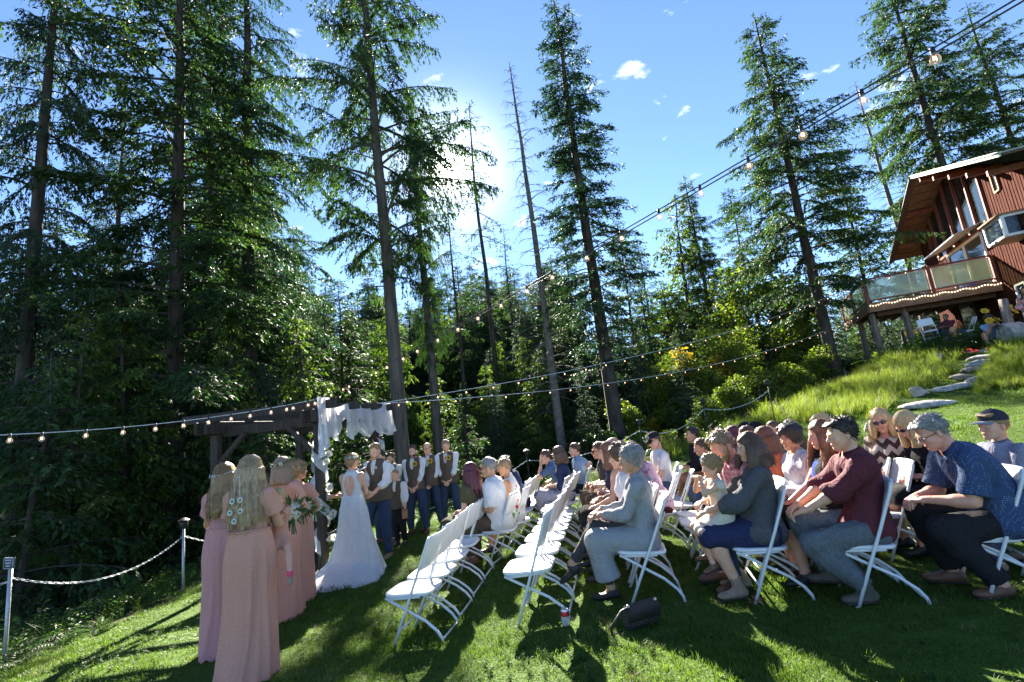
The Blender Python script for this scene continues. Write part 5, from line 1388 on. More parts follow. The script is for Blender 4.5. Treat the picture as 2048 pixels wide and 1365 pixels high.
    def arm(b, S, s, off=0.0, upto=2.0, loose=0.0, flat=True, m=1.0, k=None):
        """upto: 1 at the elbow, 2 at the wrist"""
        t = min(upto, 1.0); e = b.S[s] + (b.E[s] - b.S[s]) * t
        r0, r1, r2_ = (.050, .040, .028) if not b.female else (.045, .036, .025)
        r0 *= m * (.55 + .45 * b.girth); r1 *= m * (.6 + .4 * b.girth); r2_ *= m
        S.cap(b.S[s] - b.u2 * .012, b.S[s] + (e - b.S[s]) * .2, r0 + off + .003, r0 + off + .002, k=.04)
        S.cap(b.S[s], e, r0 + off, r0 + (r1 - r0) * t + off + loose * t, fb=flat and upto <= 1, k=.03 if k is None else k)
        if upto > 1:
            t2 = min(upto - 1, 1); w = b.E[s] + (b.Wr[s] - b.E[s]) * t2
            S.cap(b.E[s], b.E[s] + (b.Wr[s] - b.E[s]) * .35 * min(1, t2 / .35), r1 + off + loose, r1 * 1.03 + off + loose, k=.02, fb=flat and t2 < .35)
            S.cap(b.E[s] + (b.Wr[s] - b.E[s]) * .2 * min(1, t2 / .3), w, r1 + off + loose, r1 + (r2_ - r1) * t2 + off + loose * .7, fb=flat, k=.02)

    def leg(b, S, s, off=0.0, upto=2.0, m=1.0, loose=0.0, flat=True):
        g = (.5 + .5 * b.girth) * m; r0, r1, r2_ = .092 * g, .060 * g, .038 * m
        t = min(upto, 1.0); K = b.hip[s] + (b.K[s] - b.hip[s]) * t
        S.cap(b.hip[s], K, r0 + off, r0 + (r1 - r0) * t + off + loose * t, fb=flat and upto <= 1, k=.05)
        if upto > 1:
            t2 = min(upto - 1, 1); A = b.K[s] + (b.A[s] - b.K[s]) * t2
            d = b.A[s] - b.K[s]
            S.cap(b.K[s], b.K[s] + d * .3 * min(1, t2 / .3), r1 + off + loose * .6, r1 * .98 + off + loose * .8, k=.03)
            S.cap(b.K[s] + d * .25 * min(1, t2 / .3), A, r1 * .98 + off + loose * .8, r1 + (r2_ - r1) * t2 + off + loose, fb=flat, k=.03)

    def foot(b, S, s, off=0.0, heel=0.0, toe_down=0.0):
        A, t = b.A[s], b.toe[s]; dn = v3(0, 0, -1) if abs(t[2]) < .9 else v3(0, -1, 0)
        dn = dn - t * (dn @ t); dn = dn / np.linalg.norm(dn); x = np.cross(t, dn)
        bt = A + dn * .045
        S.cap(A, bt, .036 + off, .036 + off, k=.03)
        S.cap(bt - t * .038, bt + t * .05, .030 + off, .031 + off, k=.025)
        S.ell(bt + t * .105 + dn * .012, (.040 + off, .078 + off, .024 + off * .8), rot_axes(x, t, -dn), k=.025)

PROFILE = {}
def garment(name, S, m, parent, seed=0, amp=.0035, freq=40, label=None, squash=(1, 1, .6)):
    V, Q = S.mesh(wrinkle(seed, amp, freq, squash) if amp else None)
    return link(name, make_mesh(name, V, Q, None, [m]), parent, label)

def strands(mb, curves, r=.0032, n=3):
    for c in curves: mb.tube(c, np.linspace(r, r * .35, len(c)), n, cap=False)

def make_hair(b, t, style, hm, h, seed=0, near=False, length=.3, puff=1.0, lod=1):
    g = np.random.default_rng(seed); Rm, H, hs = b.RH, b.H, b.hs
    w = lambda x, y, z: H + Rm @ (np.array([x, y, z]) * hs)
    S = SDF(h, .02)
    def cutface(z0=.062, wid=.060, dep=.07):
        S.ell(w(0, .115, z0 - .085), np.array((wid, dep, .085)) * hs, Rm, k=.012, sub=True)
    if style in ('short', 'buzz', 'spiky'):
        o = .0025 if style == 'buzz' else .006
        S.ell(w(0, -.016, .035), np.array((.0755 + o, .0965 + o, .0865 + o * 2.2)) * hs, Rm)
        # keep what lies above the hairline plane
        nrm = Rm @ v3(0, .76, -.65); c = w(0, .068, .072)
        S.cap(c + nrm * .5, c + nrm * .001, .5, fb=False, k=.012, sub=True) if False else S.box(c + nrm * .30, (.3, .3, .3), .001, rot_axes(Rm[:, 0], np.cross(nrm, Rm[:, 0]), nrm), k=.012, sub=True)
        S.ell(w(0, .11, -.03), np.array((.07, .06, .085)) * hs, Rm, k=.01, sub=True)
        disp = wrinkle(seed, .005 if style != 'buzz' else .0012, 130, (1, 1, 1))
        if style == 'short' and near:
            for _ in range(26):
                a = g.uniform(-.9, .9); S.cap(w(.06 * math.sin(a * 1.6), .06 * math.cos(a), .10), w(.07 * math.sin(a * 1.6), .095 * math.cos(a) + .0, .085), .012, .006, k=.008)
    elif style == 'fringe':                           # balding: hair round the sides and back only
        S.ell(w(0, -.020, .020), np.array((.083, .096, .070)) * hs, Rm)
        S.ell(w(0, .01, .115), np.array((.085, .10, .07)) * hs, Rm, k=.012, sub=True)
        S.ell(w(0, .075, -.01), np.array((.10, .075, .11)) * hs, Rm, k=.01, sub=True); disp = wrinkle(seed, .002, 120)
    elif style in ('curly', 'curlyshort'):
        o = .030 if style == 'curly' else .020
        S.ell(w(0, -.022, .040), np.array((.080 + o, .098 + o, .088 + o)) * hs * puff, Rm)
        S.ell(w(0, -.06, -.02), np.array((.075 + o * .5, .05 + o * .5, .065 + o * .5)) * hs, Rm)
        for _ in range(70 if near else 36):
            d = unit(g.normal(0, 1, 3)); d[1] = min(d[1], .55) if d[2] < .35 else d[1]
            S.ell(w(*(np.array((0, -.024, .035)) + d * np.array((.080 + o, .098 + o, .090 + o)) * puff)), g.uniform(.012, .024) * hs, k=.008)
        cutface(.055, .060, .075); disp = wrinkle(seed, .005, 160, (1, 1, 1))
    else:                                             # bob, long, updo, tied
        S.ell(w(0, -.018, .038), np.array((.084, .104, .094)) * hs, Rm)
        hang = {'bob': .17, 'long': length, 'updo': 0, 'ponytail': 0}[style]
        if style == 'updo':
            S.ell(w(0, -.095, .01), np.array((.058, .048, .055)) * hs, Rm); S.ell(w(0, -.07, -.055), np.array((.066, .045, .045)) * hs, Rm)
            for _ in range(16): S.ell(w(g.uniform(-.06, .06), g.uniform(-.13, -.07), g.uniform(-.08, .06)), .018, k=.006)
        elif style == 'ponytail':
            S.ell(w(0, -.105, .03), np.array((.03, .03, .035)) * hs, Rm); S.cap(w(0, -.125, .02), w(0, -.13, -.16), .032, .014)
        else:
            def fall(p, L, spread=1.0):
                """a lock hanging from p, kept outside the back"""
                q = [p]; n = 6
                for i in range(1, n + 1):
                    x = p + v3(0, 0, -L * i / n) + (p - H) * np.array([-.06, .06, 0]) * spread * i / n
                    for c, rr in ((b.N, .075), (b.C, .135 * b.girth), (b.W, .13 * b.girth), (b.S[-1], .062), (b.S[1], .062)):
                        e = x - c; e[2] *= .35; d = np.linalg.norm(e)
                        if d < rr: x = x + (np.append((e / d)[:2], 0)) * (rr - d) * 1.1
                    q.append(x)
                return np.array(q)
            locks = []
            for a in np.linspace(-2.15, 2.15, 15 if near else 11):
                p = w(.082 * math.sin(a), -.018 - .092 * math.cos(a), -.01 + .0 * abs(a))
                L = hang * (1 - .10 * abs(a) / 2) * g.uniform(.92, 1.06) if style == 'long' else hang * g.uniform(.93, 1.05) * hs
                locks.append(fall(p, L))
            for q in locks:
                top = w(0, -.02, .05); S.cap(q[0] * .75 + top * .25, q[0], .028, .028)
                for i in range(len(q) - 1):
                    r0 = .029 - .010 * i / 6 * (1.2 if style == 'long' else .3); S.cap(q[i], q[i + 1], r0, r0 - .002, k=.022, fb=(i == len(q) - 2))
        cutface(.058 if style != 'updo' else .06, .058, .080); disp = wrinkle(seed, .003, 120, (1, 1, .15))
    V, Q = S.mesh(disp)
    mb = MB(); mb.add(V, Q)
    if style in ('short', 'curlyshort', 'curly', 'updo', 'fringe') and lod > 0:
        cnt = {'short': 1.0, 'curlyshort': .9, 'curly': 1.1, 'updo': .7, 'fringe': .35}[style] * (330 if lod == 2 else 120); rad = np.array((.078, .100, .092)) + {'short': .003, 'curlyshort': .014 * puff, 'curly': .022 * puff, 'updo': .004, 'fringe': .0}[style]
        for _ in range(int(cnt)):
            d = unit(g.normal(0, 1, 3)); p = np.array((0, -.017, .036)) + d * rad
            if (p[1] - .068) * .76 - (p[2] - .072) * .65 > -.004 or (style == 'fringe' and p[2] > .045): continue
            fl = np.array([d[0] * .5, -.55, -.35 - .4 * (d[2] < .3)]) if style != 'curly' else d * .6
            fl = fl - d * (fl @ d) * .75 + d * (.22 if d[2] > .3 else .08) + g.normal(0, .30 if style == 'short' else .55, 3); fl = unit(fl); L_ = g.uniform(.022, .042) * (1.1 if style != 'fringe' else .5); bend = g.normal(0, .35, 3)
            c = [w(*(p - d * .008)), w(*(p + fl * L_ * .5 + d * .003)), w(*(p + fl * L_ + bend * L_ * .5 - [0, 0, L_ * .12]))]
            mb.tube(c, [.0042 * hs, .0036 * hs, .0008], 3, cap=False)
    if near and style in ('long', 'bob'):
        for _ in range(280):
            a = g.uniform(-2.3, 2.3); p0 = w(.03 * math.sin(a), -.02 - .03 * math.cos(a), .131); p1 = w(.092 * math.sin(a), -.022 - .108 * math.cos(a), .03); p2 = w(.094 * math.sin(a), -.02 - .106 * math.cos(a), -.04)
            L = (length if style == 'long' else .13) * g.uniform(.7, 1.12); q = fall(p2, L, 1.25)
            wob = np.cumsum(g.normal(0, .0065, q.shape), 0); wob[0] = 0
            pw = w(.075 * math.sin(a), -.021 - .087 * math.cos(a), .092)
            e = p2 - H; e[2] = 0; q = q + unit(e) * .012 + wob
            mb.tube(np.concatenate([[p0, pw, p1], q]), np.concatenate([[.0018, .0024, .0032], np.linspace(.0034, .0009, len(q))]), 3, cap=False)
    return mb.build('hair', hm, t)

def face_parts(b, t, female, brow, glasses=None, lips=True, closed=False, beard=None, h=.012):
    H, Rm, hs = b.H, b.RH, b.hs; w = lambda x, y, z: H + Rm @ (np.array([x, y, z]) * hs)
    for s in (-1, 1):
        e = MB()
        if glasses != 'sun':
            e.ball(w(s * .031, .080, -.003), .0105 * hs, 10, 8, 0); c = w(s * .031, .080, -.003) + Rm @ v3(0, .0068, -.0012) * hs; e.ball(c, .0052 * hs, 8, 6, 1)
            # lid
            e.ball(w(s * .031, .0795, .0005 if not closed else -.002), np.array((.0122, .0112, .0078 if not closed else .0105)) * hs, 10, 6, 2, Rm)
            e.build('eye', [mat('eye_white', (.70, .68, .65), rough=.25), mat('eye_iris', (.03, .025, .02), rough=.2), skin(b.tone)], t)
        br = MB(); br.tube([w(s * .014, .0885, .014), w(s * .030, .0875, .0195), w(s * .047, .073, .014)], [.0034, .004, .002], 5); br.build('eyebrow', brow, t)
    if lips:
        m = MB(); m.tube([w(-.022, .082, -.064), w(-.010, .0925, -.0615), w(0, .0935, -.0630), w(.010, .0925, -.0615), w(.022, .082, -.064)], [.001, .0042, .004, .0042, .001], 5)
        m.tube([w(-.020, .082, -.0655), w(0, .0925, -.0695), w(.020, .082, -.0655)], [.001, .0052, .001], 5)
        m.build('lips', mat('lips_f', (.36, .11, .095), rough=.4) if female else mat('lips_m', (.38, .17, .13), rough=.5), t)
    if glasses:
        gmb = MB(); dark = mat('dark_lens', (.008, .008, .010), rough=.08, spec=.9); fr = mat('glasses_frame', (.015, .013, .012), rough=.3)
        for s in (-1, 1):
            if glasses == 'sun': gmb.ball(w(s * .032, .096, -.002), np.array((.026, .007, .019)) * hs, 12, 6, 0, Rm @ rz3(-s * .25))
            else:
                a = np.linspace(0, 6.283, 13); gmb.tube([w(s * .032 + .023 * math.cos(x), .100 - .12 * (abs(.032 * s + .023 * math.cos(x)) ** 2) * 10 * .1, -.003 + .017 * math.sin(x)) for x in a], .0022, 4, 1, cap=False)
            gmb.tube([w(s * .055, .088, .004), w(s * .078, .03, .003), w(s * .080, -.015, .002)], .0024, 4, 1)
        gmb.tube([w(-.010, .105, .002), w(.010, .105, .002)], .0024, 4, 1)
        gmb.build('sunglasses' if glasses == 'sun' else 'glasses', [dark, fr], t)
    if beard:
        S = SDF(max(h * .7, .006), .012); S.ell(w(0, .040, -.075), np.array((.058, .054, .055)) * hs, Rm)
        S.cap(w(-.058, .005, -.02), w(-.05, .03, -.07), .016, .02); S.cap(w(.058, .005, -.02), w(.05, .03, -.07), .016, .02)
        S.cap(w(-.026, .082, -.060), w(0, .094, -.049), .006, .007); S.cap(w(.026, .082, -.060), w(0, .094, -.049), .006, .007)
        S.ell(w(0, .075, -.030), np.array((.046, .05, .030)) * hs, Rm, k=.008, sub=True); S.ell(w(0, .10, -.066), np.array((.024, .03, .010)) * hs, Rm, k=.005, sub=True)
        V, Q = S.mesh(wrinkle(3, .002, 150, (1, 1, 1))); link('beard', make_mesh('beard', V, Q, None, [beard]), t)

def add_cap(b, t, crown, brim, backwards=False, front=None):
    H, Rm, hs = b.H, b.RH, b.hs; w = lambda x, y, z: H + Rm @ (np.array([x, y, z]) * hs)
    S = SDF(.008, .01); S.ell(w(0, -.014, .052), np.array((.088, .109, .094)) * hs, Rm)
    dn = -Rm[:, 2]; S.box(w(0, 0, .047) + dn * .15, (.3, .3, .15), .001, Rm, k=.004, sub=True); V, Q = S.mesh()
    link('cap_crown', make_mesh('cap_crown', V, Q, None, [crown]), t)
    sg = -1 if backwards else 1
    m = MB(); a = np.linspace(-1.15, 1.15, 13); top = []; 
    for d in (.0, .0045):
        for r in (0, .5, 1):
            for x in a:
                y0 = -.014 + .104 * math.cos(x * .8); L = .078 * math.cos(x * 1.15) ** .6
                top.append(w(.083 * math.sin(x) * (1 + .05 * r), sg * (y0 + L * r), .047 - .018 * r * r - .010 * (x ** 2) - d))
    n = len(a); Q = []
    for l in range(2):
        for r in range(2):
            for i in range(n - 1): q = [l * 3 * n + r * n + i, l * 3 * n + r * n + i + 1, l * 3 * n + (r + 1) * n + i + 1, l * 3 * n + (r + 1) * n + i]; Q.append(q if (l == 0) == (sg > 0) else q[::-1])
    for i in range(n - 1): Q.append([2 * n + i, 2 * n + i + 1, 5 * n + i + 1, 5 * n + i])
    m.add(top, Q); m.build('cap_brim', brim, t)
    if front is not None:
        q = MB(); q.ball(w(0, sg * .088, .085), np.array((.05, .012, .032)) * hs, 12, 6, 0, Rm); q.build('cap_front', front, t)
    kb = MB(); kb.ball(w(0, -.014, .147), .008, 6, 4); kb.build('cap_button', crown, t)

def person(label, pos, face, sex='m', scale=1.0, tone='light', top=None, bottom=None, shoes=None, hair=None, hlen=.3, extra=None, near=1, glasses=None, beard=None,
           cap=None, group=None, seed=0, closed=False, hairpuff=1.0, z=None, hand=True, **pose):
    """top: (material, sleeve 0..2, dict options); bottom: (kind, material, length); near 2 close, 1 middle, 0 far"""
    fem = sex == 'f'
    if pose.get('pose') == 'sit' and 'seat' not in pose: pose['seat'] = .405 / scale
    b = Body(female=fem, **pose); b.tone = tone
    zz = gz(pos[0], pos[1]) if z is None else z
    t = thing('person', label, 'person', (pos[0], pos[1], zz), R(face), group); t.scale = (scale,) * 3
    h = {2: .0125, 1: .019, 0: .026}[near]; sm = skin(tone)
    # body: limbs and trunk, finer head and hands, one mesh
    mb = MB()
    S = SDF(h * 1.45, .03); b.torso(S)
    sho_arm = 1.0
    for s in (-1, 1):
        b.arm(S, s, flat=False); b.leg(S, s, flat=False); b.foot(S, s)
    mb.add(*S.mesh())
    S = SDF(h * .55, .02)
    S.cap(b.N - b.u2 * .03, b.H + b.RH @ v3(0, -.030, -.05) * b.hs, .056 if not fem else .048, .052 if not fem else .045, k=.03)
    Hs = b.H
    if abs(b.hs - 1) < 1e-3: head_sdf(S, b.H, b.RH, fem)
    else:
        S2 = SDF(h * .55 / b.hs, .02); head_sdf(S2, np.zeros(3), b.RH, fem); V, Q = S2.mesh(); mb.add(V * b.hs + b.H, Q)
    mb.add(*S.mesh())
    if hand:
        for s in (-1, 1):
            S = SDF(.0065 if near == 2 else (.0095 if near == 1 else .013), .008); hand_sdf(S, b.Wr[s], b.hd[s], b.hn[s], s if True else -s, b.curl[s]); mb.add(*S.mesh())
    mb.build('body', sm, t)
    b.t = t; b.h = h
    if bottom:
        kind, bm, ln = bottom[:3]; o = bottom[3] if len(bottom) > 3 else {}
        S = SDF(h, .04)
        if kind in ('trousers', 'shorts'):
            S.ell(b.P + b.u * .015, (.166 * b.girth + .012, .124 * b.girth + .012, .125), b.RT, k=.06)
            for s in (-1, 1): b.leg(S, s, .011, upto=ln, loose=o.get('loose', .012))
            garment(kind, S, bm, t, seed + 1, o.get('amp', .009), 40)
        elif kind == 'skirt' and b.pose == 'sit':
            S.ell(b.P + b.u * .02, (.178 * b.girth, .135 * b.girth, .13), b.RT, k=.07)
            mk = (b.K[-1] + b.K[1]) / 2; mh = (b.hip[-1] + b.hip[1]) / 2; ma = (b.A[-1] + b.A[1]) / 2
            sides = o.get('only', (-1, 1))
            if len(sides) == 1: q = sides[0]; mk = b.K[q] * .85 + b.K[-q] * .15 * [1, 0, 0] + [0, b.K[q][1] * .15, b.K[q][2] * .15]; ma = b.A[q]
            for s in sides: b.leg(S, s, .018, upto=min(ln, 1.0), flat=False)
            S.cap(mh, mk - v3(0, .02, 0), .12 * b.girth, .085, k=.08)
            if ln > 1:
                e = mk + (ma - mk) * (ln - 1)
                for s in sides: S.cap(b.K[s], b.K[s] + (e - mk) , .075, .085, fb=True, k=.07)
                S.cap(mk, e, .085, .10, fb=True, k=.07)
            garment('skirt', S, bm, t, seed + 1, o.get('amp', .006), 26, squash=(1.4, .6, .4))
    if top:
        tm, sl, o = top[0], top[1], (top[2] if len(top) > 2 else {})
        S = SDF(h, .035); off = o.get('off', .014)
        b.torso(S, off, hem=o.get('hem', .06), arms_cut=sl == 0, flare=o.get('flare', 0.0))
        if sl > 0:
            for s in (-1, 1): b.arm(S, s, o.get('soff', off * .9), upto=sl, loose=o.get('loose', .006), k=o.get('armk', .035))
        else:
            for s in (-1, 1): S.ell(b.S[s] + b.r2 * s * .035, (.062, .09, .085), rot_axes(b.r2, b.f2, b.u2), k=.01, sub=True)
        if o.get('vneck'): S.ell(b.N + b.f2 * .085 - b.u2 * .03, (.045, .06, .10 * o['vneck']), rot_axes(b.r2, b.f2, b.u2), k=.008, sub=True)
        S.cap(b.N + b.u2 * .005 + b.f2 * .005, b.N + b.u2 * .12 + b.f2 * .02, .058 + o.get('scoop', 0), .08 + o.get('scoop', 0), k=.008, sub=True)
        if o.get('openback'): S.ell(b.C - b.f2 * .135 - b.u2 * .02, (.118, .082, .185), rot_axes(b.r2, b.f2, b.u2), k=.012, sub=True)
        garment(o.get('name', 'shirt'), S, tm, t, seed + 2, o.get('amp', .011), o.get('freq', 36))
        if o.get('collar'):
            c = MB(); cm = o['collar'] if o['collar'] is not True else tm; Rn = rot_axes(b.r2, b.f2, b.u2)
            pts = []; a = np.linspace(.45, 2 * math.pi - .45, 15)
            c2 = b.N + b.u2 * .012
            V = []
            for x in a:
                d = Rn @ v3(math.sin(x) * .066, math.cos(x) * .066 + .004, 0)
                V += [c2 + d * .98 + b.u2 * .0, c2 + d * .95 + b.u2 * (.034 - .012 * math.cos(x)), c2 + d * (1.42 + .22 * max(0, math.cos(x))) - b.u2 * (.004 + .05 * max(0, math.cos(x)))]
            Q = []
            for i in range(len(a) - 1): k = i * 3; Q += [[k, k + 3, k + 4, k + 1], [k + 1, k + 4, k + 5, k + 2]]
            c.add(V, Q); co = c.build('collar', cm, t); sd = co.modifiers.new('thick', 'SOLIDIFY'); sd.thickness = .004
    if o_vest := (extra or {}).get('vest'):
        S = SDF(h, .025); b.torso(S, .033, hem=.07, arms_cut=True)
        for s in (-1, 1): S.ell(b.S[s] + b.r2 * s * .045 - b.u2 * .02, (.068, .12, .13), rot_axes(b.r2, b.f2, b.u2), k=.01, sub=True)
        S.ell(b.N + b.f2 * .12 - b.u2 * .05, (.046, .10, .155), rot_axes(b.r2, b.f2, b.u2), k=.006, sub=True)
        S.cap(b.N - b.u2 * .0, b.N + b.u2 * .15, .075, .09, k=.006, sub=True)
        garment('vest', S, o_vest, t, seed + 3, .002, 40)
        bt = MB()
        for q in range(4):
            c0 = b.C * (1 - q * .22) + b.P * q * .22 + b.f2 * .145 * (.55 + .45 * b.girth) + v3(0, 0, -.03); bt.ball(c0, .009, 6, 4)
        bt.build('buttons', mat('button_brown', (.03, .02, .015), rough=.4), t)['kind'] = 'stuff'
    if shoes:
        kind, km = shoes[:2]
        for s in (-1, 1):
            S = SDF(min(h, .013), .02); b.foot(S, s, .007)
            if kind in ('boot', 'sock'): S.cap(b.A[s] + (b.K[s] - b.A[s]) * .02, b.A[s] + (b.K[s] - b.A[s]) * .22,   .041, .045, fb=True, k=.02)
            so = garment('boot' if kind == 'boot' else 'shoe', S, km, t, seed, .0015, 60)
            A, td = b.A[s], b.toe[s]; dn = v3(0, 0, -1); dn = dn - td * (dn @ td); dn = dn / max(np.linalg.norm(dn), 1e-6); x = np.cross(td, dn)
            q = MB(); Rf = rot_axes(x, td, -dn)
            if kind == 'heel': q.tube([A + dn * .06 - td * .045, A + dn * .085 - td * .05], [.02, .012], 8)
            else: q.box(A + dn * .083 + td * .052, (.082, .25, .020), Rf, bev=.008)
            q.build('sole', mat('shoe_sole', (.03, .022, .017), rough=.7), so)
    if hair:
        style, hc = hair; hm = hair_mat(hc, *HAIR[hc]); b.hm = hm
        if style != 'bald': make_hair(b, t, style, hm, h * .75, seed, near == 2, hlen, hairpuff, 0 if cap else near)
    else: hm = mat('brow_brown', (.08, .05, .03), rough=.7)
    face_parts(b, t, fem, hm, glasses, closed=closed, beard=hair_mat('beard_' + beard, *HAIR[beard]) if beard else None, h=h)
    if cap: add_cap(b, t, *cap)
    return b
# ------------------------------------------------------------------ white folding chairs
M_chair = mat('white_chair_plastic', (.66, .67, .68), (.74, .74, .74), 5.0, .38, .05, 60, spec=.45)
M_tube = mat('white_painted_tube', (.62, .64, .65), (.70, .71, .71), 9.0, .35, spec=.5)
FACE = 79.0                                      # the rows look at the arbor
def chair_meshes():
    def leg(sx):
        m = MB(); x = sx * .218; pts = [(x, .165, .0), (x, .02, .30), (x, -.09, .52), (x, -.205, .765), (x * .97, -.222, .805), (x * .88, -.230, .826)]
        m.tube(pts, .0118, 8); m.ball((x, .166, .008), (.016, .016, .012), 8, 4, 0); return m
    def rleg(sx):
        m = MB(); x = sx * .192; m.tube([(x, .205, .392), (x, .05, .300), (x, -.13, .195), (x, -.22, .115), (x, -.255, .06), (x * .99, -.265, .012)], .0115, 8); m.ball((x, -.266, .008), .015, 8, 4); return m
    seat = MB(); n = 10
    # moulded seat: rounded plan, slight dish, thick lip
    import itertools
    a = np.linspace(0, 2 * math.pi, 33)[:-1]
    def ring(w, d, z, y0): 
        return np.stack([w * np.sign(np.cos(a)) * np.abs(np.cos(a)) ** .42, y0 + d * np.sign(np.sin(a)) * np.abs(np.sin(a)) ** .45, z + .012 * (np.sin(a)) - 0 * a], 1)
    rings = [ring(.195, .190, .385, .025), ring(.206, .205, .387, .025), ring(.210, .210, .400, .025), ring(.204, .203, .412, .025), ring(.185, .182, .4125, .025), ring(.12, .12, .403, .02), ring(.05, .05, .400, .02)]
    V = np.concatenate(rings + [np.array([[0, .02, .3995]]), np.array([[0, .02, .385]])]); N_ = 32; Q = []; T = []
    for r_ in range(len(rings) - 1):
        for i in range(N_): Q.append([r_ * N_ + i, r_ * N_ + (i + 1) % N_, (r_ + 1) * N_ + (i + 1) % N_, (r_ + 1) * N_ + i])
    for i in range(N_): T.append([6 * N_ + i, 6 * N_ + (i + 1) % N_, 7 * N_]); T.append([(i + 1) % N_, i, 7 * N_ + 1])
    seat.add(V, Q, T)
    back = MB(); nx, nz = 13, 8; V = []
    for side in (0, 1):
        for k in range(nz):
            f = k / (nz - 1); z = .575 + .262 * f
            for i in range(nx):
                u = -1 + 2 * i / (nx - 1); cr = max(0, abs(u) - .80) / .20; zz = z - (f ** 2) * .05 * cr ** 2.2
                y = -.205 - .44 * (zz - .765) * 1.06 - .030 * (1 - u * u) + .010
                V.append((u * .222, y - side * .016, zz))
    Q = []; M_ = nx * nz
    for k in range(nz - 1):
        for i in range(nx - 1):
            q = [k * nx + i, k * nx + i + 1, (k + 1) * nx + i + 1, (k + 1) * nx + i]; Q.append(q[::-1]); Q.append([M_ + x for x in q])
    for i in range(nx - 1):
        Q.append([i, i + 1, M_ + i + 1, M_ + i]); k = (nz - 1) * nx; Q.append([k + i + 1, k + i, M_ + k + i, M_ + k + i + 1])
    for k in range(nz - 1):
        Q.append([(k + 1) * nx, k * nx, M_ + k * nx, M_ + (k + 1) * nx]); r_ = nx - 1; Q.append([k * nx + r_, (k + 1) * nx + r_, M_ + (k + 1) * nx + r_, M_ + k * nx + r_])
    back.add(V, Q)
    fb = MB(); fb.tube([(-.216, .095, .145), (.216, .095, .145)], .0085, 7)
    rb = MB(); rb.tube([(-.190, -.258, .045), (.190, -.258, .045)], .009, 7)
    rail = MB(); rail.tube([(-.196, .19, .380), (.196, .19, .380)], .010, 7); 
    for s in (-1, 1): rail.tube([(s * .196, .19, .380), (s * .196, -.10, .378)], .010, 7)
    return dict(seat=seat.mesh('seat', M_chair), backrest=back.mesh('backrest', M_chair), leg=[leg(-1).mesh('leg', M_tube), leg(1).mesh('leg', M_tube), rleg(-1).mesh('leg', M_tube), rleg(1).mesh('leg', M_tube)],
                front_bar=fb.mesh('front_bar', M_tube), rear_bar=rb.mesh('rear_bar', M_tube), seat_rail=rail.mesh('seat_rail', M_tube))
CM = chair_meshes()
def make_chair(label):
    t = thing('folding_chair', label, 'chair', (0, 0, 0), 0, 'white folding chairs in rows')
    for k in ('seat', 'backrest', 'front_bar', 'rear_bar', 'seat_rail'): link(k, CM[k], t)
    for m in CM['leg']: link('leg', m, t)
    return t
_chair0 = None
CHAIRS = []
def put_chair(x, y, label, face=FACE, z=None):
    global _chair0
    if _chair0 is None: c = _chair0 = make_chair(label)
    else:
        c = copy_tree(_chair0); c['label'] = label
    # stand on the slope: tilt to the ground under its feet
    f = R(face); fw = np.array([-math.sin(f), math.cos(f)]); rt = np.array([math.cos(f), math.sin(f)])
    zz = gz(x, y) if z is None else z
    dz = (gz(*(np.array([x, y]) + rt * .21)) - gz(*(np.array([x, y]) - rt * .21))) / .42; df = (gz(*(np.array([x, y]) + fw * .2)) - gz(*(np.array([x, y]) - fw * .2))) / .4
    c.location = (x, y, zz - .018); c.rotation_euler = (df * .8, -dz * .8, f); c.rotation_mode = 'XYZ'
    CHAIRS.append((x, y)); return c
FW = np.array([-math.sin(R(FACE)), math.cos(R(FACE))]); RT = np.array([math.cos(R(FACE)), math.sin(R(FACE))])
def chair_from_foot(px, py, face=FACE):
    """origin of a chair whose near front foot shows at a pixel (near = its left-hand foot)"""
    p = on_ground(px, py)[:2]; f = R(face); fw = np.array([-math.sin(f), math.cos(f)]); rt = np.array([math.cos(f), math.sin(f)])
    return p - fw * .165 + rt * .218
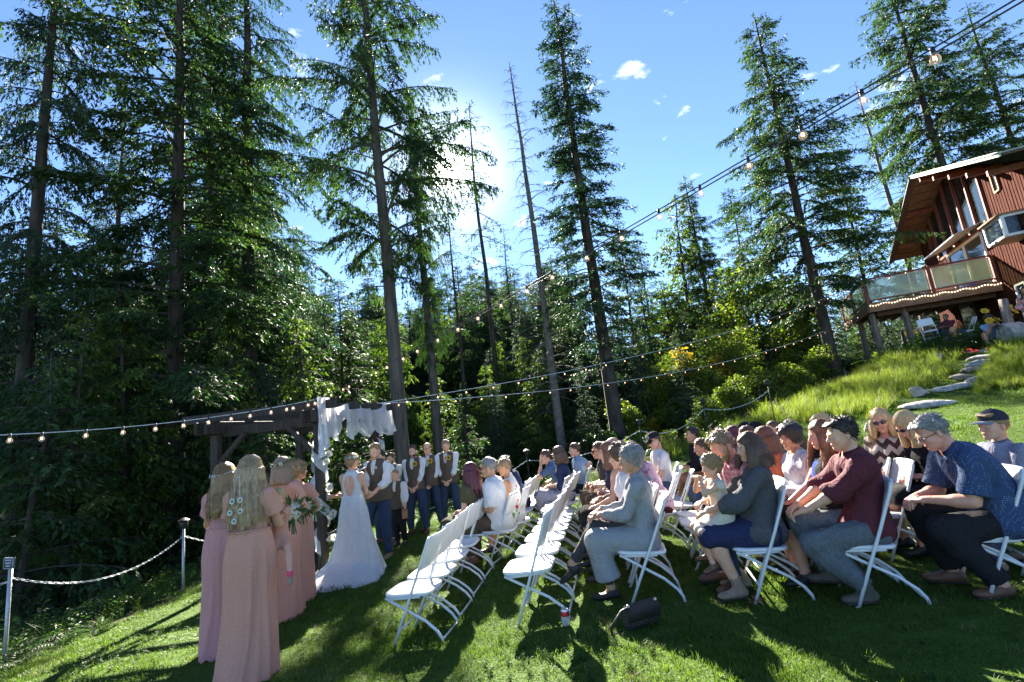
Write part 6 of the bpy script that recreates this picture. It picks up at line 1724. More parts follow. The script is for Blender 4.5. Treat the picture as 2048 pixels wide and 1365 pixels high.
# ------------------------------------------------------------------ clothes
def pat_mat(name, kind, c1, c2, scale=40., c3=None, rough=.85, thr=.25):
    if name in MATS: return MATS[name]
    m = bpy.data.materials.new(name); m.use_nodes = True; nt = m.node_tree; N = nt.nodes; Lk = nt.links; b = N['Principled BSDF']
    b.inputs['Roughness'].default_value = rough; b.inputs['Specular IOR Level'].default_value = .2
    tc = N.new('ShaderNodeTexCoord'); src = tc.outputs['Object']
    def mth(op, a, c=None):
        n = N.new('ShaderNodeMath'); n.operation = op
        for k, v in ((0, a), (1, c)):
            if v is None: continue
            if isinstance(v, (int, float)): n.inputs[k].default_value = v
            else: Lk.new(v, n.inputs[k])
        return n.outputs[0]
    def mix(f, a, c):
        x = N.new('ShaderNodeMix'); x.data_type = 'RGBA'; Lk.new(f, x.inputs['Factor'])
        for k, v in ((6, a), (7, c)):
            if isinstance(v, tuple): x.inputs[k].default_value = (*v, 1)
            else: Lk.new(v, x.inputs[k])
        return x.outputs[2]
    sp = N.new('ShaderNodeSeparateXYZ'); Lk.new(src, sp.inputs[0]); X, Y, Z = sp.outputs
    if kind == 'dots' or kind == 'floral':
        v = N.new('ShaderNodeTexVoronoi'); v.inputs['Scale'].default_value = scale; v.inputs['Randomness'].default_value = .25 if kind == 'dots' else 1.0; Lk.new(src, v.inputs['Vector'])
        f = mth('LESS_THAN', v.outputs['Distance'], thr)
        if c3 is not None:
            sc = N.new('ShaderNodeSeparateColor'); Lk.new(v.outputs['Color'], sc.inputs[0]); c2o = mix(mth('GREATER_THAN', sc.outputs[0], .5), c2, c3); out = mix(f, c1, c2o)
        else: out = mix(f, c1, c2)
    elif kind == 'check':
        ck = N.new('ShaderNodeTexChecker'); ck.inputs['Scale'].default_value = scale; Lk.new(src, ck.inputs['Vector']); ck.inputs[1].default_value = (*c1, 1); ck.inputs[2].default_value = (*c2, 1); out = ck.outputs[0]
    elif kind == 'chevron':
        h = mth('ADD', X, Y); tri = mth('ABSOLUTE', mth('SUBTRACT', mth('FRACT', mth('MULTIPLY', h, 8.0)), .5)); q = mth('FRACT', mth('MULTIPLY', mth('ADD', Z, mth('MULTIPLY', tri, .11)), scale)); out = mix(mth('GREATER_THAN', q, .5), c1, c2)
    elif kind == 'plaid':
        def st(a): return mth('GREATER_THAN', mth('FRACT', mth('MULTIPLY', a, scale)), .62)
        out = mix(mth('MULTIPLY', mth('ADD', mth('ADD', st(X), st(Y)), st(Z)), .33), c1, c2)
    else:                                              # stripe
        out = mix(mth('GREATER_THAN', mth('FRACT', mth('MULTIPLY', Z, scale)), .5), c1, c2)
    nz = N.new('ShaderNodeTexNoise'); nz.inputs['Scale'].default_value = 300; Lk.new(src, nz.inputs['Vector']); bp = N.new('ShaderNodeBump'); bp.inputs['Strength'].default_value = .3; bp.inputs['Distance'].default_value = .004; Lk.new(nz.outputs['Fac'], bp.inputs['Height']); Lk.new(bp.outputs[0], b.inputs['Normal'])
    fold_bump(nt, src, b, .42); Lk.new(out, b.inputs['Base Color']); MATS[name] = m; return m
def cloth(name, c, v=.25, sheen=.0, trans=0.0, bump=.35):
    c = tuple(min(.80, x * 1.22) for x in c)
    return mat('cloth_' + name, tuple(x * (1 - v * .5) for x in c), tuple(min(.85, x * (1 + v * .5)) for x in c), 60, .88, bump, 260, spec=.15, sheen=sheen, trans=trans, detail=6, fold=.42)
C_white = cloth('white_shirt', (.72, .73, .75), .08, trans=.12); C_vest = pat_mat('vest_tweed', 'check', (.125, .092, .066), (.085, .062, .046), 160.)
C_denim = cloth('dark_denim', (.030, .045, .090), .5); C_denim2 = cloth('faded_denim', (.085, .12, .18), .45); C_black = cloth('black', (.016, .016, .018), .3); C_char = cloth('charcoal', (.045, .045, .048), .3)
C_grey = cloth('light_grey_knit', (.245, .25, .258), .15); C_sweater = cloth('dark_grey_sweater', (.072, .075, .082), .3); C_navysk = cloth('navy_skirt', (.022, .028, .070), .3); C_navy = cloth('navy', (.020, .030, .075), .3)
C_maroon = pat_mat('maroon_shirt', 'dots', (.10, .022, .032), (.15, .048, .060), 120., thr=.3); C_bluedot = pat_mat('navy_dotted_shirt', 'dots', (.038, .068, .15), (.30, .36, .46), 75., thr=.20)
C_olive = cloth('olive', (.075, .070, .035), .25); C_brown = cloth('brown_trousers', (.085, .060, .042), .25); C_tan = cloth('khaki', (.33, .26, .17), .2); C_blue = cloth('steel_blue', (.075, .13, .24), .25); C_royal = cloth('royal_blue', (.025, .06, .36), .2)
C_slate = cloth('slate_trousers', (.095, .110, .120), .35); C_gauze = cloth('pale_grey_cardigan', (.42, .43, .47), .12); C_cream = cloth('cream', (.66, .60, .48), .12, trans=.2); C_red = cloth('red', (.45, .03, .03), .2); C_orange = cloth('coral', (.55, .15, .07), .2); C_sky = cloth('sky_blue', (.22, .33, .52), .2); C_lav = pat_mat('lavender_grey_shirt', 'dots', (.27, .27, .35), (.38, .38, .46), 90., thr=.25)
C_pinkfl = pat_mat('pink_floral_blouse', 'floral', (.60, .40, .47), (.33, .13, .21), 16., (.50, .26, .35), thr=.30); C_floral = pat_mat('red_floral_dress', 'floral', (.72, .70, .66), (.55, .06, .07), 13., (.12, .28, .13), thr=.36); C_dkfl = pat_mat('dark_floral_top', 'floral', (.030, .036, .060), (.40, .22, .19), 15., (.18, .19, .28), thr=.27)
C_check = pat_mat('navy_white_check', 'check', (.05, .06, .14), (.60, .60, .64), 52.); C_chev = pat_mat('chevron_blouse', 'chevron', (.075, .045, .040), (.58, .47, .40), 8.5); C_plaid = pat_mat('pink_plaid', 'plaid', (.42, .14, .20), (.62, .42, .42), 22.); C_stripe = pat_mat('blue_stripe', 'stripe', (.16, .25, .40), (.36, .44, .55), 70.)
L_brown = mat('brown_leather', (.12, .055, .030), (.19, .09, .05), 9, .5, .2, 60); L_suede = mat('taupe_suede', (.24, .165, .115), (.32, .23, .16), 14, .9, .2, 120); L_olive = mat('worn_boot_leather', (.075, .065, .048), (.13, .11, .08), 10, .75, .3, 60); L_black = mat('black_leather', (.016, .014, .014), (.03, .026, .025), 10, .45, .2, 60); L_tan = mat('tan_leather', (.30, .14, .07), (.38, .19, .10), 10, .5)
M_lace = mat('dusty_pink_lace', (.80, .36, .25), (.86, .49, .37), 170, .9, .6, 170, trans=.22, contrast=(.42, .58), spec=.15)
M_lace2 = mat('mauve_pink_lace', (.72, .33, .31), (.80, .44, .40), 170, .9, .6, 170, trans=.22, contrast=(.42, .58), spec=.15)
M_ivory = mat('ivory_lace', (.70, .70, .66), (.82, .82, .80), 70, .85, .6, 70, trans=.2, contrast=(.42, .58)); M_ivtulle = mat('ivory_tulle_skirt', (.74, .76, .77), (.83, .84, .84), 25, .8, .35, 60, trans=.35)

def seat_at(px, py, y, label, face=FACE, chair=True, back=.03):
    """a chair whose seat shows near a pixel, at depth y, and the sitter's place on it"""
    x = at_y(px, py, y)[0]
    if chair: put_chair(x, y, label, face)
    f = R(face); return (x + math.sin(f) * back, y - math.cos(f) * back)
def px_pos(px, py, y): return (at_y(px, py, y)[0], y)

def gown(b, t, m, name='gown', top_off=.022, hem=(.34, .34), zhem=-.0, pleats=15, amp=.016, train=(0, 0), seed=0, nz=34, n=120, z_w=None, slump=1.0, girth=None):
    """a floor length gathered skirt hung from the high waist"""
    g = np.random.default_rng(seed); Wc = b.P + b.u * .20; gg = b.girth; V = []
    a = np.arange(n) / n * 6.2832; ph = g.uniform(0, 6.28, 4)
    for j in range(nz):
        f = j / (nz - 1); z = Wc[2] + (zhem - Wc[2]) * f
        e = f ** (.72 if train[1] < .3 else 1.5)
        hipb = .022 * math.exp(-((f - .22) / .16) ** 2)
        rx = (.136 * gg + top_off) * (1 - e) + hem[0] * e + hipb; ry = (.112 * gg + top_off) * (1 - e) + hem[1] * e + hipb * .9
        A = amp * min(1, f * 4 + .15) * (.5 + .8 * f)
        wa = a + .22 * np.sin(2 * a + ph[0]) + .12 * np.sin(5 * a + ph[1] + 2.2 * f) + .05 * np.sin(9 * a + 4 * f)
        fold = A * (.75 * np.sin(wa * 7 + ph[2] + 1.3 * f) + .65 * np.sin(wa * 12 + ph[3] - f) * (.5 + .5 * np.sin(3 * a + ph[1])) + .5 * np.sin(wa * 19 + ph[0] + 2 * f) * (.5 + .5 * np.sin(2 * a + ph[2])) + .4 * np.sin(wa * 3 + 4 * f))
        tr = max(0, (f - (.62 if train[1] < .3 else .80)) / (.38 if train[1] < .3 else .20)) ** 1.6
        back = np.maximum(0, -np.sin(a)) ** 1.5
        x = Wc[0] * (1 - f) + b.A[1][0] * 0 + (rx + fold) * np.cos(a) + train[0] * tr * back * np.cos(a) * .9; y = Wc[1] * (1 - f) + (ry + fold) * np.sin(a) - train[1] * tr * back
        zz = z + 0 * a + .012 * np.sin(a * 7 + ph[3]) * f + (.0 if train[1] == 0 else .03 * tr * back * np.abs(np.sin(a * 9 + ph[1])))
        V.append(np.stack([x, y, zz], 1))
    V = np.concatenate(V); i, j = np.meshgrid(np.arange(nz - 1), np.arange(n), indexing='ij'); j2 = (j + 1) % n
    Q = np.stack([i * n + j, (i + 1) * n + j, (i + 1) * n + j2, i * n + j2], -1).reshape(-1, 4); o = MB(); o.add(V, Q); return o.build(name, m, t)
def headwreath(b, t, m=None, green=True, n=16, fl=5, seed=0, tilt=.15):
    g = np.random.default_rng(seed); q = MB(); w = lambda x, y, z: b.H + b.RH @ (np.array([x, y, z]) * b.hs); P = []
    for i in range(n + 1):
        a = i / n * 6.283; P.append(w(.097 * math.sin(a), -.016 + .117 * math.cos(a), .062 + tilt * .1 * math.cos(a)))
    q.tube(P, .005, 5, 2, cap=False)
    for i in range(n * 3):
        a = g.uniform(0, 6.28); c = w(.099 * math.sin(a), -.016 + .119 * math.cos(a), .062 + tilt * .1 * math.cos(a) + g.normal(0, .006)); d = unit(b.RH @ np.array([math.sin(a), math.cos(a), g.normal(.2, .6)]) + g.normal(0, .4, 3)); s = unit(np.cross(d, g.normal(0, 1, 3))); q.add([c, c + d * .018 + s * .008, c + d * .04, c + d * .018 - s * .008], [[0, 1, 2, 3]], m=2)
    for i in range(fl):
        a = math.pi + (i - fl / 2) * .55; c = w(.105 * math.sin(a), -.016 + .124 * math.cos(a), .062 + tilt * .1 * math.cos(a)); daisy(q, c, b.RH @ np.array([math.sin(a), math.cos(a), .2]), .026)
    q.build('flower_crown', [M_petal, M_yel, M_green], t, False)

# ------------------------------------------------------------------ the wedding party
def bridesmaid(label, px, py, y, face, hair, hl, m, scale, arms, head, seed, near, tone='tan', crown=None, girth=1.0, hem=.205, hairpuff=1.0):
    b = person(label, px_pos(px, py, y), face, 'f', scale, tone, top=(m, .62, dict(off=.014, loose=.040, hem=0, amp=.006, name='bodice')), hair=hair, hlen=hl, near=near, pose='stand', arms=arms, head=head, seed=seed, girth=girth, group='bridesmaids in dusty pink lace', lean=2)
    gown(b, b.t, m, 'skirt', hem=(hem, hem * .92), zhem=.01, pleats=17, amp=.013, seed=seed, train=(.0, .12))
    q = MB(); Wc = b.P + b.u * .20; q.tube([Wc + b.RT @ v3((.136 * girth + .026) * math.cos(a), (.112 * girth + .026) * math.sin(a), 0) for a in np.linspace(0, 6.283, 25)], .010, 5, cap=False); q.build('waistband', m, b.t)
    if crown: headwreath(b, b.t, fl=crown, seed=seed)
    return b
bm4 = bridesmaid('bridesmaid farthest along the line, with curled coppery hair and a green flower crown', 600, 1200, 6.1, -12, ('curly', 'darkblonde'), .3, M_lace, .93, ('hold', 'hold'), (-30, 0, 0), 14, 1, crown=5)
bm3 = bridesmaid('bridesmaid with a straight sandy bob and daisies pinned in her hair', 570, 1232, 5.5, -14, ('bob', 'sandy'), .2, M_lace, .97, ('hold', 'hold'), (-28, 4, 4), 13, 1, crown=4)
bm2 = bridesmaid('bridesmaid in mauve pink, half hidden, with long hair tied by a cord', 450, 1305, 4.75, 2, ('long', 'darkblonde'), .38, M_lace2, .97, ('hold', 'hold'), (-25, 4, 0), 12, 2)
bm1 = bridesmaid('nearest bridesmaid with long ombre hair carrying a toddler', 502, 1345, 4.0, -4, ('long', 'ombre'), .46, M_lace, .955, ('hold', (.10, .34, 1.12, -.5, .8, .2)), (-4, 0, 2), 11, 2, girth=1.04, hem=.225)
def hair_flowers():
    q = MB(); b = bm1; c0 = b.C - b.f2 * .175 + v3(0, 0, .04)
    for dx, dz in ((-.035, .06), (.035, .065), (-.055, -.03), (.035, -.025), (-.02, -.10)): daisy(q, c0 + v3(dx, 0, dz), (0, -1, .1), .030, 2, 0, 9)
    q.tube([c0 + v3(-.02, 0, .06), c0 + v3(-.03, .02, .22), c0 + v3(.01, .03, .26), c0 + v3(.035, .0, .07)], .0022, 4, 1)
    q.build('hair_flowers', [M_green, M_cordw, M_petal], b.t, False)
    q = MB(); b = bm2; w = lambda x, y, z: b.H + b.RH @ v3(x, y, z)
    q.tube([w(.10 * math.sin(a), -.02 + .118 * math.cos(a), .03 + .02 * math.cos(a)) for a in np.linspace(0, 6.28, 20)], .0035, 4, cap=False)
    for s in (-1, 1): q.tube([w(0, -.14, .01), w(s * .035, -.15, .03), w(s * .05, -.15, .0), w(0, -.145, .01)], .003, 4, cap=False); q.tube([w(0, -.145, .01), w(s * .02, -.15, -.06)], .003, 4)
    q.build('hair_cord', M_cordw, b.t)
hair_flowers()
# toddler on her hip, one leg hanging past her arm
bt = bm1.t; fx = R(-4)
def rel(t_, f, x, y): return (t_.location[0] + x * math.cos(f) - y * math.sin(f), t_.location[1] + x * math.sin(f) + y * math.cos(f))
kid0 = person('toddler in pink carried on the nearest bridesmaid\'s hip, one leg dangling with a flowered sandal', rel(bt, fx, .12, .24), 172, 'f', .46, 'light', top=(M_lace, .5, dict(off=.02)), bottom=('skirt', M_lace, .55), hair=('short', 'blonde'), near=1, headsize=1.35, seed=21, z=bt.location[2] + .93,
              pose='sit', seat=.0, lean=0, arms=('lap', 'lap'), legs=((-.62, .62, -.52, -1, .5, .6, -.3, .5, -.7), (.40, .34, -.4)), hand=True)
def kid_sandal():
    for s in (-1,):
        A, td = kid0.A[s], kid0.toe[s]; q = MB(); q.ball(A + td * .02, .045, 8, 6); 
        for k in range(14):
            d = unit(rng.normal(0, 1, 3)); q.ball(A + d * .048, .022, 6, 4)
        q.build('sandal_flower', mat('hot_pink_flower', (.70, .06, .12), (.8, .12, .2), 30, .6), kid0.t)
        S = SDF(.012, .02); kid0.foot(S, s, .008); garment('sandal', S, L_suede, kid0.t, 0, 0)
kid_sandal()
# bouquets
def bouquet(label, c, seed, r=.11, n=11, face=(0, -1, .3)):
    g = np.random.default_rng(seed); t = thing('bouquet', label, 'flowers', c); q = MB(); s = MB()
    for i in range(n):
        d = unit(g.normal(0, 1, 3) + np.array(face) * .9); daisy(q, d * r * g.uniform(.55, .9), d, .048, 0, 1, 10)
    for i in range(40):
        d = unit(g.normal(0, 1, 3)); e = unit(np.cross(d, g.normal(0, 1, 3))); c_ = d * r * .6; s.add([c_, c_ + d * .05 + e * .02, c_ + d * .11, c_ + d * .05 - e * .02], [[0, 1, 2, 3]])
    for i in range(6): s.tube([(0, 0, 0), (g.normal(0, .02), g.normal(0, .02), -.2)], .005, 4)
    q.build('blossoms', [M_petal, M_yel], t, False); s.build('greenery', M_green, t, False)
def hand_mid(b, up=.06):
    p = (b.Wr[-1] + b.Wr[1]) / 2 + b.f2 * .10 + v3(0, 0, up); M_ = b.t.matrix_basis; return tuple(M_ @ Vector(p))
bouquet('white daisy bouquet held by the farthest bridesmaid', hand_mid(bm4, .05), 1, .12, 14, (.8, -.4, .4)); bouquet('small white bouquet held by the bridesmaid with the sandy bob', hand_mid(bm3), 2, .10, 10, (.8, -.2, .4)); bouquet('white bouquet peeking past the nearest bridesmaid\'s arm', tuple(np.array(hand_mid(bm1)) + [.12, 0, .05]), 3, .09, 9, (.9, -.2, .3))

bride = person('bride in an ivory lace gown with a buttoned open back and long train', px_pos(712, 1140, 7.1), -12, 'f', .95, 'light', top=(M_ivory, 0, dict(off=.012, hem=0, openback=True, amp=.002, name='bodice')), hair=('updo', 'darkblonde'), near=1, seed=31, pose='stand', lean=2, girth=1.02, head=(-12, -8, 0), arms=((-.06, .30, 1.10, .4, .9, .1), (.08, .31, 1.10, -.2, .9, .1)))
gown(bride, bride.t, M_ivtulle, 'gown_skirt', hem=(.47, .36), zhem=.015, pleats=13, amp=.014, train=(.85, .52), seed=5, nz=44, n=150)
def bride_bits():
    b = bride; q = MB()
    for k in range(13): c = b.C * (1 - k / 13) + b.P * (k / 13) * .55 + b.W * (k / 13) * .45; q.ball(b.N * (1 - k / 12) + (b.P + b.u * .2) * (k / 12) - b.f2 * (.098 - .02 * abs(k / 12 - .4)), .0085, 6, 4)
    q = q.build('back_buttons', M_petal, b.t); q['kind'] = 'stuff'
    headwreath(b, b.t, fl=6, seed=4)
bride_bits()
# strip of lace flowers at the waist
groom = person('groom in a brown vest and jeans smiling down at the bride', px_pos(768, 1108, 7.95), 158, 'm', 1.03, 'light', top=(C_white, 1.5, dict(collar=True, off=.012, loose=.006)), bottom=('trousers', C_denim, 1.97), shoes=('shoe', L_suede), hair=('short', 'darkblonde'), extra=dict(vest=C_vest), near=1, seed=32, pose='stand', lean=3, head=(8, -18, 0), beard='stubble', legs=((-.10, .0, .085), (.36, .16, .085)),
               arms=((-.14, .33, 1.02, .5, .8, -.2), (.02, .34, 1.02, -.3, .9, -.2)))
officiant = person('officiant with curly grey hair in a pale top, partly behind the near arbor post', px_pos(634, 1120, 7.95), -62, 'f', .95, 'light', top=(C_gauze, 1.2, dict(hem=.16)), bottom=('trousers', C_black, 1.95), shoes=('shoe', L_black), hair=('curlyshort', 'grey'), near=1, seed=33, pose='stand', head=(0, -15, 0), arms=((-.07, .36, 1.12, .3, .9, .1), (.09, .36, 1.12, -.3, .9, .1)))
def book():
    c = np.array(at_y(712, 944, 7.75)); t = thing('open_book', 'open dark book of vows in front of the officiant', 'book', c, R(28)); q = MB()
    for s in (-1, 1): q.box((s * .075, 0, .02), (.15, .21, .012), ry3(s * -.25)); 
    q.build('cover', L_black, t, False); q = MB()
    for s in (-1, 1): q.box((s * .073, 0, .031), (.138, .195, .008), ry3(s * -.25))
    q.build('pages', mat('paper', (.7, .68, .62)), t, False)
book()
def sunflower_pin(b, m=None, big=True):
    q = MB(); c = b.C + b.r2 * -.085 + b.f2 * .148 + b.u2 * .09; k = 12
    if big: daisy(q, c, b.f2 + b.u2 * .1, .062, 0, 1, 14); q.ball(c + b.f2 * .012, .022, 8, 5, 2)
    else: daisy(q, c, b.f2, .03, 3, 1, 8)
    q.build('boutonniere', [mat('sunflower_petal', (.68, .42, .03), rough=.6, trans=.2), M_yel, mat('sunflower_disc', (.035, .018, .008), rough=.9), M_petal], b.t, False)
sunflower_pin(groom, big=False)
def groomsman(label, px, py, y, hair, hl, seed, scale=1.0, face=166, arms=('clasp', 'clasp'), head=(0, -8, 0), beard=None, glasses=None, girth=1.0, near=1, legs=('apart', 'apart'), group='groomsmen in brown vests'):
    b = person(label, px_pos(px, py, y), face, 'm', scale, 'light', top=(C_white, 1.45, dict(collar=True, off=.012, loose=.006)), bottom=('trousers', C_denim, 1.97), shoes=('shoe', L_brown), hair=hair, extra=dict(vest=C_vest), near=near, seed=seed, pose='stand', head=head, beard=beard, glasses=glasses, girth=girth, legs=legs, arms=arms, group=group, lean=1); sunflower_pin(b); return b
groomsman('bearded groomsman with dark hair, nearest the grey trunk, hands clasped', 838, 1055, 10.0, ('short', 'brown'), 0, 41, 1.0, 168, head=(5, -6, 0), beard='dark')
groomsman('balding groomsman with glasses between two other groomsmen', 868, 1050, 10.2, ('fringe', 'brown'), 0, 42, 1.0, 172, head=(-6, -4, 4), glasses='clear', girth=1.05)
groomsman('fair-haired groomsman looking down at the end of the line', 905, 1040, 10.2, ('short', 'sandy'), 0, 43, 1.0, 170, head=(8, -22, 0))
groomsman('best man in dark glasses behind the groom\'s shoulder', 774, 1075, 9.4, ('short', 'dark'), 0, 44, .98, 160, head=(0, -6, 0), glasses='clear')
groomsman('bearded groomsman looking down, mostly hidden behind the page boy', 793, 1070, 10.2, ('short', 'brown'), 0, 45, .95, 165, head=(0, -15, 0), beard='brown')
boy = person('page boy in a grey-brown vest holding a small wooden box', px_pos(802, 1073, 8.9), 163, 'm', .745, 'light', top=(C_white, 1.4, dict(collar=True, off=.02, loose=.015)), bottom=('trousers', C_black, 1.97), shoes=('shoe', L_black), hair=('buzz', 'darkblonde'), extra=dict(vest=C_vest), near=1, seed=46, headsize=1.16, pose='stand', arms=((-.24, .12, .80, 0, .2, -1), 'side'), head=(8, -10, 0))
def ringbox():
    c = boy.t.matrix_basis @ Vector(boy.Wr[-1] + v3(0, .03, -.15)); t = thing('ring_box', 'small wooden ring box hanging from the page boy\'s hand', 'box', c, R(20)); q = MB(); q.box((0, 0, 0), (.10, .05, .16), None, bev=.006); q.build('box_body', L_tan, t, False); q = MB(); q.box((0, 0, .085), (.105, .055, .016), None, bev=.004); q.build('lid', L_brown, t, False)
ringbox()

# ------------------------------------------------------------------ empty chairs
def empties(row, lst, face=FACE):
    for (px, py, y, lab) in lst: seat_at(px, py, y, lab, face)
P_ = chair_from_foot(785, 1297, 80); put_chair(P_[0], P_[1], 'empty white folding chair at the near end of the front row', 80)
ord_ = ['second', 'third', 'fourth']
for k in range(3):
    q = np.array(P_) + np.array([.075, .50]) * (k + 1); put_chair(q[0], q[1], 'empty white folding chair, %s from the near end of the front row' % ord_[k], 80)
P2 = chair_from_foot(1035, 1255, 79); put_chair(P2[0], P2[1], 'empty white folding chair at the near end of the second row, beside the soda can', 79)
for k, w_ in enumerate(['second', 'third', 'fourth', 'fifth', 'sixth']):
    q = np.array(P2) + np.array([.085, .49]) * (k + 1); put_chair(q[0], q[1], 'empty white folding chair, %s from the near end of the second row' % w_, 79)
for k, (dy) in enumerate((7.3, 7.75, 8.2)):
    x = at_y(1114 + k * 5, 998 - k * 10, dy)[0]; put_chair(x, dy, 'empty white folding chair of the second row, %s before the woman in checked trousers' % ['third', 'second', 'last'][k], 79)
for k, (px, py, y) in enumerate(((1043, 990, 7.9), (1051, 980, 8.4), (1057, 972, 8.9), (1063, 964, 9.4))):
    seat_at(px, py, y, 'empty white folding chair of the front row, %s past the woman in the floral dress' % ['first', 'second', 'third', 'fourth'][k])
seat_at(1350, 962, 6.6, 'empty white folding chair, nearer of the pair beside the woman in pink', 74); seat_at(1332, 955, 7.1, 'empty white folding chair, farther of the pair beside the woman in pink', 74)
seat_at(1400, 1000, 5.0, 'empty white folding chair seat showing in front of the toddler', 76); seat_at(1388, 990, 5.5, 'empty white folding chair behind the one in front of the toddler', 76)
seat_at(1775, 985, 4.6, 'empty white folding chair between the maroon shirt and the bowed blonde, nearer one', 70); seat_at(1735, 975, 5.0, 'empty white folding chair under the chevron blouse, farther one', 70)

# ------------------------------------------------------------------ guests in the front row
q = np.array(P_) + np.array([.075, .50]) * 4.1; put_chair(q[0], q[1], 'white folding chair under the woman with maroon hair', 74)
person('woman with long maroon hair in an olive dress seen from behind', (q[0] + .02, q[1]), 58, 'f', .97, 'light', top=(C_olive, .55, dict(hem=.1, off=.02)), bottom=('skirt', C_olive, 1.5), shoes=('heel', L_black), hair=('long', 'maroon'), hlen=.34, near=1, seed=51, pose='sit', lean=2, arms=('lap', 'lap'), head=(18, 0, 0), girth=1.1)
q = px_pos(1002, 1030, 6.35); put_chair(q[0], q[1], 'white folding chair under the man in the white shirt', 78)
person('man with short grey hair and sunglasses in a white shirt in the front row', (q[0], q[1]), 78, 'm', 1.0, 'tan', top=(C_white, .9, dict(collar=True, off=.022, loose=.02)), bottom=('trousers', C_brown, 1.95), shoes=('shoe', L_brown), hair=('short', 'grey'), glasses='sun', near=1, seed=52, pose='sit', lean=4, hunch=6, arms=('lap', 'lap'), girth=1.1, head=(5, -4, 0))
q = px_pos(1032, 1010, 6.95); put_chair(q[0], q[1], 'white folding chair under the woman in the floral dress', 78)
person('woman with short highlighted hair in a white dress with red flowers', (q[0], q[1]), 76, 'f', .96, 'tan', top=(C_floral, 0, dict(hem=.1)), bottom=('skirt', C_floral, 1.4), shoes=('heel', L_black), hair=('short', 'sandy'), near=1, seed=53, pose='sit', lean=4, hunch=6, arms=('lap', 'lap'), head=(5, -14, 0))
p = seat_at(1040, 985, 8.2, 'white folding chair under the dark-haired man in navy'); person('dark-haired man in a navy shirt behind the woman in the floral dress', p, 70, 'm', 1.0, 'tan', top=(C_navy, .8, dict(collar=True)), bottom=('trousers', C_tan, 1.95), shoes=('shoe', L_brown), hair=('short', 'dark'), near=1, seed=54, pose='sit', lean=14, hunch=14, arms=('clasp', 'clasp'), head=(0, -10, 0))
# second row far end
p = seat_at(1130, 968, 8.1, 'white folding chair under the woman in checked trousers', 76); person('woman with a brown bob, navy top with white lace trim and checked trousers', p, 80, 'f', .98, 'light', top=(C_navy, 1.3, dict(hem=.14)), bottom=('trousers', C_check, 1.9, dict(loose=.045)), shoes=('shoe', L_brown), hair=('bob', 'brown'), glasses='clear', near=1, seed=55, pose='sit', lean=4, arms=('lap', 'lap'), head=(0, -8, 0))
p = seat_at(1128, 950, 8.9, 'white folding chair under the man leaning on his hand', 80); person('man in a steel blue shirt and khaki trousers leaning his face on his hand', p, 84, 'm', 1.0, 'light', top=(C_blue, .8, dict(collar=True, off=.02)), bottom=('trousers', C_tan, 1.95), shoes=('shoe', L_brown), hair=('short', 'brown'), glasses='sun', near=1, seed=56, pose='sit', lean=24, hunch=10, arms=('face', 'lap'), head=(-8, -12, 18), legs=('wide', 'sit'))
p = seat_at(1160, 955, 8.9, 'white folding chair under the man in the striped shirt', 78); person('man in a blue striped polo shirt hidden behind the woman in navy', p, 80, 'm', .97, 'light', top=(C_stripe, .75, dict(collar=True)), bottom=('trousers', C_black, 1.95), shoes=('shoe', L_black), hair=('short', 'brown'), near=1, seed=57, pose='sit', lean=3, arms=('lap', (.26, .02, .74)), head=(10, -4, 0))
# third row: grey cardigan and her neighbours
P3 = chair_from_foot(1262, 1208, 79); put_chair(P3[0], P3[1], 'white folding chair under the woman in the long grey cardigan, handbag beside it', 79)
greyw = person('woman with short grey hair in a light grey cardigan, legs crossed, hands on her knee', (P3[0] + .03, P3[1]), 80, 'f', .95, 'tan', top=(C_grey, 1.93, dict(off=.016, hem=.2, amp=.007)), bottom=('skirt', C_grey, 1.74, dict(only=(-1,))), hair=('curlyshort', 'grey'), near=2, seed=61, pose='sit', lean=-5, hunch=8, girth=1.08, head=(18, -4, 0), hairpuff=.93, legs=((-.07, .36, .09), (-.05, .70, .30, .1, .5, 1.2, 0, .85, -.55)), arms=((-.02, .36, .72, .2, .8, -.3, .1, -.2, -1, .5), (.06, .38, .74, -.6, .6, -.3, 0, 0, -1, .6)))
def leggings():
    b = greyw; S = SDF(.012, .03)
    for s in (-1, 1): b.leg(S, s, .006, upto=1.90, m=.98)
    garment('leggings', S, C_char, b.t, 3, .002)
    for s in (-1, 1):
        S = SDF(.010, .015); A, td = b.A[s], b.toe[s]; b.foot(S, s, .007); dn = v3(0, 0, -1); dn = unit(dn - td * (dn @ td)); S.ell(A + dn * .0 + td * .075, (.040, .045, .03), rot_axes(np.cross(td, dn), td, -dn), k=.008, sub=True)
        S.cap(A + dn * .07 - td * .045, A + dn * .125 - td * .05, .020, .013, fb=True, k=.01); garment('ankle_boot', S, L_black, b.t, 0, 0)
leggings()
q = np.array(P3) + np.array([.085, .49]) * 1.1; put_chair(q[0], q[1], 'white folding chair under the woman in the white blouse', 79); person('woman with curly brown hair in a white blouse with a pink purse on her lap', (q[0], q[1]), 80, 'f', .95, 'light', top=(C_white, .9, dict(hem=.1)), bottom=('trousers', C_denim, 1.9), shoes=('shoe', L_black), hair=('curly', 'brown'), near=1, seed=62, pose='sit', lean=4, arms=('lap', 'lap'), head=(8, -8, 0))
def purse():
    c = np.array(at_y(1222, 1040, 4.5)); t = thing('purse', 'pink patterned purse on the lap of the woman in the white blouse', 'purse', c, R(75)); q = MB(); q.box((0, 0, 0), (.12, .20, .07), None, bev=.02); q.build('purse_body', pat_mat('pink_print', 'floral', (.60, .10, .22), (.72, .35, .42), 40., thr=.3), t); q = MB(); q.tube([(0, -.09, .03), (0, -.05, .10), (0, .05, .10), (0, .09, .03)], .006, 6); q.build('strap', mat('pink_strap', (.5, .06, .16)), t)
purse()
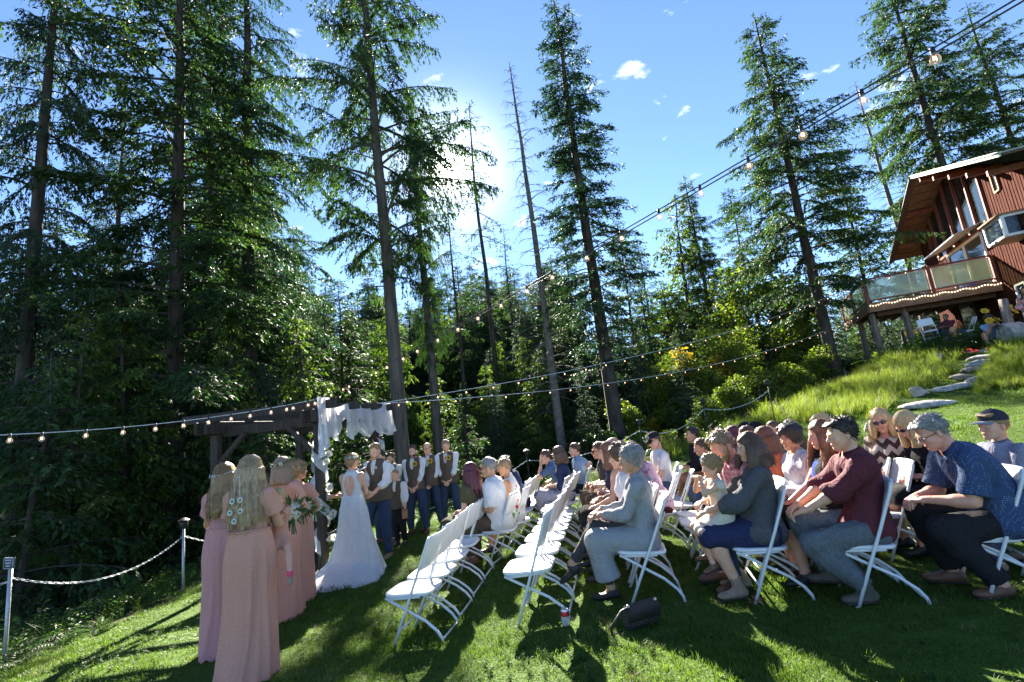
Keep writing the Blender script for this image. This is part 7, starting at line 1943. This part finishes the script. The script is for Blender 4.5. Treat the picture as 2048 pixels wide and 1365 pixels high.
q = np.array(P3) + np.array([.085, .49]) * 2.2; put_chair(q[0], q[1], 'white folding chair under the woman with the auburn bob', 79); person('woman with an auburn bob in a sleeveless dark floral top', (q[0] - .08, q[1]), 82, 'f', .98, 'light', top=(C_dkfl, 0, dict(hem=.12)), bottom=('skirt', C_black, 1.2), shoes=('heel', L_black), hair=('bob', 'auburn'), near=1, seed=63, pose='sit', lean=3, hunch=6, arms=('knee', 'lap'), head=(4, -6, 0), girth=1.1)
p = seat_at(1262, 985, 5.9, 'white folding chair under the bald man', 77); person('bald man with a pink scalp behind the woman in grey', p, 78, 'm', 1.0, 'pink', top=(C_blue, .8, dict(collar=True)), bottom=('trousers', C_brown, 1.95), shoes=('shoe', L_brown), hair=('fringe', 'grey'), near=1, seed=64, pose='sit', lean=10, hunch=10, arms=('clasp', 'clasp'), girth=1.1, head=(0, -18, 0))
p = seat_at(1238, 965, 6.8, 'white folding chair under the shaven man in sunglasses', 77); person('shaven-headed man in black sunglasses and a blue shirt', p, 84, 'm', 1.03, 'light', top=(C_sky, .8, dict(collar=True)), bottom=('trousers', C_brown, 1.95), shoes=('shoe', L_brown), hair=('buzz', 'stubble'), glasses='sun', near=1, seed=65, pose='sit', lean=2, arms=('clasp', 'clasp'), girth=1.1, head=(16, 0, 0))
p = seat_at(1222, 960, 7.3, 'white folding chair under the man half hidden by the shaven guest', 77); person('dark-haired man with sunglasses half hidden behind the shaven guest', p, 84, 'm', 1.0, 'tan', top=(C_char, .8, dict(collar=True)), bottom=('trousers', C_brown, 1.95), shoes=('shoe', L_brown), hair=('short', 'brown'), glasses='sun', near=1, seed=66, pose='sit', lean=8, hunch=6, arms=('clasp', 'clasp'), head=(8, -4, 0))
p = seat_at(1312, 975, 5.9, 'white folding chair under the woman in the pink blouse', 74); person('woman with long blond-streaked hair bowed over, in a pink floral blouse', p, 92, 'f', 1.0, 'light', top=(C_pinkfl, 1.7, dict(hem=.1, loose=.03, off=.02)), bottom=('trousers', C_maroon, 1.9), shoes=('heel', L_black), hair=('bob', 'ombre'), near=1, seed=67, pose='sit', lean=14, hunch=10, arms=('lap', 'lap'), head=(20, -30, 0))
p = seat_at(1326, 940, 7.6, 'white folding chair under the man in the grey cap', 74); person('man in a grey and black cap and sunglasses with a white T-shirt', p, 92, 'm', 1.03, 'light', top=(C_white, .75, {}), bottom=('trousers', C_denim2, 1.95), shoes=('shoe', L_brown), hair=('short', 'brown'), glasses='sun', near=1, seed=68, cap=(C_black, C_black, False, cloth('cap_grey', (.30, .32, .34))), pose='sit', lean=4, arms=('clasp', 'clasp'), head=(14, -14, 8))
p = seat_at(1400, 945, 8.2, 'white folding chair under the man in the black shirt', 72); person('upright dark-haired man in a black shirt and tan trousers', p, 84, 'm', 1.04, 'tan', top=(C_black, 1.5, dict(collar=True)), bottom=('trousers', L_tan, 1.95), shoes=('shoe', L_brown), hair=('short', 'dark'), near=1, seed=69, pose='sit', lean=2, arms=('lap', 'lap'), head=(6, 0, 0))
p = seat_at(1432, 950, 6.9, 'white folding chair under the boy in the bright blue shirt', 72); person('boy with short brown hair in a bright blue shirt and jeans', p, 84, 'm', .86, 'tan', top=(cloth('bright_blue', (.06, .20, .50), .2), .7, {}), bottom=('trousers', C_denim2, 1.95), shoes=('shoe', L_brown), hair=('short', 'brown'), near=1, seed=70, headsize=1.1, pose='sit', lean=10, hunch=8, arms=('lap', 'lap'), head=(0, -12, 0))
# fourth row: mother, toddler, father
P4 = chair_from_foot(1508, 1210, 77); put_chair(P4[0], P4[1], 'white folding chair under the woman in the dark grey sweater', 77)
mum = person('woman with straight brown hair in a dark grey sweater and navy skirt holding a toddler', (P4[0] + .05, P4[1]), 80, 'f', .96, 'light', top=(C_sweater, 1.72, dict(off=.020, hem=.2, loose=.02, amp=.008)), bottom=('skirt', C_navysk, 1.02), shoes=('boot', L_suede), hair=('bob', 'brown'), near=2, seed=71, pose='sit', lean=-8, hunch=6, girth=1.2, head=(14, -6, 0), legs=((-.10, .30, .09), (.10, .22, .10)), arms=((-.06, .40, .70, .3, .8, -.2, .4, 0, -1, .5), (.12, .40, .74, -.7, .6, 0, -.2, 0, -1, .6)))
f4 = R(80); tpos = rel(mum.t, f4, .02, .28)
person('toddler with fair curls in a cream dress on the grey-sweatered woman\'s lap', tpos, 92, 'f', .56, 'light', top=(C_cream, .3, dict(off=.025, hem=.1, openback=False)), bottom=('skirt', C_cream, .8), shoes=('shoe', L_brown), hair=('curlyshort', 'darkblonde'), near=2, seed=72, headsize=1.32, z=float(mum.t.location[2]) + .56, pose='sit', seat=.0, lean=2, arms=('lap', 'lap'), head=(8, -6, 0), legs=((-.14, .34, -.52, 0, 1, 1, -.1, 1, -.3), (.10, .30, -.46)))
p = seat_at(1512, 1010, 4.35, 'white folding chair under the bearded man', 77); person('fair bearded man in a plaid shirt bending towards the toddler', p, 96, 'm', 1.03, 'pink', top=(C_plaid, 1.5, dict(collar=True)), bottom=('trousers', C_denim, 1.95), shoes=('shoe', L_brown), hair=('short', 'sandy'), near=2, seed=73, beard='sandy', pose='sit', lean=12, hunch=10, arms=('lap', 'lap'), head=(10, -28, 0))
# fifth row: blue dress, cardigan, red hair
p = seat_at(1672, 1030, 4.15, 'white folding chair under the woman in the blue and black dress', 75); bw = person('woman with long auburn hair and a hoop earring in a royal blue and black dress', p, 80, 'f', .98, 'pink', top=(C_black, 0, dict(hem=.1, off=.014)), bottom=('skirt', C_black, 1.05), shoes=('heel', L_black), hair=('long', 'auburn'), hlen=.30, near=2, seed=74, pose='sit', lean=-3, girth=1.2, arms=('knee', 'knee'), head=(4, -8, 0))
def blue_panels():
    b = bw; S = SDF(.013, .02); S.ell(b.C + b.f2 * .075 - b.u2 * .02, (.125, .075, .15), rot_axes(b.r2, b.f2, b.u2)); V, Q = S.mesh(); link('blue_bodice', make_mesh('blue_bodice', V, Q, None, [C_royal]), b.t)
    q = MB(); V = []; n = 14
    for j in range(10):
        f = j / 9
        for i in range(n):
            u = i / (n - 1) - .5; c = b.N - b.f2 * (.125 + .09 * f) + b.r2 * u * .34 + v3(0, 0, -.02 - .62 * f); V.append(c - b.f2 * (.03 * math.cos(u * 3) + .012 * math.sin(u * 22)))
    i, j = np.meshgrid(np.arange(n - 1), np.arange(9), indexing='ij'); q.add(V, np.stack([j * n + i, j * n + i + 1, (j + 1) * n + i + 1, (j + 1) * n + i], -1).reshape(-1, 4)); o = q.build('blue_drape', C_royal, b.t); o.modifiers.new('thick', 'SOLIDIFY').thickness = .006
    q = MB(); w = lambda x, y, z: b.H + b.RH @ v3(x, y, z); 
    q.tube([w(-.092, -.01 + .024 * math.cos(a), -.075 + .024 * math.sin(a)) for a in np.linspace(0, 6.283, 17)], .006, 6, cap=False); q.build('earring', mat('silver', (.6, .62, .65), rough=.25, metal=.8), b.t)
blue_panels()
p = seat_at(1618, 1010, 4.7, 'white folding chair under the woman in the pale cardigan', 76); person('woman with dark curly hair tied back in a pale grey cardigan', p, 88, 'f', .97, 'tan', top=(C_gauze, 1.9, dict(hem=.1, off=.022, loose=.02)), bottom=('trousers', C_denim, 1.9), shoes=('shoe', L_black), hair=('curly', 'dark'), near=1, seed=75, pose='sit', lean=0, hunch=8, arms=('lap', 'lap'), head=(22, -8, 0), girth=1.15, hairpuff=.95)
p = seat_at(1562, 980, 5.2, 'white folding chair under the red-haired girl', 76); person('girl with long straight red hair in a coral top', p, 86, 'f', .99, 'light', top=(C_orange, .6, dict(hem=.1)), bottom=('trousers', C_denim, 1.9), shoes=('shoe', L_black), hair=('long', 'red'), hlen=.32, near=1, seed=76, pose='sit', lean=6, arms=('lap', 'lap'), head=(0, -8, 0))
p = seat_at(1520, 965, 6.0, 'white folding chair under the dark-haired guest in charcoal', 76); person('dark-haired man in a charcoal shirt behind the red-haired girl', p, 84, 'm', 1.0, 'light', top=(C_char, .8, dict(collar=True)), bottom=('trousers', C_denim, 1.95), shoes=('shoe', L_black), hair=('short', 'brown'), near=1, seed=77, pose='sit', lean=4, arms=('lap', 'lap'), head=(0, -6, 0))
FARH = [(1454, 930, 7.2, 'f', ('bob', 'brown'), C_navy, 'woman with brown hair just visible behind the bearded man', None, None), (1482, 930, 7.0, 'f', ('bob', 'maroon'), C_grey, 'woman with reddish brown hair behind the brown bob', None, None),
        (1506, 925, 7.6, 'm', ('short', 'dark'), C_black, 'man in a black cap and sunglasses lifting a drink', (C_black, C_black), 'sun'), (1527, 925, 7.2, 'm', ('short', 'dark'), C_char, 'man in a black cap with a pale emblem on the front', (C_black, C_black, False, C_black), None),
        (1563, 920, 6.9, 'm', ('buzz', 'brown'), C_slate, 'man with close-cropped hair in the back row', None, None), (1600, 925, 6.6, 'm', ('buzz', 'sandy'), C_brown, 'man with thin cropped hair behind the dark curls', None, None), (1664, 930, 6.2, 'f', ('curly', 'blonde'), C_cream, 'woman with curled blond hair behind the auburn-haired woman', None, None)]
for i, (px, py, y, sx, hr, tm, lab, cp, gl) in enumerate(FARH):
    p = seat_at(px, py, y, 'folding chair under the ' + lab.split(' in the back')[0].split(' on the front')[0], 74); bb = person(lab, p, 86, sx, 1.0, 'light', top=(tm, .8, dict(collar=sx == 'm')), bottom=('trousers', C_denim, 1.95), shoes=('shoe', L_black), hair=hr, near=0, seed=80 + i, glasses=gl, cap=cp, pose='sit', lean=3, arms=('face' if i == 2 else 'lap', 'lap'), head=(6, -4, 0))
    if i == 3:
        q = MB(); c = bb.H + bb.RH @ v3(0, .103, .088); q.tube([c + bb.RH @ v3(.022 * math.sin(a), .002, .016 * math.cos(a)) for a in np.linspace(.6, 5.6, 12)], .0035, 4); q.build('cap_emblem', C_white, bb.t)
# maroon shirt and blue shirt in front, right
P5 = chair_from_foot(1716, 1215, 70); put_chair(P5[0], P5[1], 'white folding chair under the young man in the maroon shirt', 70)
mar = person('young man with tousled dark hair in a maroon shirt, hands clasped at his knees', (P5[0] + .07, P5[1] - .02), 74, 'm', .99, 'light', top=(C_maroon, 1.25, dict(collar=True, off=.022, loose=.018, hem=.1, amp=.010)), bottom=('trousers', C_slate, 1.93, dict(loose=.02, amp=.011)), shoes=('boot', L_olive), hair=('short', 'dark'), near=2, seed=91, pose='sit', lean=-7, hunch=14, girth=.98, head=(4, -8, 0), legs=((-.15, .16, .09), (.14, .28, .13)),
             arms=((-.05, .43, .62, .55, .75, -.25, .3, .2, -1, .7), (.05, .46, .64, -.5, .8, -.25, -.3, .2, -1, .7)))
P6 = chair_from_foot(1975, 1200, 66); put_chair(P6[0], P6[1], 'white folding chair under the stooping man in the dotted shirt', 66)
blu = person('stooping older man with glasses in a navy dotted shirt and black jeans', (P6[0] + .12, P6[1] - .05), 72, 'm', 1.0, 'pink', top=(C_bluedot, .85, dict(collar=True, off=.024, loose=.03, hem=.1, amp=.010)), bottom=('trousers', C_black, 1.95, dict(loose=.025, amp=.010)), shoes=('shoe', L_brown), hair=('short', 'grey'), glasses='clear', near=2, seed=92, pose='sit', lean=11, hunch=24, girth=1.22, head=(4, -26, 0), legs=((-.14, .20, .09), (.14, .34, .09)),
             arms=((-.06, .46, .63, .6, .7, -.2, .2, .1, -1, .6), (.07, .47, .63, -.6, .7, -.2, -.2, .1, -1, .6)))
p = seat_at(1795, 968, 5.0, 'white folding chair under the woman in the chevron blouse', 70, False); person('blond woman in dark sunglasses and a brown and cream chevron blouse', p, 108, 'f', 1.0, 'pink', top=(C_chev, 1.6, dict(hem=.1, off=.022, loose=.025)), bottom=('trousers', C_black, 1.9), shoes=('shoe', L_black), hair=('long', 'blonde'), hlen=.16, glasses='sun', near=2, seed=93, pose='sit', lean=2, arms=('lap', 'lap'), head=(24, -8, 8), girth=1.1)
put_chair(p[0] + .02, p[1] - .02, 'white folding chair under the woman in the chevron blouse', 74)
p = seat_at(1893, 990, 4.5, 'white folding chair under the bowed blond woman in black', 68); person('blond woman in a black top with bare shoulders, bowing her head', p, 82, 'f', .98, 'pink', top=(C_black, 1.7, dict(scoop=.06, hem=.1)), bottom=('skirt', C_black, 1.1), shoes=('heel', L_black), hair=('long', 'blonde'), hlen=.22, glasses='sun', near=1, seed=94, pose='sit', lean=6, hunch=14, arms=('lap', 'lap'), head=(6, -34, 0))
p = seat_at(2030, 1000, 3.9, 'white folding chair under the boy in the dark cap', 66); person('boy in a dark cap with a lavender-grey shirt and small bow tie', p, 82, 'm', .84, 'light', top=(C_lav, .8, dict(collar=True, off=.02)), bottom=('trousers', C_denim, 1.95), shoes=('shoe', L_suede), hair=('short', 'darkblonde'), near=2, seed=95, headsize=1.1, cap=(cloth('cap_navy', (.030, .033, .045)), cloth('cap_brim_grey', (.22, .22, .25))), pose='sit', lean=2, arms=('lap', 'lap'), head=(6, 2, 0))
p = seat_at(2185, 1010, 3.75, 'white folding chair at the picture edge under the guest with a red cup', 64); person('guest in a pale cap and red shirt cut off by the picture edge', p, 80, 'm', 1.0, 'pink', top=(C_red, .7, {}), bottom=('trousers', C_denim, 1.95), shoes=('shoe', L_suede), hair=('short', 'grey'), near=1, seed=96, cap=(C_cream, C_cream), pose='sit', lean=6, arms=('hold', 'hold'), head=(0, 0, 0))

# ------------------------------------------------------------------ people by the lodge
def lodge_people():
    p = on_ground(1985, 694); person('boy with a dark curly mop in a blue T-shirt sitting on the top step', (p[0], p[1]), 160, 'm', .98, 'tan', top=(C_sky, .7, {}), bottom=('shorts', C_tan, 1.0), shoes=('shoe', L_brown), hair=('curly', 'dark'), near=0, seed=101, pose='sit', seat=.16, lean=16, hunch=8, arms=('clasp', 'clasp'), legs=((-.28, .42, .0, -.4, .6, 1), (.28, .42, .0, .4, .6, 1)), head=(0, -14, 0), hairpuff=1.15)
    p = on_ground(1908, 690); put_chair(p[0] - .45, p[1] + .3, 'white folding chair on the rocks in front of the lodge door', 150, gz(p[0], p[1]) + .25); put_chair(p[0] + .5, p[1] - .2, 'low white folding chair frame beside the one on the rocks', 60, gz(p[0], p[1]) + .05)
    person('person in a plum shirt lounging behind the chairs by the lodge', (p[0] + .35, p[1] + .5), 110, 'm', .95, 'dark', top=(C_maroon, 1.6, {}), bottom=('trousers', C_denim, 1.95), shoes=('shoe', L_black), hair=('short', 'dark'), near=0, seed=102, pose='sit', seat=.30, lean=-18, arms=('lap', 'lap'), legs=('fwd', 'fwd'))
    p = on_ground(1945, 694); person('person in jeans and a pale cap bending low beside the boy on the step', (p[0] + .1, p[1] + .2), 100, 'm', .95, 'tan', top=(C_char, 1.2, {}), bottom=('trousers', C_denim, 1.95), shoes=('shoe', L_black), hair=('short', 'blonde'), near=0, seed=103, pose='sit', seat=.12, lean=48, hunch=20, arms=((-.15, .5, .2), (.15, .5, .2)), legs=('back', 'sit'))
    p = at_y(2085, 690, 13.5); person('woman in a pink plaid shirt at the picture edge by the lodge corner', (p[0], 13.5), 120, 'f', 1.0, 'tan', top=(C_plaid, 1.7, {}), bottom=('trousers', C_denim, 1.95), shoes=('shoe', L_black), hair=('long', 'dark'), near=0, seed=104, pose='stand', arms=('hold', 'hold'), head=(0, -10, 0))
    p = at_y(2032, 690, 14.5); t = thing('log_post', 'stubby log post in front of the lodge corner', 'post', (p[0], p[1], gz(p[0], p[1]))); q = MB(); q.tube([(0, 0, -.3), (-.03, 0, .6), (.02, 0, 1.45)], [.15, .125, .11], 10); q.build('log', M_post, t)
lodge_people()

# ------------------------------------------------------------------ small things on the grass
def soda_can():
    p = on_ground(1133, 1252); t = thing('soda_can', 'red, white and silver drinks can standing in the grass by a chair foot', 'can', (p[0], p[1], p[2])); q = MB(); q.lathe([(.0, .004), (.024, .002), (.031, .012), (.033, .018), (.033, .104), (.027, .118), (.0265, .122)], n=18)
    m = bpy.data.materials.new('can_print'); m.use_nodes = True; nt = m.node_tree; N = nt.nodes; Lk = nt.links; b = N['Principled BSDF']; b.inputs['Roughness'].default_value = .3; b.inputs['Metallic'].default_value = .3
    tc = N.new('ShaderNodeTexCoord'); sp = N.new('ShaderNodeSeparateXYZ'); Lk.new(tc.outputs['Object'], sp.inputs[0]); cr = N.new('ShaderNodeValToRGB'); mp = N.new('ShaderNodeMath'); mp.operation = 'MULTIPLY'; mp.inputs[1].default_value = 8.0; Lk.new(sp.outputs[2], mp.inputs[0]); Lk.new(mp.outputs[0], cr.inputs[0]); e = cr.color_ramp; e.interpolation = 'CONSTANT'
    e.elements[0].color = (.62, .60, .58, 1); e.elements[1].position = .58; e.elements[1].color = (.45, .02, .03, 1); x = e.elements.new(.86); x.color = (.65, .65, .66, 1); Lk.new(cr.outputs[0], b.inputs['Base Color'])
    q.build('can_body', m, t); q = MB(); q.lathe([(.0265, .122), (.0245, .119), (.0, .1185)], n=18); q.ball((0, .008, .1195), (.008, .012, .0015), 8, 4); q.build('can_lid', mat('aluminium', (.6, .6, .62), rough=.3, metal=.9), t)
soda_can()
def handbag(name, label, px, py, w_, h_, d_, m, rz, lean=0, strap=True, y=None):
    p = on_ground(px, py); t = thing(name, label, 'bag', (p[0], p[1], p[2]), R(rz)); t.rotation_euler[0] = R(lean); q = MB(); n = 12
    S = SDF(.012, .02); S.box((0, 0, h_ / 2), (w_ / 2, d_ / 2, h_ / 2), .03); S.ell((0, 0, h_ * .35), (w_ * .48, d_ * .62, h_ * .33)); V, Q = S.mesh(wrinkle(5, .003, 40)); link('bag_body', make_mesh('bag_body', V, Q, None, [m]), t)
    q = MB(); q.box((0, -d_ * .52, h_ * .72), (w_ * .98, .012, h_ * .5), None, bev=.005); q.build('flap', mat('bag_flap_' + name, (.028, .022, .02), rough=.6), t)
    q = MB()
    for s in (-1, 1): q.tube([(s * w_ * .42, 0, h_ * .95), (s * w_ * .42, 0, h_ * 1.05)], .012, 8)
    q.build('buckle', mat('pale_metal', (.55, .5, .4), rough=.3, metal=.8), t)
    q = MB(); q.tube([(-w_ * .42, 0, h_ * .95), (-w_ * .75, -.05, h_ * 1.15), (-w_ * 1.05, -.06, h_ * .6), (-w_ * .95, -.04, .02), (-w_ * .5, -.02, .015)] if strap else [(-w_ * .38, 0, h_), (-w_ * .2, 0, h_ * 1.6), (w_ * .2, 0, h_ * 1.6), (w_ * .38, 0, h_)], .011, 6); q.build('strap', L_black, t)
handbag('handbag', 'dark patterned handbag lying in the grass behind the chair of the woman in grey', 1280, 1250, .27, .18, .09, pat_mat('bag_weave', 'check', (.075, .066, .055), (.035, .03, .027), 75.), 20, 22)
handbag('tote_bag', 'black tote bag standing in the aisle by the checked trousers', 1071, 1018, .34, .28, .12, L_black, 70, 0, False)
def leaf():
    p = on_ground(1512, 1213); t = MB()
    for k in range(5): a = k * 1.26; t.add([(0, 0, .03), (.05 * math.cos(a - .3), .05 * math.sin(a - .3), .05), (.09 * math.cos(a), .09 * math.sin(a), .03 + .02 * (k % 2)), (.05 * math.cos(a + .3), .05 * math.sin(a + .3), .055)], [[0, 1, 2, 3]])
    o = t.build('fallen_leaf', mat('dry_leaf', (.22, .085, .045), (.30, .14, .07), 30, .8), None, False); o.location = p; tag(o, 'dry reddish brown leaf in the grass at a chair foot', 'leaf')
leaf()
